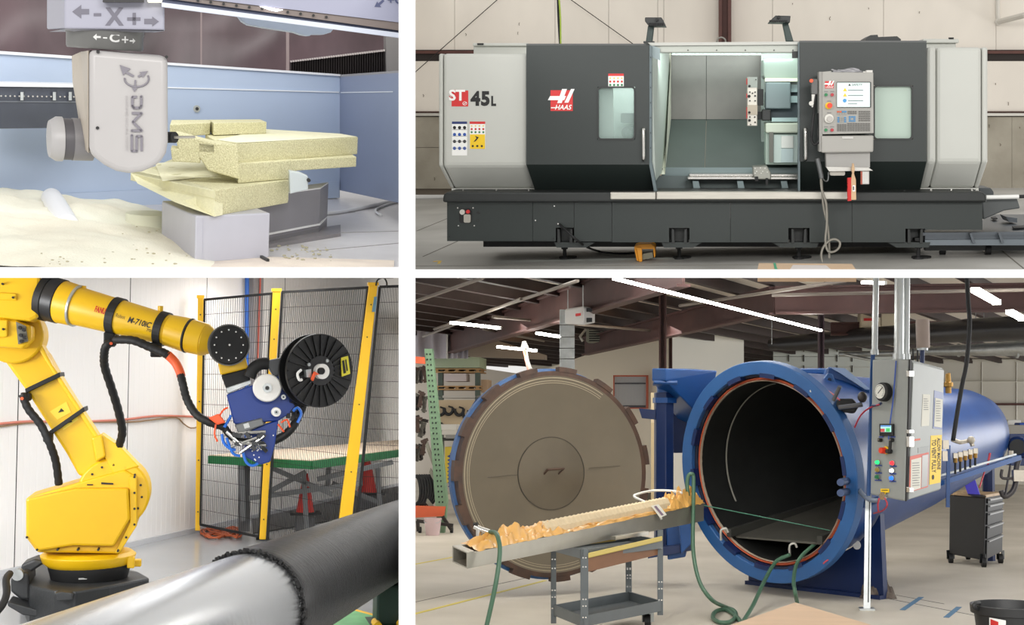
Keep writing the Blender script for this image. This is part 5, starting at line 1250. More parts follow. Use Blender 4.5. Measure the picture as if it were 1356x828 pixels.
def film(name, t0, t1, u0, u1, amp, hz, nu, nv, lab, seed):
    def fn(a, b):
        p = along(t0 + (t1 - t0) * a, u0 + (u1 - u0) * b, 0)
        e = math.sin(PI * b) ** .6 * min(1, 6 * min(a, 1 - a) + .15)
        n = abs(noise.noise(Vector((a * 9 + seed, b * 4, seed)))) * 2 + abs(noise.noise(Vector((a * 16, b * 7, seed + 3))))
        return p + Vector((noise.noise(Vector((a * 20, b * 8, seed + 9))) * .02, 0, hz * e * .4 + amp * n * (e * .6 + .1)))
    m = mat('bagging_film', (232, 178, 98), 0.3, var=.08, scale=12, coat=.3)
    one(name, MB().grid(fn, nu, nv), m, lab, 'plastic film', smooth=50, group=None)
film('bagging_film', .03, .34, -.08, 1.1, .075, .05, 60, 12, 'crumpled orange bagging film bunched at the left end of the channel', 1.3)
film('bagging_film', .3, .86, -.06, .24, .018, .03, 60, 6, 'thin orange bagging film running along the front lip of the channel', 4.1)
film('bagging_film', .8, 1.0, -.1, 1.1, .12, .10, 40, 12, 'crumpled orange bagging film bunched at the right end of the channel', 7.7)
one('white_tube', MB().tube([P(876, 688, 12.4), P(870, 676, 12.4), P(856, 666, 12.6), P(840, 658, 12.9), P(846, 654, 13.0), P(866, 650, 13.2), P(890, 650.5, 13.2), P(903, 653, 13.1)], .012, n=8, smooth=5), mat('tube_white', (226, 224, 216), 0.4), 'loop of white plastic tube above the right end of the channel', 'tube', smooth=180)
tg = thing('paper_tag', 'white paper tag with printed lines tied to the white tube', 'tag', P(872, 684, 12.3))
obj('paper', MB().px([(862, 670), (872, 668), (883, 682), (874, 686)], 12.25, .004), pw, tg)
obj('tag_print', MB().px([(866, 671), (869, 670), (879, 682), (876, 683)], 12.24, .003), mat('print_mauve', (120, 100, 120), .6), tg)
hg = mat('hose_green', (70, 104, 82), 0.45)
hgm = thing('green_hose', 'green vacuum hose arching from the left end of the channel', 'hose', P(645, 828, 9.3))
obj('hose', MB().tube([P(648, 705, 9.6), P(656, 706, 9.5), P(660, 714, 9.4), P(662, 732, 9.35), P(658, 765, 9.3), P(651, 800, 9.3), P(643, 835, 9.3)], .017, n=8, smooth=5), hg, hgm, smooth=60)
obj('coupler', MB().tube([P(628, 697, 9.6), P(636, 701, 9.6), P(648, 705, 9.6)], .02, n=8, smooth=1).cyl(P(634, 701, 9.6), P(634, 712, 9.6), .02, n=10), M_chrome, hgm, smooth=60)
obj('thumb_grip', MB().cyl(P(627, 696, 9.6), P(633, 695, 9.6), .018, n=8), M_blackp, hgm)
one('green_hose', MB().tube([P(911, 657, 13.3), P(910, 640, 13.3), P(912, 630, 13.3), P(916, 628, 13.3), P(918.5, 635, 13.3), P(918, 680, 13.2), P(918, 730, 12.9), P(926, 770, 12.5), P(942, 794, 12.3), PF(960, 804, .02), PF(972, 809, .02), PF(974, 817, .02), PF(966, 824, .02), PF(952, 824, .02), PF(944, 818, .02), PF(948, 810, .02), PF(962, 808, .02), PF(978, 820, .02), PF(984, 834, .02)], .019, n=8, smooth=5), hg, 'green hose hanging from the right end of the channel and looping on the floor', 'hose', smooth=180)
one('green_hose', MB().tube([P(1046, 735, 13.85), P(1030, 742, 13.8), P(1022, 752, 13.7), P(1012, 770, 13.4), P(998, 800, 12.8), PF(985, 822, .02), PF(978, 834, .02)], .019, n=8, smooth=5), hg, 'green hose running from the vessel mouth down to the floor, left one', 'hose', smooth=180)
one('green_hose', MB().tube([P(1096, 708, 14.0), P(1080, 720, 13.9), P(1062, 736, 13.8), P(1054, 750, 13.7), P(1051, 770, 13.3), P(1053, 785, 13.0), PF(1056, 800, .02)], .019, n=8, smooth=5), hg, 'green hose over the lower right lip of the vessel mouth', 'hose', smooth=180)
one('green_line', MB().tube([P(925, 668, 14.6), P(1000, 683, 14.5), P(1105, 704, 14.2)], .006, n=5, smooth=1), mat('line_green', (60, 120, 96), .5), 'thin green line strung across the black vessel mouth', 'string')  # thin solid green tube across the mouth
# ---------------------------------------------------------------- front board, bin, tapes, rag
fb = thing('plywood_board', 'pale brown board lying on a low base at the front edge', 'board', P(1075, 840, 10))
zb_ = -1.38
def PZ(u, v, z): return BR.PF(u, v, z + 1.7)
q = [PZ(1053, 798, zb_), PZ(1182, 836, zb_), PZ(1120, 880, zb_), PZ(905, 850, zb_)]
obj('board', MB().prism(q, (0, 0, -.02)), mat('plywood_pale', (214, 184, 154), 0.7, var=.04, scale=4, stretch=(.4, 2, 1)), fb)
c_ = sum(q, Vector()) / 4
q2 = [c_ + (k - c_) * .96 + Vector((0, 0, -.02)) for k in q]
obj('base', MB().prism(q2, (0, 0, -.30)), mat('base_brown', (120, 96, 74), .7), fb)
bc = P(1339, 801, 9.9)
BN = thing('rubbish_bin', 'black plastic rubbish bin with rim handle and red label at front', 'bin', Vector((bc.x, bc.y, -1.7)))
hh = bc.z + 1.7
M_bin = mat('bin_black', (40, 41, 42), 0.5, bump=.05)
obj('body', MB().lathe(Vector((bc.x, bc.y, -1.7)), (0, 0, 1), [(0, .005), (.20, .005), (.245, hh - .06), (.268, hh - .055), (.272, hh), (.255, hh + .004), (.24, hh - .05), (.195, .03), (0, .03)], n=44), M_bin, BN, smooth=40)
hp = P(1293, 803, 9.85)
obj('handle', MB().tube([P(1297, 799, 9.8), P(1290.5, 800, 9.75), P(1290, 805, 9.75), P(1297, 808, 9.8)], .014, n=8), M_bin, BN, smooth=60)
lbp = MB()
def bp_(u, v, k): 
    r = BR.ray(u, v); # hit the round wall of the bin
    o2 = Vector((bc.x, bc.y)); d2 = Vector((r.x, r.y)); R2 = .246 + k
    A2_ = d2.dot(d2); B2_ = -2 * d2.dot(o2); C2_ = o2.dot(o2) - R2 * R2
    s = (-B2_ - math.sqrt(max(B2_ * B2_ - 4 * A2_ * C2_, 0))) / (2 * A2_); return r * s
def bpatch(u0, v0, u1, v1, k, m, parent, name):
    mb = MB(); mb.grid(lambda a, b: bp_(u0 + (u1 - u0) * a, v1 + (v0 - v1) * b + 4 * a, k), 8, 2); return obj(name, mb, m, parent)
lb2 = bpatch(1310, 818, 1332, 840, .006, M_whitep, BN, 'label')
bpatch(1311.5, 820, 1322, 838, .009, M_red, lb2, 'label_field')
tm = mat('tape_blue', (80, 120, 150), 0.6)
for a, b, lab in (((1195, 808), (1220, 791), 'blue tape strip on the floor nearer the support strut'), ((1253, 818), (1270, 804), 'blue tape strip on the floor nearer the black bin')):
    one('floor_tape', MB().bar(PF(*a, .003), PF(*b, .003), .05, .003), tm, lab, 'tape')
rp_ = PF(1163, 792)
rg_ = MB().grid(lambda a, b: rp_ + Vector((.17 * (a - .5) * 2 * (1 + .3 * noise.noise(Vector((a * 4, b * 4, 3)))), .09 * (b - .5) * 2, max(.002, .16 * (1 - (2 * a - 1) ** 4) * (1 - (2 * b - 1) ** 4) * (.75 + .9 * noise.noise(Vector((a * 6, b * 5, 5))))))), 26, 14)
one('dirty_rag', rg_, mat('rag_brown', (70, 60, 54), .9, c2=(110, 100, 92), scale=20), 'crumpled dark dirty rag on the floor beside the support strut', 'rag')
# ================================================================ racks and shelves at the left of the workshop
RM[0] = BR
M_rg = mat('rack_green', (106, 134, 104), 0.5, var=.06, scale=6)
M_or = mat('rack_orange', (206, 92, 52), 0.5)
M_dkgreen = mat('post_green_grey', (84, 98, 88), 0.5)
M_wood = mat('pallet_wood', (178, 142, 98), 0.75, var=.12, scale=6)
RK = thing('pallet_rack', 'green slotted rack upright with orange beams at the far left', 'rack', PF(580, 706))
dR = PF(580, 706).y
u_ = obj('upright', MB().px([(562, 462), (572, 462), (592, 664), (588, 706), (580, 706), (576, 664)], dR, .12), M_rg, RK)
sl = MB()
for i in range(30):
    v = 468 + i * 7.0; t = (v - 462) / 202.
    for k in (2.6, 7.0):
        uu = 562 + 17 * t + k; sl.pxrr(uu - .9, v, uu + .9, v + 2.6, .6, dR - .008, .01, 1)
obj('slot', sl, M_black, u_, kind='stuff')
obj('beam', MB().px([(545, 472), (562, 473), (563, 482), (545, 481)], dR - .02, .08), M_or, RK)
obj('beam', MB().px([(545, 670), (590, 671), (588, 684), (545, 686)], dR - .02, .08), M_or, RK)
for q in ([(566, 585), (586, 643), (583, 646), (563, 590)], [(570, 620), (588, 650), (585, 655), (568, 626)], [(566, 660), (580, 678), (577, 681), (564, 666)]):
    obj('brace', MB().px(q, dR + .02, .03), mat('brace_grey', (120, 118, 104), 0.5), RK)
# fixtures hanging in the rack
random.seed(31)
fxm = [mat('fixture_brown', (70, 50, 40), .6), mat('fixture_grey', (96, 92, 84), .5, .3), mat('fixture_dark', (44, 38, 34), .6)]
for i in range(16):
    u = 549 + (i % 4) * 4.2 + random.uniform(-1, 1); v = 500 + (i // 4) * 32 + random.uniform(-5, 5); d = dR + .25 + .1 * (i % 3)
    b = MB(); p = P(u, v, d)
    b.box(p, (.05, .08, .26), (0, random.uniform(-.3, .3), 0)).box(p + Vector((.02, -.02, .1)), (.12, .05, .05), (0, random.uniform(-.5, .5), 0)).cyl(p + Vector((0, -.03, -.14)), p + Vector((.02, -.03, -.02)), .02, n=8).box(p + Vector((0, -.04, -.1)), (.09, .04, .03), (0, random.uniform(-.5, .5), 0))
    one('clamp_fixture', b, fxm[i % 3], ('brown', 'grey', 'dark')[i % 3] + ' steel clamp fixture, ' + ('first', 'second', 'third', 'fourth')[i % 4] + ' from the left in the ' + ('top', 'second', 'third', 'bottom')[i // 4] + ' row of the green rack', 'fixture', group='clamp fixtures hanging in the green rack')
for i in range(7):
    u = 549 + i * 3.2
    one('coiled_hose', MB().tube([P(u - 1, 630, dR + .1), P(u + 5 + i * .6, 634, dR + .1), P(u + 8 + i * .4, 650, dR + .1), P(u + 6, 664, dR + .1), P(u, 669, dR + .1)], .026, n=8, smooth=4), M_black, 'thick black hose coil above the lower orange beam, ' + ('first', 'second', 'third', 'fourth', 'fifth', 'sixth', 'seventh')[i] + ' from the left', 'hose', group='black hose coils in the green rack', smooth=180)
bk = thing('bucket', 'pale pink plastic bucket standing on the floor under the rack', 'bucket', PF(573, 709))
kb_ = PF(573, 709)
obj('body', MB().lathe(kb_, (0, 0, 1), [(0, 0), (.105, 0), (.135, .25), (.14, .25), (.14, .265), (.128, .265), (.10, .02), (0, .02)], n=24), mat('bucket_pink', (196, 172, 172), .5), bk, smooth=40)
obj('bail', MB().tube([kb_ + Vector((-.14, 0, .25)), kb_ + Vector((-.1, -.1, .2)), kb_ + Vector((.1, -.1, .2)), kb_ + Vector((.14, 0, .25))], .005, n=5), M_galv, bk)
jk = thing('castor_frame', 'dark steel castor frame on the floor beside the pink bucket', 'frame', PF(592, 706))
obj('frame', MB().bar(P(552, 690, dR - .2), P(600, 696, dR - .2), .05, .05).bar(P(586, 684, dR - .1), P(598, 702, dR - .1), .05, .05).bar(P(553, 690, dR - .2), P(554, 704, dR - .2), .05, .05), fxm[2], jk, kind='stuff')
for u in (556, 598): 
    q = PF(u, 706); obj('wheel', MB().cyl(q + Vector((-.02, 0, .05)), q + Vector((.02, 0, .05)), .05, n=14), M_black, jk)
# tall stacked shelf behind: green panel, pallets, boxes
S2 = thing('storage_shelf', 'grey post storage shelf with pallets behind the green rack', 'shelf', P(605, 640, 30))
for u in (580, 629): obj('post', MB().pxbox(u, 490, u + 6, 640, 30, .15), M_dkgreen, S2)
for v in (524, 540): obj('shelf_board', MB().pxbox(576, v, 636, v + 3, 30, .9), mat('shelf_white', (196, 192, 182), .6), S2)
one('green_board_stack', MB().pxbox(573, 473, 635, 487, 29.8, .9), mat('board_pale_green', (176, 190, 160), .6), 'pale green board stack on top of the storage shelf', 'boards')
one('white_carton', MB().pxbox(588, 495, 617, 505, 29.9, .5), mat('carton_pink_white', (206, 194, 192), .7), 'white carton with red print on the storage shelf', 'box')
one('cardboard_box', MB().pxbox(637, 503, 646, 520, 30.2, .5), mat('cardboard', (204, 176, 146), 0.8), 'brown cardboard box beside the storage shelf', 'box')
for j, (v, lab) in enumerate(((488, 'wooden pallet under the pale green boards'), (511, 'wooden pallet on the middle of the storage shelf'))):
    t = thing('pallet', lab, 'pallet', P(605, v + 6, 29.9))
    for k in range(2): obj('deck_board', MB().pxbox(574, v + k * 4, 636, v + 1.5 + k * 4, 29.9, .8), M_wood, t)
    for k in range(5): obj('block', MB().pxbox(576 + k * 13.5, v + 1.5, 580 + k * 13.5, v + 4, 29.92, .7), M_wood, t)
# clamp board and work table behind the round door
CBd = thing('clamp_board', 'pale wooden board hung with black clamps behind the door', 'board', P(598, 570, 28))
obj('panel', MB().pxbox(576, 530, 640, 568, 28, .06), mat('board_pale', (206, 184, 150), .7), CBd)
for i, (u, v) in enumerate(((583, 536), (594, 535), (608, 536), (619, 541), (580, 556))):
    pts = [P(u + 6 * math.cos(a), v + 6 + 8 * math.sin(a), 27.9) for a in [(-.1 + i_ * .55) for i_ in range(7)]]
    one('c_clamp', MB().tube(pts, .035, n=6, smooth=3).tube([pts[0], pts[0] + Vector((-.1, 0, .03))], .02, n=5, smooth=1), M_blackp, ('black C-clamp on the pale wooden board, first from the left in the upper row', 'black C-clamp on the pale wooden board, second from the left in the upper row', 'black C-clamp on the pale wooden board, third from the left in the upper row', 'black C-clamp on the pale wooden board, nearest the round door', 'black C-clamp low on the pale wooden board under the first one')[i], 'clamp', group='clamps on the wooden board', smooth=60)
WT = thing('work_table', 'cluttered work table between the rack and the round door', 'table', P(600, 690, 26))
obj('table_top', MB().pxbox(582, 580, 640, 584, 26, 1.2), mat('table_dark', (60, 58, 52), .6), WT)
for u in (584, 606): obj('leg', MB().pxbox(u, 584, u + 3, 682, 26.1, .1), M_dkgreen, WT)
for i, (u0, v0, u1, v1, c, lab) in enumerate(((581, 562, 604, 570, (224, 220, 210), 'white folded sheet stack on the work table, upper one'), (585, 570, 612, 576, (214, 208, 196), 'white folded sheet stack on the work table, lower one'), (590, 576, 606, 581, (150, 148, 140), 'grey tray at the front edge of the work table'), (589, 592, 603, 640, (206, 180, 60), 'yellow container under the work table beside the blue gear rack'), (581, 655, 600, 662, (200, 190, 170), 'pale pan standing low under the work table'))):
    one('container' if i > 2 else 'sheet_stack' if i < 2 else 'tray', MB().pxbox(u0, v0, u1, v1, 25.9, .4), mat('bg_%d' % i, c, .6), lab, ('container', 'sheets', 'tray', 'container', 'pan')[[1, 1, 2, 0, 4][i]], bev=.01)
# things seen between the door and the vessel
for u0, v0, u1, v1, d, c, lab, nm, cat in ((862, 520, 866, 560, 24, (206, 188, 152), 'narrow tan board behind the hinge post', 'tan_board', 'board'), (893, 543, 907, 551, 22, (196, 160, 110), 'brown cardboard box behind the hinge post below the round reel', 'cardboard_box', 'box'), (893, 557, 906, 566, 22, (30, 66, 170), 'blue storage bin behind the hinge post, upper one', 'storage_bin', 'bin'), (893, 569, 903, 579, 22, (30, 66, 170), 'blue storage bin behind the hinge post, lower one', 'storage_bin', 'bin'), (890, 551, 909, 702, 22.42, (200, 196, 186), 'pale shelf unit standing behind the hinge post with blue bins before it', 'shelf_unit', 'shelf'), (862, 560, 868, 668, 24, (190, 170, 132), 'tan cupboard side left of the hinge post', 'cupboard', 'cupboard')):
    one(nm, MB().pxbox(u0, v0, u1, v1, d, .4), mat('mid_%d_%d' % (u0, v0), c, .6), lab, cat)
rl = P(899, 536, 22)
one('cable_reel', MB().cyl(rl, rl + Vector((0, .1, 0)), .11, n=20).cyl(rl + Vector((0, .02, 0)), rl + Vector((0, -.02, 0)), .04, n=12), mat('reel_brown', (120, 66, 56), .5), 'brown round reel between the hinge post and the vessel', 'reel')
# ================================================================ lower left bay: yellow robot winding a long tube
RM[0] = BL
M_yel2 = mat('robot_yellow', (228, 182, 16), 0.38, var=.03, scale=4)
M_rob_grey = mat('robot_base_grey', (44, 46, 48), 0.45, bump=.15, bscale=40)
M_ribw = mat('white_ribbed_panel', (244, 242, 240), 0.45)
M_efloor = mat('grey_epoxy_floor', (168, 170, 172), 0.22, var=.03, scale=1, coat=.2)
M_fy = mat('fence_yellow', (246, 192, 26), 0.45)
# floor, ribbed back wall
fl = MB().prism([PF(-60, 1150), PF(529, 1150), PF(531, 632), PF(-60, 632)], (0, 0, -.06))
struct('floor', fl, M_efloor)
wp0, wp1 = PF(0, 763), PF(253, 706)
wd = (wp1 - wp0).normalized(); wn = Vector((wd.y, -wd.x, 0))
WPL = (wp0, wn)
def onp(pl, u, v):
    r = BL.ray(u, v); return r * (pl[0].dot(pl[1]) / r.dot(pl[1]))
us = [-40, 20, 166, 268, 372, 530]
wb = MB(); a = onp(WPL, -60, 700); b = onp(WPL, 531, 600)
a.z = b.z = -2.23
wb.prism([a + wn * -.04, b + wn * -.04, b + wn * -.04 + Vector((0, 0, 4.0)), a + wn * -.04 + Vector((0, 0, 3.1))], wn * -.1)
wall = struct('wall_back', wb, mat('wall_joint_dark', (80, 80, 80), .8))
for i, (u0, u1) in enumerate(zip(us, us[1:])):
    a = onp(WPL, u0, 700); b = onp(WPL, u1, 700); a.z = b.z = -2.22
    dd = (b - a); L_ = dd.length; e = dd.normalized(); a = a + e * .008; L_ -= .016
    n = int(L_ / .11); mb = MB()
    prof = []
    for k in range(n):
        s = L_ * k / n; q = L_ / n
        prof += [(s, 0), (s + q * .86, 0), (s + q * .9, -.002), (s + q * .97, -.002)]
    prof.append((L_, 0))
    za = onp(WPL, u0, 352).z; zb = onp(WPL, u1, 352).z
    for s, h in prof: mb.v += [a + e * s + wn * h, (lambda q: Vector((q.x, q.y, za + (zb - za) * s / L_)))(a + e * s + wn * h)]
    mb.f = [(2 * k, 2 * k + 2, 2 * k + 3, 2 * k + 1) for k in range(len(prof) - 1)]
    obj('wall_panel', mb, M_ribw, wall)
ts = MB(); a = onp(WPL, -40, 700); b = onp(WPL, 529, 640); a.z = b.z = -2.20
struct('baseboard_back', ts.bar(a + wn * .02, b + wn * .02, .03, .06), mat('base_strip', (200, 202, 206), .5))
# cables pinned along the wall
def wl(pts, r, m, lab, nm='wall_cable'):
    one(nm, MB().tube([onp(WPL, u, v) + wn * .03 for u, v in pts], r, n=6), m, lab, 'cable', smooth=180)
wl([(-10, 562), (40, 558), (80, 560), (120, 558), (160, 556), (205, 551), (255, 552), (275, 553)], .014, mat('cable_pink', (214, 130, 110), .5), 'pink cable strung across the white ribbed wall')
wl([(-10, 566), (20, 562), (40, 560), (100, 559), (170, 559), (200, 556), (230, 553), (240, 561), (250, 567), (262, 565)], .009, mat('cable_brown', (150, 120, 84), .5), 'thin brown cable drooping along the pink cable on the wall')
one('blue_pipe', MB().tube([onp(WPL, 322, 360) + wn * .06, onp(WPL, 321, 620) + wn * .06], .03, n=10, smooth=1), mat('pipe_blue', (30, 96, 190), .4), 'bright blue vertical pipe on the wall behind the fence', 'pipe', smooth=60)
one('grey_duct', MB().prism([onp(WPL, 327, 360) + wn * .02, onp(WPL, 341, 360) + wn * .02, onp(WPL, 337, 540) + wn * .02, onp(WPL, 328, 540) + wn * .02], wn * .08), mat('duct_grey', (150, 148, 150), .5), 'flat grey vertical duct beside the blue pipe', 'duct')
one('red_conduit', MB().tube([onp(WPL, 335, 360) + wn * .12, onp(WPL, 331, 480) + wn * .12], .012, n=6, smooth=1), mat('conduit_red', (206, 96, 80), .5), 'thin red conduit in front of the flat grey duct', 'conduit')
# ---------------------------------------------------------------- robot
RB = thing('industrial_robot', 'big yellow six axis robot arm on a dark grey base', 'robot', PF(105, 800))
dr = 12.0
bt = MB()
bs_ = [(10, 800), (41, 815), (80, 828), (140, 812), (198, 768), (190, 760), (150, 742), (60, 738), (28, 746), (13, 765)]
def PZL(u, v, z): return BL.PF(u, v, z)
zt = .36
top = [PZL(u, v, zt) for u, v in ((40, 776), (72, 782), (100, 783), (145, 776), (198, 765), (184, 757), (160, 752), (60, 742), (28, 748))]
obj('base', MB().prism(top, (0, 0, -zt)), M_rob_grey, RB, bev=.02)
obj('base_block', MB().px([(14, 766), (30, 757), (38, 760), (40, 795), (28, 795), (14, 784)], 12.1, .5), M_rob_grey, RB, bev=.02)
obj('base_lug', MB().px([(72, 786), (82, 784), (96, 786), (96, 795), (74, 797)], 11.55, .1), M_rob_grey, RB, bev=.01)
obj('base_cap', MB().px([(28, 748), (46, 741), (62, 744), (44, 756), (40, 759), (28, 756)], 12.3, .3), M_rob_grey, RB, bev=.02)
obj('base_foot', MB().px([(10, 797), (42, 806), (60, 812), (56, 818), (30, 815), (10, 803)], 11.9, .3), M_rob_grey, RB, bev=.01)
cn = MB().pxcyl(23, 762, 12.05, 7, .1, 16)
obj('connector', cn, M_galv, RB)
wheelc = PZL(117, 757, zt)
obj('bearing_ring', MB().lathe(P(118, 775, 12.35), (0, 0, 1), [(0, 0), (.29, 0), (.31, .03), (.345, .16), (.345, .20), (0, .2)], n=40), M_black, RB, smooth=40)
obj('plate_tag', MB().px([(104, 766), (115, 765.5), (115, 767.5), (104, 768)], 12.02, .01), mat('tag_grey', (170, 170, 168), .5), RB)
dt = 11.95
obj('turret_ring', MB().lathe(P(117, 748, 12.35), (0, 0, 1), [(0, -.01), (.33, -.01), (.38, .03), (.40, .09), (.36, .12), (0, .12)], n=40), M_yel2, RB, smooth=40, bev=.004)
body = MB().px([(34, 660), (100, 640), (165, 622), (182, 632), (181, 696), (158, 734), (49, 732), (34, 712)], dt + .1, .55)
tb_ = obj('turret', body, M_yel2, RB, bev=.02)
fp_ = MB().px([(34.5, 661), (100, 647), (170, 647), (172, 688), (151, 724), (96, 723), (50, 730.5), (34.5, 711)], dt, .12)
obj('front_plate', fp_, mat('robot_yellow_deep', (218, 172, 15), .35, var=.02), RB, bev=.02)
fl2 = MB().px([(171, 631), (181, 632), (181, 697), (158, 733), (152, 733), (172, 692)], dt + .04, .1)
obj('side_flange', fl2, M_yel2, RB, bev=.008)
hs_ = obj('shoulder_housing', MB().pxcyl(150, 654, dt + .12, 45, .45, 40), M_yel2, RB, smooth=40, bev=.02)
bl_ = MB()
for u, v in ((35.5, 712), (49, 728.5), (76, 728.5), (103, 728.5), (130, 728.5), (156, 730)): bl_.pxcyl(u, v, dt - .01, 1.5, .1, 8)
for u, v in ((178, 632), (178, 653), (178, 674), (178, 695), (167, 712)): bl_.pxcyl(u, v, dt + .03, 1.5, .05, 8)
for k in range(9):
    a = -2.4 + k * .42; bl_.pxcyl(150 + 38 * math.cos(a), 654 + 38 * math.sin(a), dt + .11, 1.5, .03, 8)
obj('bolt', bl_, M_blackp, tb_, kind='stuff')
obj('warning_strip', MB().pxbox(115, 641.5, 123, 643, dt + .09, .02).px([(134, 639), (150, 640), (150, 642), (134, 641.5)], dt + .09, .02), M_blackp, RB, kind='stuff')
obj('zero_block', MB().pxbox(168, 738, 178, 753, 12.15, .12).pxbox(160, 742, 187, 751, 12.3, .1), M_yel2, RB, bev=.01, kind='stuff')
# lower arm
da = 12.1
arm = MB().px([(0, 470), (33, 515), (88, 601), (104, 630), (150, 640), (130, 578), (77, 494), (64, 470), (40, 440), (0, 440)], da, .30)
la = obj('lower_arm', arm, M_yel2, RB, bev=.025)
sd_ = MB().px([(46, 438), (70, 484), (77, 494), (131, 578), (134, 574), (160, 592), (185, 618), (150, 628), (126, 582), (72, 497), (40, 445)], da - .04, .26)
obj('arm_rib', sd_, mat('robot_yellow_lit', (236, 192, 30), .38), RB, bev=.02)  # side face given a paler yellow, as if catching the light
obj('arm_boss', MB().px([(121, 580), (135, 575), (140, 605), (127, 612)], da - .08, .1), M_yel2, RB, bev=.015)
# elbow housing
obj('elbow_disc', MB().pxcyl(18, 444, da - .06, 36, .4, 40), M_yel2, RB, smooth=40, bev=.02)
obj('elbow_block', MB().px([(-30, 350), (52, 350), (54, 372), (52, 420), (40, 426), (-30, 418)], da - .35, .5), M_yel2, RB, bev=.03)
obj('elbow_lower', MB().px([(-30, 416), (22, 424), (42, 432), (42, 450), (30, 462), (-30, 458)], da - .3, .3), M_yel2, RB, bev=.02)
obj('elbow_cover', MB().px([(-30, 385), (22, 389), (22, 398), (-30, 396)], da - .37, .04), M_yel2, RB, bev=.01)
obj('elbow_cover', MB().px([(-30, 422), (10, 424), (10, 446), (-30, 450)], da - .33, .04), M_yel2, RB, bev=.01)
cb_ = obj('connector_panel', MB().px([(21, 426), (34, 432), (37, 452), (24, 456)], da - .33, .05), mat('connector_grey', (120, 118, 108), .4, .4), RB)
cc_ = MB()
for u, v in ((26, 434), (31, 437), (27, 444), (32, 447), (28, 452)): cc_.pxcyl(u, v, da - .37, 2.3, .05, 8)
obj('connector_plug', cc_, M_blackp, cb_, kind='stuff')
el = MB()
for u, v in ((3, 376), (17, 394), (4, 436)): el.pxcyl(u, v, da - .39, 1.5, .05, 8)
obj('bolt', el, M_blackp, RB, kind='stuff')
# forearm: a cone that points right and a little toward the viewer
df0, df1 = 11.9, 11.4
def fa(t): return P(52 + (252 - 52) * t, 392 + (445 - 392) * t, df0 + (df1 - df0) * t)
ax_ = (fa(1) - fa(0)).normalized(); Lf = (fa(1) - fa(0)).length
pxm = 12 / F
def ring_(t0, t1, r0, r1, m, nm, par=RB): return obj(nm, MB().cyl(fa(t0), fa(t1), r0 * pxm, r1 * pxm, n=36), m, par, smooth=40, bev=.006)
ring_(.03, .078, 29, 29, M_black, 'joint_seal'); ring_(.075, .15, 28, 28, mat('joint_black', (34, 34, 36), .4), 'joint_ring')
ring_(.15, .245, 27, 26, M_yel2, 'forearm_collar'); ring_(.24, .258, 26.5, 26.5, M_galv, 'joint_band')
fo = ring_(.25, .86, 24.2, 19, M_yel2, 'forearm'); ring_(.86, .99, 19.5, 21.5, M_yel2, 'forearm_end'); ring_(.985, 1.0, 21.8, 21.8, M_blackp, 'joint_band')
ring_(1.0, 1.10, 21, 20, M_yel2, 'wrist_housing'); ring_(1.10, 1.18, 20, 11, M_yel2, 'wrist_neck')
for t, u in ((.29, 118), (.80, 220)): obj('lug', MB().cyl(fa(t) + Vector((0, 0, 20 * pxm)), fa(t) + Vector((0, 0, 27 * pxm)), .022, n=10), M_yel2, fo)
sidev = ax_.cross(Vector((0, 0, 1))).normalized()   # toward the viewer side
if sidev.y > 0: sidev = -sidev
upv = sidev.cross(ax_); upv = upv if upv.z > 0 else -upv
def wrapt(body, t0, t1, c, h, m, **k):
    mb = text_mb(body, (Vector((0, 0, 0)), Vector((1, 0, 0)), Vector((0, 0, 1))), depth=0, **k)
    out = MB(); 
    for p in mb.v:
        t = t0 + (t1 - t0) * p.x; r = (24.5 + (19 - 24.5) * (t - .21) / .65) * pxm + .004
        a = c + (p.z - .5) * h
        out.v.append(fa(t) + (sidev * math.cos(a) + upv * math.sin(a)) * r)
    out.f = mb.f
    obj('lettering', out, m, fo)
wrapt('FANUC', .42, .505, .18, .34, mat('letter_red', (200, 40, 30), .5), bold=.03)
wrapt('Robot', .555, .615, .14, .22, mat('letter_grey', (120, 100, 40), .5))
wrapt('M-710iC', .635, .785, .08, .36, M_blackp, bold=.02, shear=.2)
wrapt('70', .76, .79, -.24, .18, M_blackp)
# straps and cable dress
for t, w_ in ((.515, .035), (.82, .032)):
    r = (24.5 + (19 - 24.5) * (t - .21) / .65) * pxm
    s = obj('strap', MB().lathe(fa(t), ax_, [(r, -w_), (r + .012, -w_), (r + .012, w_), (r, w_)], n=32, closed=True), M_black, RB)
    obj('clamp', MB().box(fa(t) - upv * (r + .05) + sidev * .03, (.09, .1, .12)), M_black, s, bev=.01)
for (a, b) in (((33, 518), (79, 496)), ((61, 577), (111, 542))):
    obj('strap', MB().px([(a[0], a[1] - 3), (b[0], b[1] - 3), (b[0] + 1, b[1] + 3), (a[0] + 1, a[1] + 3)], da - .06, .4), M_black, RB, bev=.005)
for u, v in ((33, 526), (62, 580)): obj('clamp', MB().px([(u - 6, v - 6), (u + 7, v - 5), (u + 7, v + 5), (u - 5, v + 6)], da - .1, .12), M_black, RB, bev=.01)
def corr(nm, pts, r, m, seg=5):
    P_ = spline([P(*q) for q in pts], 9); rs = [r * (1.0 if i % 3 else .9) for i in range(len(P_))]
    return obj(nm, MB().tube(P_, rs, n=10, smooth=1), m, RB, smooth=50)
corr('dress_hose', [(152, 452, 11.55), (141, 458, 11.55), (138, 470, 11.6), (139, 487, 11.7), (148, 515, 11.8), (157, 545, 11.9), (162, 572, 12.0), (157, 592, 12.1)], .036, M_black)
corr('dress_hose', [(152, 450, 11.5), (176, 451, 11.4), (199, 460, 11.35), (218, 468, 11.3), (224, 472, 11.3)], .036, M_black)
corr('dress_hose', [(239, 495, 11.25), (243, 512, 11.2), (248, 530, 11.2), (259, 548, 11.15), (274, 558, 11.1), (298, 566, 11.1)], .034, M_black)
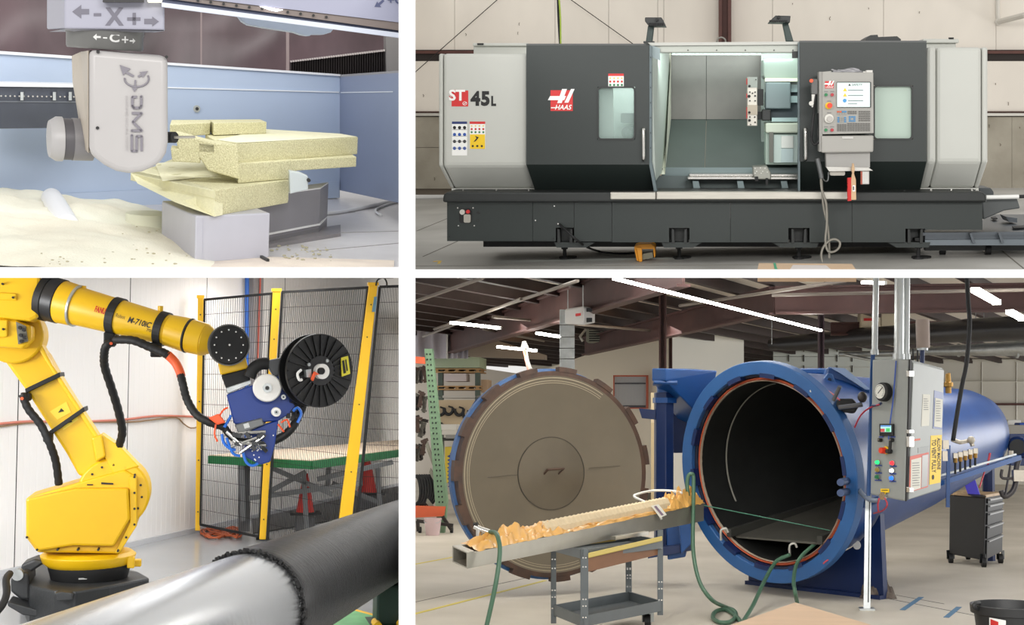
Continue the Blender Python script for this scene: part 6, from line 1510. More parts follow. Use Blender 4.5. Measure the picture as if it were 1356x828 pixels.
obj('orange_sleeve', MB().tube([P(222, 470, 11.3), P(232, 480, 11.28), P(238, 492, 11.25), P(240, 499, 11.25)], .036, n=10), mat('sleeve_orange', (232, 96, 46), .5), RB, smooth=60)
corr('dress_hose', [(30, 522, 12.0), (37, 541, 12.0), (54, 563, 12.0), (66, 588, 12.0), (74, 612, 12.05), (78, 642, 12.1)], .034, M_black)
obj('red_tip', MB().pxcyl(29, 528, 11.95, 2, .05, 8).pxcyl(147, 455, 11.5, 2, .05, 8), mat('sleeve_orange', (232, 96, 46), .5), RB, kind='stuff')
for q in ([(66, 545), (88, 532), (94, 546), (76, 556)], [(80, 561), (100, 549), (104, 556), (84, 570)]):
    lb_ = obj('warning_label', MB().px(q, da - .006, .006), mat('label_yellow', (236, 206, 60), .5), RB)
    c0 = (sum(k[0] for k in q) / 4, sum(k[1] for k in q) / 4)
    obj('pictogram', MB().px([(c0[0] - 4, c0[1] + 2), (c0[0], c0[1] - 4), (c0[0] + 4, c0[1])], da - .01, .004), M_blackp, lb_)
# wrist
dw = 11.2
wr = obj('wrist_disc', MB().pxcyl(303, 457, dw - .12, 25.5, .3, 40), M_black, RB, smooth=40, bev=.012)
obj('wrist_rim', MB().lathe(P(303, 457, dw - .06), (0, 1, 0), [(25.5 * dw / F, 0), (27 * dw / F, 0), (27 * dw / F, .12), (25.5 * dw / F, .12)], n=40, closed=True), mat('rim_steel', (120, 120, 116), .4, .5), wr)
wb_ = MB()
for k in range(12): wb_.pxcyl(303 + 19 * math.cos(k * PI / 6), 457 + 20 * math.sin(k * PI / 6), dw - .125, 1.1, .02, 6)
wb_.pxcyl(304, 457, dw - .125, 1.4, .02, 8)
obj('bolt', wb_, M_chrome, wr, kind='stuff')
obj('wrist_yellow', MB().px([(287, 470), (324, 468), (329, 488), (292, 497)], dw, .25), M_yel2, RB, bev=.012)
obj('tool_flange', MB().px([(293, 497), (329, 487), (332, 506), (300, 516)], dw + .02, .2), M_black, RB, bev=.01)
obj('flange_ring', MB().px([(299, 514), (332, 503), (333, 509), (301, 522)], dw - .02, .25), M_galv, RB, bev=.006)
# ---------------------------------------------------------------- winding head
WH = thing('winding_head', 'blue fibre winding head with white rollers held by the robot', 'tool head', P(345, 615, 11.1))
dh = 11.15
bl_m = mat('head_blue', (8, 52, 134), .38, var=.05)
obj('main_plate', MB().px([(300, 523), (321, 515), (378, 495), (397, 530), (384, 548), (368, 558), (310, 562)], dh, .12), bl_m, WH, bev=.01)
lp_ = obj('lower_plate', MB().px([(328, 572), (346, 564), (369, 557), (364, 590), (358, 612), (345, 616), (322, 604)], dh - .05, .15), bl_m, WH, bev=.01)
ho_ = MB()
random.seed(8)
for k in range(16): ho_.pxcyl(330 + random.random() * 32, 568 + random.random() * 42, dh - .056, 1.0, .02, 6)
obj('hole', ho_, M_whitep, lp_, kind='stuff')
obj('lettering', pxtext('MVP', 338, 588, 353, 595, dh - .053, bold=.02, shear=-.2), M_whitep, lp_)
def roller(u, v, r, hub, nm, m):
    o = obj(nm, MB().lathe(P(u, v, dh - .13), (0, 1, 0), [(0, 0), (r * .92 * dh / F, 0), (r * dh / F, .012), (r * dh / F, .1), (0, .1)], n=36), m, WH, smooth=40)
    obj('hub', MB().pxcyl(u, v, dh - .15, hub, .03, 16), M_galv, o)
    obj('axle', MB().pxcyl(u, v, dh - .17, hub * .45, .05, 10), M_darker, o)
Mroll = mat('roller_white', (240, 238, 232), .45)
roller(354, 514, 18, 6, 'large_roller', Mroll); roller(366, 546, 6, 3, 'small_roller', Mroll)
for u, v in ((377.5, 515), (375.5, 526)):
    b_ = obj('guide_wheel', MB().pxcyl(u, v, dh - .06, 3.2, .05, 14), M_galv, WH); obj('axle', MB().pxcyl(u, v, dh - .075, 1.2, .02, 8), M_blackp, b_)
obj('motor_box', MB().px([(351, 478), (376, 473), (381, 492), (363, 500), (357, 490)], dh + .05, .15), mat('motor_grey', (110, 112, 114), .4, .3), WH, bev=.01)
obj('cable_bundle', MB().tube([P(330, 500, dh), P(336, 488, dh), P(346, 482, dh), P(356, 482, dh)], .05, n=10), M_black, WH, smooth=60)
obj('actuator', MB().px([(311, 563), (347, 554), (350, 563), (316, 575)], dh - .1, .12), mat('actuator_grey', (104, 106, 106), .4, .4), WH, bev=.008)
ac = obj('actuator_tag', MB().px([(322, 562), (329, 560), (331, 566), (324, 568)], dh - .104, .004), mat('tag_silver2', (196, 198, 196), .4), WH)
rod = MB()
for (a, b) in (((316, 574), (352, 572)), ((308, 585), (352, 590)), ((306, 592), (340, 580)), ((318, 600), (350, 578)), ((300, 572), (320, 590))):
    rod.tube([P(*a, dh - .12), P(*b, dh - .14)], .014, n=8, smooth=1)
obj('cylinder_rod', rod, M_chrome, WH, kind='stuff')
fit = MB(); random.seed(4)
for k in range(14): fit.box(P(304 + random.random() * 50, 574 + random.random() * 26, dh - .13), (.05, .04, .03), (0, random.random(), 0))
obj('fitting', fit, mat('fitting_black', (40, 42, 44), .4), WH, kind='stuff')
bt_ = mat('tube_blue', (44, 110, 206), .4)
for pts in ([(297, 566), (303, 556), (306, 550)], [(294, 575), (296, 586), (304, 594), (312, 596)], [(322, 600), (326, 612), (334, 617), (342, 614)], [(388, 545), (394, 540), (399, 548), (394, 560)], [(300, 580), (308, 600), (318, 604)]):
    obj('air_tube', MB().tube([P(u, v, dh - .1) for u, v in pts], .012, n=6), bt_, WH, smooth=60)
obj('right_cable', MB().tube([P(402, 535, dh + .05), P(396, 550, dh + .05), P(388, 565, dh), P(376, 577, dh), P(362, 584, dh)], .034, n=8), M_black, WH, smooth=60)
obj('loom', MB().tube([P(296, 565, dh - .05), P(306, 578, dh - .05), P(320, 585, dh - .05), P(340, 584, dh - .05)], .03, n=8), M_black, WH, smooth=60)
om = mat('tie_orange', (232, 88, 40), .5)
obj('cable_tie', MB().px([(276, 554), (290, 548), (299, 560), (288, 563)], dh - .15, .08), om, WH, bev=.01)
for pts in ([(290, 552), (296, 543), (302, 540)], [(286, 562), (284, 575), (288, 585)], [(372, 560), (380, 556), (384, 566)], [(368, 562), (376, 572)]):
    obj('orange_wire', MB().tube([P(u, v, dh - .1) for u, v in pts], .008, n=5), om, WH, smooth=60)
cl_ = MB(); random.seed(6)
for k in range(18): cl_.box(P(380 + random.random() * 20, 530 + random.random() * 26, dh + .02), (.04, .04, .03), (0, random.random() * 2, 0))
obj('sensor', cl_, M_blackp, WH, kind='stuff')
# spool
SP = thing('fibre_spool', 'large black ribbed fibre spool with yellow label on the winding head', 'spool', P(422, 536, 11.0))
so = P(424, 491, 10.95); kx = 10.95 / F; sa = Vector((-.42, 1, .0)).normalized()
M_sp = mat('spool_black', (16, 16, 17), .45)
obj('rear_flange', MB().lathe(so + sa * .14, sa, [(0, 0), (48 * kx, 0), (48 * kx, .02), (0, .02)], n=48), M_sp, SP, smooth=40)
obj('core', MB().lathe(so, sa, [(20 * kx, .0), (36 * kx, .01), (36 * kx, .14), (20 * kx, .15)], n=40), M_black, SP, smooth=40)
ff = obj('front_flange', MB().lathe(so, sa, [(0, 0), (45 * kx, -.0), (48.5 * kx, .0), (48.5 * kx, .03), (0, .03)], n=48), M_sp, SP, smooth=40)
sx = Vector((sa.y, -sa.x, 0)).normalized()
for k in range(24):
    a = k * PI / 12; e = sx * math.cos(a) + Vector((0, 0, math.sin(a)))
    obj('rib', MB().bar(so + e * 20 * kx - sa * .008, so + e * 47 * kx - sa * .008, .012, .02, up=sa), M_sp, ff)
obj('hub_disc', MB().lathe(so - sa * .012, sa, [(0, 0), (19.5 * kx, 0), (20.5 * kx, .012)], n=40), mat('hub_black', (34, 34, 36), .5), SP, smooth=40)
def sface(u, v, off):
    r = BL.ray(u, v); p0 = so - sa * off; return r * (p0.dot(sa) / r.dot(sa))
def sd_disc(u, v, r, t, m, nm, par, off=.012):
    p = sface(u, v, off); return obj(nm, MB().cyl(p, p - sa * t, r * kx, n=22), m, par)
hub = sd_disc(423.5, 492, 10, .05, Mroll, 'white_hub', SP)
sd_disc(424, 491.5, 4.5, .03, M_black, 'hub_nut', hub, .06)
for u, v in ((408, 483), (432, 478), (409, 495)): sd_disc(u, v, 2.2, .02, M_galv, 'spool_bolt', SP)
obj('orange_clip', MB().prism([sface(u, v, .07) for u, v in ((411, 502), (415, 492), (421, 496), (416, 497), (413, 505))], -sa * .03), om, SP, bev=.004)
obj('grey_clip', MB().prism([sface(u, v, .02) for u, v in ((402, 490), (409, 489), (410, 500), (403, 500))], -sa * .04), M_galv, SP)
obj('white_wire', MB().tube([sface(u, v, .03) for u, v in ((399, 490), (394, 495), (396, 503), (400, 503))], .012, n=6), M_whitep, SP)
yl_ = obj('yellow_label', MB().prism([sface(u, v, .014) for u, v in ((451, 474), (460, 471.5), (463, 495), (452, 499))], -sa * .012), mat('label_lime', (226, 214, 60), .5), SP)
obj('label_print', MB().prism([sface(u, v, .028) for u, v in ((453, 478), (455.5, 477), (458, 494), (455, 495))], -sa * .003).prism([sface(u, v, .028) for u, v in ((457, 476.5), (458.5, 476), (460.5, 491), (459, 491.5))], -sa * .003), M_blackp, yl_, kind='stuff')

# ---------------------------------------------------------------- fence: posts and black mesh panels
FN = [((262, 392), (269.5, 392), (265, 703), (258.5, 703), 18.0, 'yellow fence post left of the robot wrist, nearest the ribbed wall'),
      ((361.5, 383), (372, 383), (352, 714), (343.5, 714), 17.1, 'yellow fence post in the middle behind the blue winding head'),
      ((489, 375), (500.5, 375), (466, 690), (449, 690), 15.9, 'yellow fence post on the right beside the black spool')]
for a, b, c, e, d, lab in FN:
    f0 = PF((c[0] + e[0]) / 2, 480 + 1800 * 2.23 / d)
    t = thing('fence_post', lab, 'post', f0, 'yellow posts of the mesh fence')
    vb = 480 + 1800 * 2.23 / d
    k = (vb - c[1]) / (c[1] - a[1]); e2 = (e[0] + (e[0] - a[0]) * k, vb); c2 = (c[0] + (c[0] - b[0]) * k, vb)
    obj('tube', MB().px([a, b, c2, e2], d, .07), M_fy, t, bev=.006)
    obj('cap', MB().px([(a[0] - 1.5, a[1] - 1), (b[0] + 1, b[1] - 1), (b[0] + 1, b[1] + 3), (a[0] - 1.5, a[1] + 3)], d - .02, .1), M_fy, t)
    obj('base_plate', MB().box(f0 + Vector((0, .03, .015)), (.16, .16, .03)), M_black, t)
    cl_ = MB()
    for s in (.08, .2, .45, .7, .92): cl_.pxcyl((a[0] + b[0]) / 2 + ((e2[0] + c2[0]) / 2 - (a[0] + b[0]) / 2) * s, a[1] + (vb - a[1]) * s, d - .008, 1, .02, 6)
    obj('clip', cl_, M_blackp, t, kind='stuff')
def mesh_panel(lab, tl, tr_, br_, bl_, nw, nh, dd, seed):
    t = thing('mesh_panel', lab, 'fence', (P(*bl_) + P(*br_)) / 2, 'black mesh panels of the fence')
    A, B_, C_, D_ = P(*tl), P(*tr_), P(*br_), P(*bl_)
    for p, q in ((A, B_), (B_, C_), (D_, C_), (A, D_)): obj('frame_bar', MB().bar(p, q, .03, .03, up=(0, 1, 0)), M_black, t)
    mb = MB()
    def S(s, v): return A.lerp(B_, s).lerp(D_.lerp(C_, s), v)
    def wire(p, q, r):
        tv = (q - p).normalized(); a = tv.orthogonal().normalized() * r; b = tv.cross(a)
        vs = [p + a, p + b, p - a, p - b, q + a, q + b, q - a, q - b]
        mb.add(vs, [(0, 1, 5, 4), (1, 2, 6, 5), (2, 3, 7, 6), (3, 0, 4, 7)])
    for i in range(1, nw): wire(S(i / nw, 0), S(i / nw, 1), .0034)
    for j in range(1, nh): wire(S(0, j / nh), S(1, j / nh), .0034)
    obj('wire_mesh', mb, M_black, t, kind='stuff')
mesh_panel('black wire mesh panel between the left and middle yellow posts', (271, 397, 17.95), (360, 389, 17.15), (343, 711, 17.15), (265.5, 695, 17.95), 30, 15, 17.5, 1)
mesh_panel('black wire mesh panel behind the spool between middle and right posts', (374, 387, 17.05), (487, 381, 15.95), (448, 737, 15.95), (354, 715, 17.05), 40, 16, 16.5, 2)
mesh_panel('black mesh gate panel at the right edge past the last yellow post', (503, 380, 15.9), (533, 379, 15.8), (533, 740, 15.8), (468, 737, 15.9), 22, 17, 15.6, 3)
for u, v, lab in ((497, 402, 'small blue and grey interlock switch on the right yellow post'),):
    one('interlock_switch', MB().px([(496, 393), (499.5, 393), (497, 413), (493, 413)], 15.8, .05), mat('switch_blue', (90, 130, 150), .5), lab, 'switch')
one('fence_cable', MB().tube([P(498, 378, 15.85), P(500, 371, 15.8), P(508, 368, 15.8), P(512, 374, 15.8), P(512, 380, 15.8)], .01, n=6), M_black, 'black cable loop on top of the right yellow post', 'cable', smooth=180)
# ---------------------------------------------------------------- behind the fence
GT = thing('green_edged_table', 'large beige table with green edge and grey truss legs behind fence', 'table', PF(430, 690))
zt = .86
tq = [P(413, 613, 16.9), P(530, 597, 19.1), P(530, 583, 21.4), P(277, 603, 17.98)]
zz = tq[0].z; tq = [Vector((p.x, p.y, zz)) for p in tq]
obj('table_top', MB().prism(tq, (0, 0, .03)), mat('table_beige', (226, 206, 184), .7), GT)
ed = MB()
for i, j in ((0, 1), (3, 0)): ed.bar(tq[i] + Vector((0, 0, -.03)), tq[j] + Vector((0, 0, -.03)), .04, .1)
obj('green_edge', ed, mat('edge_green', (20, 120, 66), .5), GT)
lg = mat('truss_grey', (112, 114, 116), .5)
for a, b in (((402, 625), (406, 700)), ((360, 620), (440, 655)), ((405, 625), (350, 655)), ((320, 607), (322, 690)), ((436, 612), (433, 650)), ((500, 620), (504, 690)), ((330, 660), (480, 640)), ((440, 640), (500, 665)), ((420, 635), (520, 612))):
    obj('leg' if abs(a[0] - b[0]) < 6 else 'brace', MB().bar(P(*a, 17.7 if a[0] < 430 else 18.6), P(*b, 17.7 if a[0] < 430 else 18.6), .06, .06, up=(0, 1, 0)), lg, GT)
wd2 = MB().pxbox(316, 612, 331, 704, 17.85, .25)
one('grey_cabinet', wd2, mat('cabinet_dark', (84, 84, 86), .5), 'dark grey narrow cabinet behind the left mesh panel', 'cabinet')
one('floor_shade', MB().prism([PF(335, 707, .004), PF(528, 676, .004), PF(528, 645, .004), PF(330, 650, .004)], (0, 0, .01)), mat('shade_grey', (92, 92, 94), .7), 'dark sheet laid for the shade on the floor under the green edged table', 'shade')  # dark grey sheet stands in for the shade beneath the table
for i, (u, v0, v1, w_, d, lab) in enumerate(((404, 628, 678, 9, 17.9, 'red traffic cone with black base under the table, nearer one'), (486, 608, 652, 10, 19.0, 'red traffic cone behind the gate panel at the right'))):
    pb = P(u, v1, d); t = thing('traffic_cone', lab, 'cone', pb); kk = d / F
    obj('cone', MB().lathe(pb, (0, 0, 1), [(w_ * 1.3 * kk, 0.0), (w_ * .35 * kk, (v1 - v0) * kk), (0, (v1 - v0) * kk)], n=20), mat('cone_red', (216, 44, 34), .45), t, smooth=50)
    obj('base', MB().box(pb + Vector((0, 0, -.015)), (w_ * 4.4 * kk, w_ * 3 * kk, .03)), M_black, t)
    obj('stand', MB().box(pb + Vector((0, 0, -.03 - (2.23 + pb.z - .03) / 2)), (w_ * 2.6 * kk, w_ * 2 * kk, 2.23 + pb.z - .03)), mat('stand_grey', (96, 96, 98), .6), t)
oc = mat('cord_orange', (190, 96, 58), .6)
random.seed(14)
pts = [PF(268 + 26 + 26 * math.sin(k * 1.7) + random.uniform(-6, 6), 705 + 7 * math.cos(k * 2.3) + random.uniform(-2, 2), .02 + .01 * (k % 3)) for k in range(26)]
one('extension_cord', MB().tube(pts, .012, n=6, smooth=5), oc, 'tangled orange extension cord on the floor by the left fence post', 'cord', smooth=180)
# ---------------------------------------------------------------- the tube on its stand
T0, T1 = P(426, 761, 9.3), P(527, 713, 12.1)
tv = (T1 - T0) / (T1 - T0).y
def tp_(d): return T0 + tv * (d - 9.3)
TU = thing('wound_tube', 'long polished metal tube half wrapped in black carbon fibre', 'tube', tp_(7.6) - Vector((0, 0, .33)))
M_alu = mat('polished_aluminium', (206, 208, 210), .26, .95, bump=.04, bscale=4, stretch=(6, 6, 6))
cut_by_rays(obj('mandrel', MB().cyl(tp_(4.6), tp_(13.6), .305, n=96), M_alu, TU, smooth=40), BL, 529)
cm_ = bpy.data.materials.new('carbon_fibre'); cm_.use_nodes = True; MATS['carbon_fibre'] = cm_
nt = cm_.node_tree; b = nt.nodes['Principled BSDF']; b.inputs['Roughness'].default_value = .3; b.inputs['Base Color'].default_value = rgb((20, 20, 21))
b.inputs['Specular IOR Level'].default_value = .4
tc = nt.nodes.new('ShaderNodeTexCoord'); mp = nt.nodes.new('ShaderNodeMapping'); nz = nt.nodes.new('ShaderNodeTexNoise')
mp.inputs['Rotation'].default_value = (0, 0, math.atan2(tv.x, 1)); mp.inputs['Scale'].default_value = (3, 60, 3)
nz.inputs['Scale'].default_value = 1.6; nz.inputs['Detail'].default_value = 6
nt.links.new(tc.outputs['Object'], mp.inputs[0]); nt.links.new(mp.outputs[0], nz.inputs['Vector'])
rp = nt.nodes.new('ShaderNodeValToRGB'); rp.color_ramp.elements[0].color = rgb((5, 5, 6)); rp.color_ramp.elements[1].color = rgb((26, 26, 27)); rp.color_ramp.elements[0].position = .35; rp.color_ramp.elements[1].position = .75
nt.links.new(nz.outputs['Fac'], rp.inputs[0]); nt.links.new(rp.outputs[0], b.inputs['Base Color'])
bp = nt.nodes.new('ShaderNodeBump'); bp.inputs['Strength'].default_value = .9; bp.inputs['Distance'].default_value = .01
nt.links.new(nz.outputs['Fac'], bp.inputs['Height']); nt.links.new(bp.outputs[0], b.inputs['Normal'])
wrp = MB().lathe(tp_(7.62), tv, [(.30, 0), (.322, 0.02), (.325, .1), (.325, 5.6), (.30, 5.62)], n=96)
cut_by_rays(obj('carbon_wrap', wrp, cm_, TU, smooth=50), BL, 529)
random.seed(9)
ej = MB(); tvn = tv.normalized(); sa_ = tvn.cross(Vector((0, 0, 1))).normalized(); su_ = sa_.cross(tvn)
n = 110; prev = None
for i in range(n):
    a = 2 * PI * i / n; e = sa_ * math.cos(a) + su_ * math.sin(a)
    ej.box(tp_(7.62) + e * .318 + tvn * random.uniform(-.03, .02), (.016, random.uniform(.02, .045), .012), (random.random(), random.random(), random.random() * .6))
obj('ragged_edge', ej, M_black, TU, kind='stuff')
gm_ = mat('stand_green', (22, 52, 42), .5)
sb = tp_(11.6)
STD = thing('tube_stand', 'dark green steel stand under the far end of the tube', 'stand', Vector((sb.x, sb.y, -2.23)))
obj('column', MB().box(Vector((sb.x + .02, sb.y, -2.2 + (sb.z - .33 + 2.2) / 2)), (.24, .3, sb.z - .33 + 2.2)), gm_, STD, bev=.02)
obj('foot', MB().box(Vector((sb.x, sb.y, -2.21)), (.3, .5, .04)), gm_, STD)
for sgn in (-1, 1): obj('yellow_roller', MB().cyl(Vector((sb.x + sgn * .1, sb.y - .24, -2.18)), Vector((sb.x + sgn * .1, sb.y - .05, -2.18)), .035, n=16), M_fy, STD)
nb_ = tp_(6.0)
S3 = thing('tube_stand', 'dark green steel stand under the near end of the tube', 'stand', Vector((nb_.x, nb_.y, -2.23)))
obj('column', MB().box(Vector((nb_.x, nb_.y, -2.23 + (nb_.z - .31 + 2.23) / 2)), (.32, .3, nb_.z - .31 + 2.23)), gm_, S3, bev=.02)
PM = thing('green_floor_mat', 'green floor platform with yellow border beneath the tube', 'platform', PF(464, 820))
q = [PF(410, 838, .03), PF(464, 805, .03), PF(520, 820, .03), PF(470, 870, .03)]
obj('border', MB().prism(q, (0, 0, -.03)), M_fy, PM)
c_ = sum(q, Vector()) / 4
obj('top', MB().prism([c_ + (k - c_) * .86 + Vector((0, 0, .002)) for k in q], (0, 0, .004)), mat('mat_green', (110, 178, 120), .6, var=.1, scale=6), PM)
one('floor_hose', MB().tube([P(-6, 812, 11.2), P(4, 800, 11.3), P(9, 785, 11.4), P(8, 768, 11.6), P(13, 760, 11.9)], .03, n=8), M_black, 'black hose with red stripe at the left edge beside the robot base', 'hose', smooth=60)
# ================================================================ upper left bay: milling head over a foam block
RM[0] = TL
HZ = 1.556
def PZT(u, v, z): return TL.PF(u, v, z)
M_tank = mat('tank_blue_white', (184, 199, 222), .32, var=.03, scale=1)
M_head = mat('head_light_grey', (176, 173, 172), .35, var=.015, scale=3)
M_foam = mat('tooling_foam', (230, 226, 188), .9, c2=(196, 189, 146), scale=95, bump=.6, bscale=90, detail=2)
M_foamt = mat('tooling_foam_top', (232, 228, 196), .9, var=.05, scale=20, bump=.3, bscale=60)
M_dust = mat('foam_dust', (238, 238, 222), .95, c2=(228, 222, 204), scale=1.2, bump=.3, bscale=60)
# tank: bed, back wall, right wall
fl = MB().prism([PZT(-60, 355.5, 0), PZT(530, 355.5, 0), PZT(531, 240, 0), PZT(-60, 240, 0)], (0, 0, -.03))
struct('floor', fl, mat('bed_grey', (206, 204, 206), .35, var=.03))
def wallstrip(nm, pts, th, m, **k): return nm, MB().prism([P(*p) for p in pts], th)
bw = MB().prism([P(-40, 67, 12.75), P(450, 100.5, 14.9), P(450, 262, 14.9), P(-40, 292, 12.75)], (-.02, .08, 0))
wall = struct('wall_back', bw, M_tank)
obj('seam_strip', MB().prism([P(-40, 108, 12.73), P(449, 121.5, 14.87), P(449, 123, 14.87), P(-40, 110, 12.73)], (0, .02, 0)), mat('seam_white', (232, 236, 242), .4), wall)
obj('top_rim', MB().prism([P(-40, 65, 12.7), P(451, 98.5, 14.85), P(451, 101, 14.85), P(-40, 69, 12.7)], (0, .12, 0)), mat('rim_white', (232, 234, 240), .35), wall)
obj('lower_panel', MB().prism([P(-40, 262, 12.72), P(449, 240, 14.87), P(449, 262, 14.87), P(-40, 292, 12.72)], (0, .02, 0)), M_tank, wall)
sk = obj('wall_eyelet', MB().lathe(P(260.5, 144, 13.95), (0, -1, 0), [(.0, 0), (.035, .0), (.035, .02), (.0, .02)], n=16), M_galv, wall)
obj('eyelet_core', MB().lathe(P(261, 144, 13.92), (0, -1, 0), [(.0, 0), (.016, .0), (.016, .012), (.0, .012)], n=12), M_blackp, sk)
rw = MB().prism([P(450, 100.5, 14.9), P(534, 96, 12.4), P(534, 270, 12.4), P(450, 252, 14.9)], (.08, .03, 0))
rwl = struct('wall_right', rw, mat('tank_blue_shaded', (132, 142, 168), .35))  # shade of the right wall is put into its darker blue
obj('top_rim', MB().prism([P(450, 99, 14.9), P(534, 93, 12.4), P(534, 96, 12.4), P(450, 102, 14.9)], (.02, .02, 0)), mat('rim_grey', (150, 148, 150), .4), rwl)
obj('seam_strip', MB().prism([P(451, 122, 14.85), P(520, 121, 12.75), P(520, 122, 12.75), P(451, 123.2, 14.85)], (0, -.015, 0)), mat('seam_white', (232, 236, 242), .4), rwl)
# dark curtain behind
M_cur = mat('curtain_mauve', (72, 60, 62), .4, c2=(112, 92, 96), scale=1.3, stretch=(1, 1, .5))
cu = MB().grid(lambda a, b: P(-60 + 600 * a, -30 + 150 * b, 17.2 + .03 * math.sin(a * 31 + b * 4) + .09 * math.sin(a * 11 + b * 6)), 120, 4)
one('plastic_curtain', cu, M_cur, 'dark mauve plastic curtain hanging behind the milling tank', 'curtain', smooth=180)
for u, lab in ((266.5, 'thin vertical seam post of the curtain just right of the milling head'), (381, 'pale vertical post behind the tank at the left end of the bellows')):
    one('curtain_post', MB().pxbox(u - (1 if u < 300 else 2), 0, u + (1 if u < 300 else 2), 110, 16.6, .06), mat('post_pale', (150, 132, 130), .5), lab, 'post')
BLW = thing('way_cover', 'black pleated bellows cover on the far rim of the tank', 'bellows', P(450, 100, 15.4))
n = 40; pl = MB()
for i in range(n):
    a0 = i / n; a1 = (i + .5) / n; a2 = (i + 1) / n
    def tp(a): return P(384 + 126 * a, 82 - 15 * a, 15.8 - 1.6 * a)
    def bt(a): return P(384 + 126 * a, 102 - 5 * a, 15.8 - 1.6 * a)
    k = Vector((0, -.05, 0))
    pl.prism([tp(a0), tp(a1) + k, bt(a1) + k, bt(a0)], (0, .06, 0)); pl.prism([tp(a1) + k, tp(a2), bt(a2), bt(a1) + k], (0, .06, 0))
obj('pleats', pl, mat('bellows_black', (38, 32, 32), .5), BLW, kind='stuff')
pt = MB()
for i in range(n): a = (i + .5) / n; pt.box(P(384 + 126 * a, 81.5 - 15 * a, 15.72 - 1.6 * a), (.02, .03, .02))
obj('pleat_clip', pt, mat('clip_pale', (190, 180, 176), .5), BLW, kind='stuff')
obj('bellows_end', MB().px([(511, 48), (534, 46), (534, 98), (512, 96)], 14.1, .2), mat('end_plate', (126, 122, 120), .5), BLW)
# rail beam on the back wall at the left
RBm = thing('rail_beam', 'dark glossy rail beam on the tank wall left of the milling head', 'rail', P(50, 170, 12.0))
obj('beam', MB().prism([P(-40, 115, 11.8), P(112, 116, 12.3), P(112, 169, 12.3), P(-40, 171, 11.8)], (0, .5, 0)), mat('beam_slate', (84, 88, 100), .25, .3, var=.1, scale=3), RBm)
obj('top_edge', MB().prism([P(-40, 109, 11.75), P(112, 112, 12.25), P(112, 116, 12.25), P(-40, 114, 11.75)], (0, .5, 0)), mat('rim_white', (232, 234, 240), .35), RBm)
bo = MB()
for i in range(18):
    u = 2 + i * 6; bo.lathe(P(u, 127 + u * .012, 11.9 + u * .0035), (0, -1, 0), [(0, 0), (.007, 0), (.007, .02), (0, .02)], n=8)
obj('bolt', bo, M_chrome, RBm, kind='stuff')
for u in (29, 72, 93): obj('carriage_clip', MB().prism([P(u - 2, 122, 11.88 + u * .0034), P(u + 2, 122, 11.88 + u * .0034), P(u + 2, 133, 11.88 + u * .0034), P(u - 2, 133, 11.88 + u * .0034)], (0, .04, 0)), M_galv, RBm)
obj('rail_plate', MB().prism([P(-40, 133.5, 11.79), P(112, 134.5, 12.29), P(112, 136, 12.29), P(-40, 135, 11.79)], (0, .02, 0)), mat('beam_line', (120, 124, 134), .3, .4), RBm)
# gantry beam across the top
GB = thing('gantry_beam', 'grey gantry beam with white rail crossing the top right', 'beam', P(400, 30, 9.4))
def strip(nm, v0, v1, w0, w1, d, t, m): return obj(nm, MB().prism([P(214, v0, d), P(540, v1, d), P(540, w1, d), P(214, w0, d)], (0, t, 0)), m, GB)
strip('upper_face', -40, -40, -8, 31, 9.3, .5, mat('gantry_grey', (150, 152, 172), .4))
gr = strip('bolt_strip', -8, 31, -3, 42, 9.32, .4, mat('strip_brown', (124, 112, 106), .5))
strip('lower_strip', -3, 42, 3, 45, 9.36, .4, mat('strip_slate', (62, 70, 98), .4))
strip('white_rail', 3, 45, 9, 51.5, 9.28, .1, mat('rail_white', (200, 206, 220), .3))
bo = MB()
for i in range(11):
    u = 262 + i * 17; v = -5.5 + (u - 214) * .129; bo.lathe(P(u, v, 9.31), (0, -1, 0), [(0, 0), (.009, 0), (.009, .012), (0, .012)], n=8)
obj('bolt', bo, M_blackp, gr, kind='stuff')
obj('led_light', MB().px([(344, 8.5), (349, 8.5), (375, 13), (366, 15.5), (358, 13.5)], 9.29, .03), mat('led_small', (255, 255, 255), .4, emit=3.0), GB)
ar = MB().px([(496, 9), (499.5, 2), (501, 4.5), (507, -1), (509, 1.5), (503, 7), (505, 9.5)], 9.295, .004)
obj('arrow_mark', ar, mat('mark_navy', (70, 76, 110), .5), GB)
obj('lettering', pxtext('+C', 513, -6, 534, 5.5, 9.29, bold=.02), mat('mark_navy', (70, 76, 110), .5), GB)
obj('rounded_cover', MB().px([(314, 20), (442, 38), (438, 43), (428, 46), (412, 46), (410, 48), (400, 46.5), (390, 43), (350, 37), (328, 33), (320, 28)], 10.2, .3), mat('cover_pale_blue', (176, 188, 204), .4), GB, bev=.01)
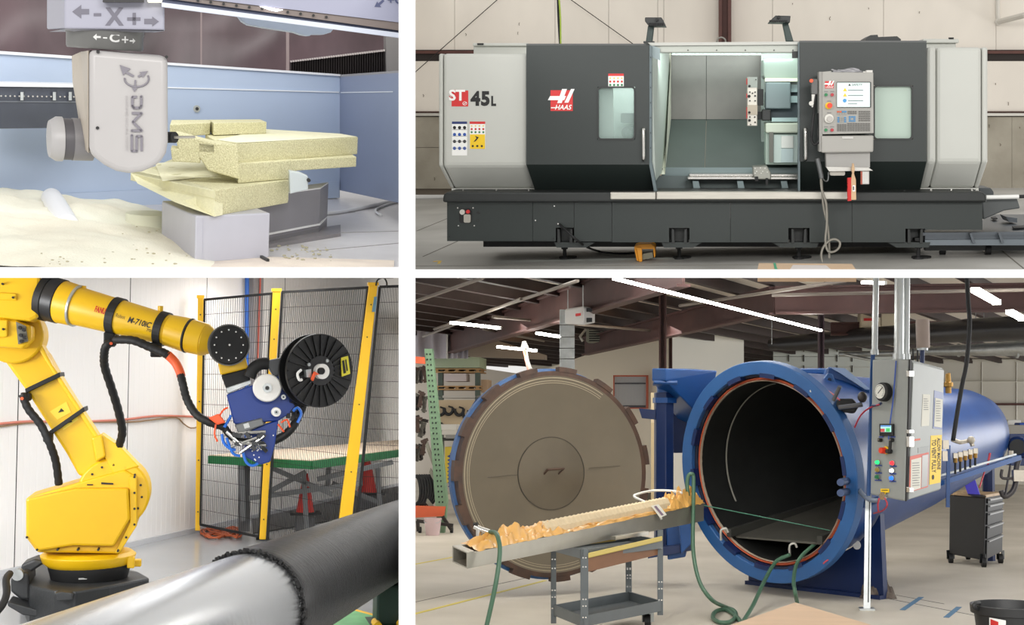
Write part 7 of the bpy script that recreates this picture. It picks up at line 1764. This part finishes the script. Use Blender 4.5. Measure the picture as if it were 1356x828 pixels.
# ---------------------------------------------------------------- milling head
MH = thing('milling_head', 'white and grey milling head pointing down with purple grey lettering', 'machine head', P(165, 229, 9.7))
dk = 9.45
X0 = MB().hexa([P(85, 38, dk), P(218, 40, dk), P(218, 34, dk + .9), P(62, 39, dk + .9)], [P(85, -20, dk), P(218, -20, dk), P(218, -20, dk + .9), P(62, -20, dk + .9)])
axm = mat('axis_box_grey', (160, 160, 174), .4)
ab = obj('axis_box', X0, axm, MH, bev=.012)
obj('axis_box_foot', MB().hexa([P(98, 41.5, dk + .12), P(205, 43, dk + .12), P(200, 42, dk + .7), P(84, 42, dk + .7)], [P(84, 38, dk + .01), P(219, 41, dk + .01), P(219, 38, dk + .85), P(64, 42, dk + .85)]), mat('foot_grey', (166, 166, 178), .4), ab, bev=.01)
mk = mat('mark_grey', (108, 106, 118), .5)
def arrow(u0, v, u1, h, s, d): # head at u0
    k = 1 if u1 > u0 else -1
    return MB().px([(u0, v), (u0 + k * h, v - h * .75), (u0 + k * h, v - s), (u1, v - s), (u1, v + s), (u0 + k * h, v + s), (u0 + k * h, v + h * .75)], d, .004)
obj('arrow_mark', arrow(95.5, 15.5, 118, 12, 3.6, dk - .004), mk, ab)
obj('arrow_mark', arrow(210.5, 28.5, 191, 9, 3.6, dk - .004), mk, ab)
obj('lettering', MB().pxbox(124, 17.5, 134, 21.5, dk - .004, .004), mk, ab)
obj('lettering', pxtext('X', 139, 10, 164, 34, dk - .002, bold=.04), mk, ab)
obj('lettering', MB().pxbox(168.5, 23, 186, 27.5, dk - .004, .004).pxbox(175.5, 17, 180, 33, dk - .004, .004), mk, ab, kind='stuff')
obj('lens_cap', MB().pxbox(136, -8, 190, 3, dk - .12, .1), mat('cap_black', (40, 38, 40), .5), MH)
obj('lamp_edge', MB().px([(193, -6), (217, -6), (214, 3), (196, 3)], dk - .1, .08), mat('lamp_cream', (250, 246, 220), .4, emit=1.0), MH)
rc0 = P(139, 64, 9.75); rr0 = 46.5 * 9.75 / F; rh = 20 * 9.75 / F
rg = obj('rotary_ring', MB().lathe(rc0, (0, 0, 1), [(0, -.01), (rr0 * .97, -.005), (rr0, .01), (rr0, rh - .02), (rr0 * 1.02, rh - .01), (rr0 * 1.02, rh + .04), (0, rh + .04)], n=56), mat('ring_grey', (112, 112, 110), .4, .2), MH, smooth=40)
def bend(mb):
    out = MB(); out.f = mb.f
    for p in mb.v:
        dx = p.x - rc0.x; y = rc0.y - math.sqrt(max((rr0 + .003) ** 2 - dx * dx, 0)); out.v.append(Vector((p.x, y, p.z + (rc0.y - rr0 - y) * -.0)))
    return out
dq = 9.75 - rr0
wl_ = mat('ring_print', (214, 214, 212), .5)
def flat(polys):
    mb = MB()
    for q in polys: o = len(mb.v); mb.v += [P(u, v, dq) for u, v in q]; mb.f.append(tuple(range(o, o + len(q))))
    return mb
obj('arrow_mark', bend(flat([[(123, 49), (128, 44.5), (128, 53.5)], [(128, 47.6), (133.5, 47.8), (133.5, 50.4), (128, 50.4)]])), wl_, rg)
obj('lettering', bend(flat([[(136.5, 49.2), (142, 49.4), (142, 51.2), (136.5, 51)]])), wl_, rg)
obj('lettering', bend(pxtext('C', 145, 44, 158, 56, dq, bold=.03)), wl_, rg)
obj('lettering', bend(flat([[(161, 51.5), (169.5, 51.8), (169.5, 53.6), (161, 53.3)], [(164.4, 48), (166.2, 48), (166.2, 57), (164.4, 57)]])), wl_, rg)
obj('arrow_mark', bend(flat([[(178.5, 54.2), (175, 50.5), (175, 58)], [(171, 53), (175, 53.1), (175, 55.3), (171, 55.2)]])), wl_, rg)
# shell of the head
outl = [(117, 66), (222, 75), (222, 190), (220, 203), (214, 213), (204, 221), (190, 227), (172, 230), (156, 228), (138, 219), (122, 206), (112, 195), (108, 180), (107.5, 150), (112, 90)]
front = [(117, 66), (222, 75), (222.5, 188), (220, 203), (213, 214), (202, 222), (187, 228), (170, 230), (154, 227), (138, 219), (124, 208), (117, 200)]
hb = MB().px(front, 9.35, .6, (-.05, 1, 0))
obj('shell', hb, M_head, MH, bev=.04, smooth=40, seg=4)
sd = MB().px([(117, 67, 9.42), (107, 68.5, 9.9), (95, 74, 10.1), (96, 108, 10.1), (105.5, 126, 10.1), (107.5, 178, 10.0), (112, 197, 9.8), (117, 203, 9.42)], 9.4, .3, (0, 1, 0))
obj('side_shell', sd, mat('side_cream', (186, 176, 162), .4), MH)
obj('edge_strip', MB().px([(116, 67), (117.3, 67), (117.3, 201), (116, 200)], 9.37, .05), mat('edge_cream', (150, 140, 126), .4), MH)
for u, v in ((129.5, 68.5), (220.5, 75.5), (129, 169.5)): obj('screw', MB().pxcyl(u, v, 9.335, 2, .03, 10), M_blackp, MH)
# logo and vertical lettering
lm = mat('logo_grey', (122, 118, 126), .5)
lg = MB()
lg.px([(158.5, 86), (173, 91), (168.5, 94.5), (178, 100), (176, 102.5), (166, 97), (163, 100)], 9.338, .006)
lg.px([(196, 94), (189, 103), (187.5, 100.5), (183.5, 103), (182, 100.5), (187, 97.5), (184.5, 95.5)], 9.338, .006)
lg.px([(178, 122), (174, 115), (177.5, 115.5), (178, 106), (180.5, 106), (180, 115.5), (183, 115)], 9.338, .006)
lo_ = obj('logo_mark', lg, lm, MH, kind='stuff')
arc = [P(181 + 16 * math.cos(a), 104 + 11 * math.sin(a), 9.34) for a in [(-.4 + i * .33) for i in range(12)]]
obj('logo_arc', MB().tube(arc, .006, n=6, smooth=2), lm, MH)
def vt(body, u0, v0, u1, v1, m, **k):
    q_ = [P(u0, v0, 9.345), P(u0, v1, 9.345), P(u1, v0, 9.345)]
    return obj('lettering', text_mb(body, q_, depth=.006, **k), m, MH)
# broad rounded letters built as strokes: D, M, S reading downward
def stroke(pts, w_=3.0):
    mb = MB(); 
    for (a, b) in zip(pts, pts[1:]):
        pa, pb = P(*a, 9.34), P(*b, 9.34); mb.bar(pa, pb, w_ * 9.35 / F, .008, up=(0, 1, 0))
        mb.cyl(pb + Vector((0, -.004, 0)), pb + Vector((0, .004, 0)), w_ * .5 * 9.35 / F, n=8)
    return mb
obj('lettering', stroke([(181.4, 128.4), (175.3, 128.4), (175.3, 140.6), (177.4, 142.9), (185, 142.9), (187.1, 140.6), (187.1, 127.6)], 3.2), lm, MH)
obj('lettering', stroke([(174.5, 150), (187.5, 150), (176, 161.5), (187.5, 173), (174.5, 173)], 3.2), lm, MH)
obj('lettering', stroke([(187.5, 200), (187.5, 180.5), (181, 180.5), (181, 200), (174.5, 200), (174.5, 179)], 3.0), lm, MH)
vt('DIVERSIFIED MACHINE SYSTEMS', 166, 127, 169.5, 200, mat('logo_faint', (168, 164, 164), .5))
# motor at the left of the head
mo_c = P(112, 185, 9.85); mx = Vector((-1, -.25, .0)).normalized(); mr = 26.5 * 9.85 / F
obj('motor', MB().lathe(mo_c, mx, [(0, -.05), (mr, -.05), (mr, .085), (0, .09)], n=36), mat('motor_body_grey', (126, 124, 126), .4), MH, smooth=40)
obj('motor_band', MB().lathe(mo_c, mx, [(0, .085), (mr * .98, .085), (mr * .98, .15), (0, .15)], n=36), mat('motor_band_dark', (84, 82, 86), .45), MH, smooth=40)
obj('motor_cap', MB().lathe(mo_c, mx, [(0, .15), (mr * 1.05, .15), (mr * 1.05, .19), (mr * .85, .235), (0, .24)], n=36), mat('motor_cap_grey', (168, 166, 166), .4), MH, smooth=50)
obj('collet', MB().cyl(P(221, 182, 9.55), P(231.5, 182, 9.5), 7.2 * 9.5 / F, n=18), M_blackp, MH, smooth=40)
obj('cutter', MB().cyl(P(231, 182, 9.5), P(258, 181.5, 9.45), 1.8 * 9.5 / F, n=12), M_steel, MH)
# ---------------------------------------------------------------- foam block, made of glued slabs
FB = thing('foam_block', 'pale yellow layered foam block being milled on the grey pedestals', 'foam block', PZT(330, 300, .34))
def zslab(nm, poly, z, h, m=None):
    return obj(nm, MB().prism([PZT(u, v, z) for u, v in poly], (0, 0, -h)), m or M_foam, FB, bev=.006)
zslab('foam_slab', [(285, 252), (382, 238), (388, 214), (236, 207), (200, 222)], .533, .19)
zslab('foam_slab', [(316, 217), (384, 212.6), (402, 196), (300, 199)], .686, .15)
zslab('foam_slab', [(384.5, 212.4), (472, 207.6), (452, 196), (392, 197)], .682, .088)
zslab('foam_slab', [(312, 190), (474, 181.8), (452, 177), (352, 171), (300, 170), (272, 178), (284, 186)], .834, .152)
zslab('foam_slab', [(283, 163), (353, 161.5), (345, 158), (277, 158.5)], .94, .10)
zslab('foam_slab', [(225, 165), (278, 162.5), (281, 158.5), (227, 158.8)], .935, .10)
# carved ramps on the left
def poly(nm, vs, fs, m): return obj(nm, MB().add(vs, fs), m, FB)
a = [PZT(285, 252, .533), PZT(200, 222, .533), PZT(172, 228, .55), PZT(190, 244, .50), PZT(235, 268, .40), PZT(284.5, 287, .345), PZT(204, 256, .47)]
wedge = MB().prism([PZT(285, 253, .53), PZT(236, 222, .53), PZT(200, 221, .53), PZT(173, 229, .53)], (0, 0, -.06))
obj('carved_wing', wedge, mat('foam_left_face', (226, 222, 186), .9, var=.04, scale=20, bump=.4, bscale=60), FB, bev=.004)
q = [PZT(284, 252, .53), PZT(173, 229, .53), PZT(182, 243, .49), PZT(232, 268, .42), PZT(284, 287, .347)]
obj('wing_face', MB().prism(q, (.06, .12, 0)), mat('foam_left_face', (226, 222, 186), .9), FB)
random.seed(17)
def ramp(a, b):
    u = 205 + 112 * a + 10 * b; v = 216 - 6 * a + 24 * b * (1 - .2 * a)
    z = .536 + .07 * max(0, a - .4) * (1 - b) + .008 * noise.noise(Vector((a * 5, b * 5, 2)))
    return PZT(u, v, z)
obj('carved_top', MB().grid(ramp, 26, 14), M_foamt, FB, smooth=40)
for q in ([(232, 176), (285, 190), (285, 204), (236, 200)], [(262, 188), (314, 192), (318, 238), (276, 226), (262, 206)], [(226, 196), (262, 200), (266, 216), (228, 214)]):
    obj('carved_step', MB().px(q, 10.6, .3), M_foam, FB, bev=.01)
obj('pale_top', MB().prism([PZT(u, v, .836) for u, v in ((313, 189.6), (473, 181.4), (450, 177.4), (352, 171.5), (287, 185.5))], (0, 0, .003)), M_foamt, FB)  # thin paler sheet over the upper slab
# pedestals
PD = thing('pedestal', 'light grey box pedestal under the left of the foam block', 'pedestal', PZT(258, 348, 0))
A, B_, Cc = PZT(258, 349, 0), PZT(356, 342, 0), PZT(213.5, 324, 0)
up = Vector((0, 0, .345))
obj('box', MB().hexa([A, B_, B_ + Cc - A, Cc], [A + up, B_ + up, B_ + Cc - A + up, Cc + up]), mat('pedestal_grey', (180, 180, 190), .35, var=.02), PD, bev=.01)
obj('seam', MB().hexa([A.lerp(B_, .1) + Vector((0, -.004, 0)), A.lerp(B_, .11) + Vector((0, -.004, 0)), A.lerp(B_, .11) + Vector((0, .01, 0)), A.lerp(B_, .1) + Vector((0, .01, 0))], [A.lerp(B_, .1) + Vector((0, -.004, .33)), A.lerp(B_, .11) + Vector((0, -.004, .33)), A.lerp(B_, .11) + Vector((0, .01, .33)), A.lerp(B_, .1) + Vector((0, .01, .33))]), mat('seam_pale', (184, 184, 194), .4), PD)
P2 = thing('riser_block', 'dark grey riser block with white strip behind the pedestal', 'riser', PZT(420, 318, 0))
A, B_ = PZT(330, 330, 0), PZT(422, 311, 0)
bk_ = Vector((.12, .55, 0)); h = Vector((0, 0, 1))
za = .335
def bx4(nm, a, b, z0, z1, m, off=0.0):
    e = (b - a).normalized(); nrm = Vector((e.y, -e.x, 0)) * off
    return obj(nm, MB().hexa([a + nrm + h * z0, b + nrm + h * z0, b + bk_ + h * z0, a + bk_ + h * z0], [a + nrm + h * z1, b + nrm + h * z1, b + bk_ + h * z1, a + bk_ + h * z1]), m, P2)
bx4('block', A, B_, .06, .40, mat('riser_grey', (128, 126, 132), .4))
bx4('block_top', A, B_, .40, .41, mat('riser_top', (222, 222, 224), .5))
bx4('white_strip', A, B_, .085, .10, mat('strip_white', (226, 226, 226), .4), .012)
bx4('lower_block', A, B_, .0, .06, mat('riser_low', (116, 114, 118), .4))
bx4('base_plate', A, PZT(440, 311, 0) + Vector((.0, -.05, 0)), -.0, .03, mat('plate_dark', (128, 124, 126), .4), .08)
obj('clamp_bracket', MB().px([(383, 227), (397, 229), (408, 234), (408, 251), (384, 257)], 10.9, .15), mat('clamp_pale', (186, 194, 196), .4), P2, bev=.006)
obj('clamp_knob', MB().pxcyl(409, 239, 10.85, 2.5, .05, 10), M_blackp, P2)
# dust heap on the bed
def dh_(u, v):
    r = TL.ray(u, v); p = TL.PF(u, v, 0); return p
def dustf(a, b):
    x = -2.6 + 2.75 * a; y = 9.48 + 3.4 * b
    if b > .93: y = 12.6 + .02 * (b - .93)
    hgt = .10 + .16 * max(0, math.sin(b * 2.6)) * (1 - a) ** .7 + .05 * noise.noise(Vector((x * 2.2, y * 2.2, 1))) + .02 * noise.noise(Vector((x * 7, y * 7, 4)))
    hgt *= min(1, (1 - a) * 3.0) ** .7
    hgt *= min(1, (b + .06) * 5)
    return Vector((x, y, -HZ + .004 + max(hgt, 0)))
one('dust_heap', MB().grid(dustf, 70, 60), M_dust, 'heap of pale foam dust covering the left of the tank bed', 'dust', smooth=180, kind='stuff')
def dust2(a, b):
    y = 9.5 + .9 * b; x = -.12 + (.145 * y + .12) * a
    return Vector((x, y, -HZ + .006 + .012 * max(0, noise.noise(Vector((x * 3, y * 3, 8))) + .4) * min(1, 4 * (1 - b)) * min(1, 8 * a + .2)))
one('dust_layer', MB().grid(dust2, 50, 30), mat('foam_dust_pink', (226, 214, 200), .95, c2=(206, 194, 184), scale=2.2, bump=.2, bscale=60), 'thin pinkish layer of dust on the front of the tank bed', 'dust', smooth=180, kind='stuff')
cr = MB(); random.seed(23)
for i in range(60):
    u = random.uniform(5, 250); v = random.uniform(300, 352); cr.sphere(PZT(u, v, .13 - .0011 * (v - 300) + .0), random.uniform(.004, .011), 5, 4, (1.4, 1, .6))
for i in range(40):
    u = random.uniform(340, 440); v = random.uniform(324, 346); cr.sphere(PZT(u, v, .012), random.uniform(.005, .014), 5, 4, (1.4, 1, .6))
one('foam_crumbs', cr, mat('crumb_tan', (170, 164, 138), .9), 'small tan foam crumbs scattered over the dust', 'crumbs', kind='stuff')
one('foam_chip', MB().sphere(PZT(207, 327, .05), .022, 7, 5, (1, 1, 1.2)), mat('chip_dark', (90, 88, 76), .9), 'dark foam chip lying in the dust left of the pedestal', 'chip')
one('metal_pin', MB().bar(PZT(346, 340, .02), PZT(355, 345, .02), .02, .02), M_darker, 'small dark metal pin on the bed right of the pedestal', 'pin')
wp = MB().tube([PZT(68, 262, .20), PZT(74, 272, .20), PZT(90, 300, .12)], [.085, .088, .09], n=24, smooth=1)
one('white_pipe', wp, mat('pipe_white2', (238, 238, 240), .35), 'white pipe stub sticking out of the dust heap at left', 'pipe', smooth=50, bev=.02)
dp = PZT(198, 297, .1)
one('round_plate', MB().lathe(Vector((dp.x, dp.y, -HZ)), (0, 0, 1), [(0, 0), (.19, 0), (.19, .19), (0, .19)], n=32), mat('dusty_plate', (222, 222, 202), .9), 'dust covered round plate beside the grey pedestal', 'plate', smooth=40)
# right: bed lines, hose
bl = MB()
for a, b in (((425, 309), (529, 306)), ((410, 333), (529, 322)), ((428, 283), (470, 281))): bl.bar(PZT(*a, .002), PZT(*b, .002), .012, .004)
obj_ = one('bed_groove', bl, mat('groove_grey', (150, 146, 146), .6), 'thin dark grooves across the right side of the tank bed', 'groove', kind='stuff')
one('white_hose', MB().tube([PZT(425, 283.5, .02), PZT(455, 280, .02), PZT(500, 271, .02), PZT(529, 264, .02)], .02, n=8), mat('hose_white', (232, 232, 232), .4), 'straight white hose along the bed at the right of the riser', 'hose', smooth=180)
one('white_hose', MB().tube([PZT(505, 285, .015), PZT(498, 281, .015), PZT(500, 276, .015), PZT(515, 270, .015), PZT(529, 267, .015)], .012, n=8), mat('hose_white', (232, 232, 232), .4), 'curled thin white hose end on the dusty bed at right', 'hose', smooth=180)
# lamp of the tank, over the bed in front of the gantry
area('tank_lamp', (0.2, 10.2, 1.6), (0.1, 11.6, -1.4), 2.6, .6, 55, (0.97, 0.99, 1.0), TL)
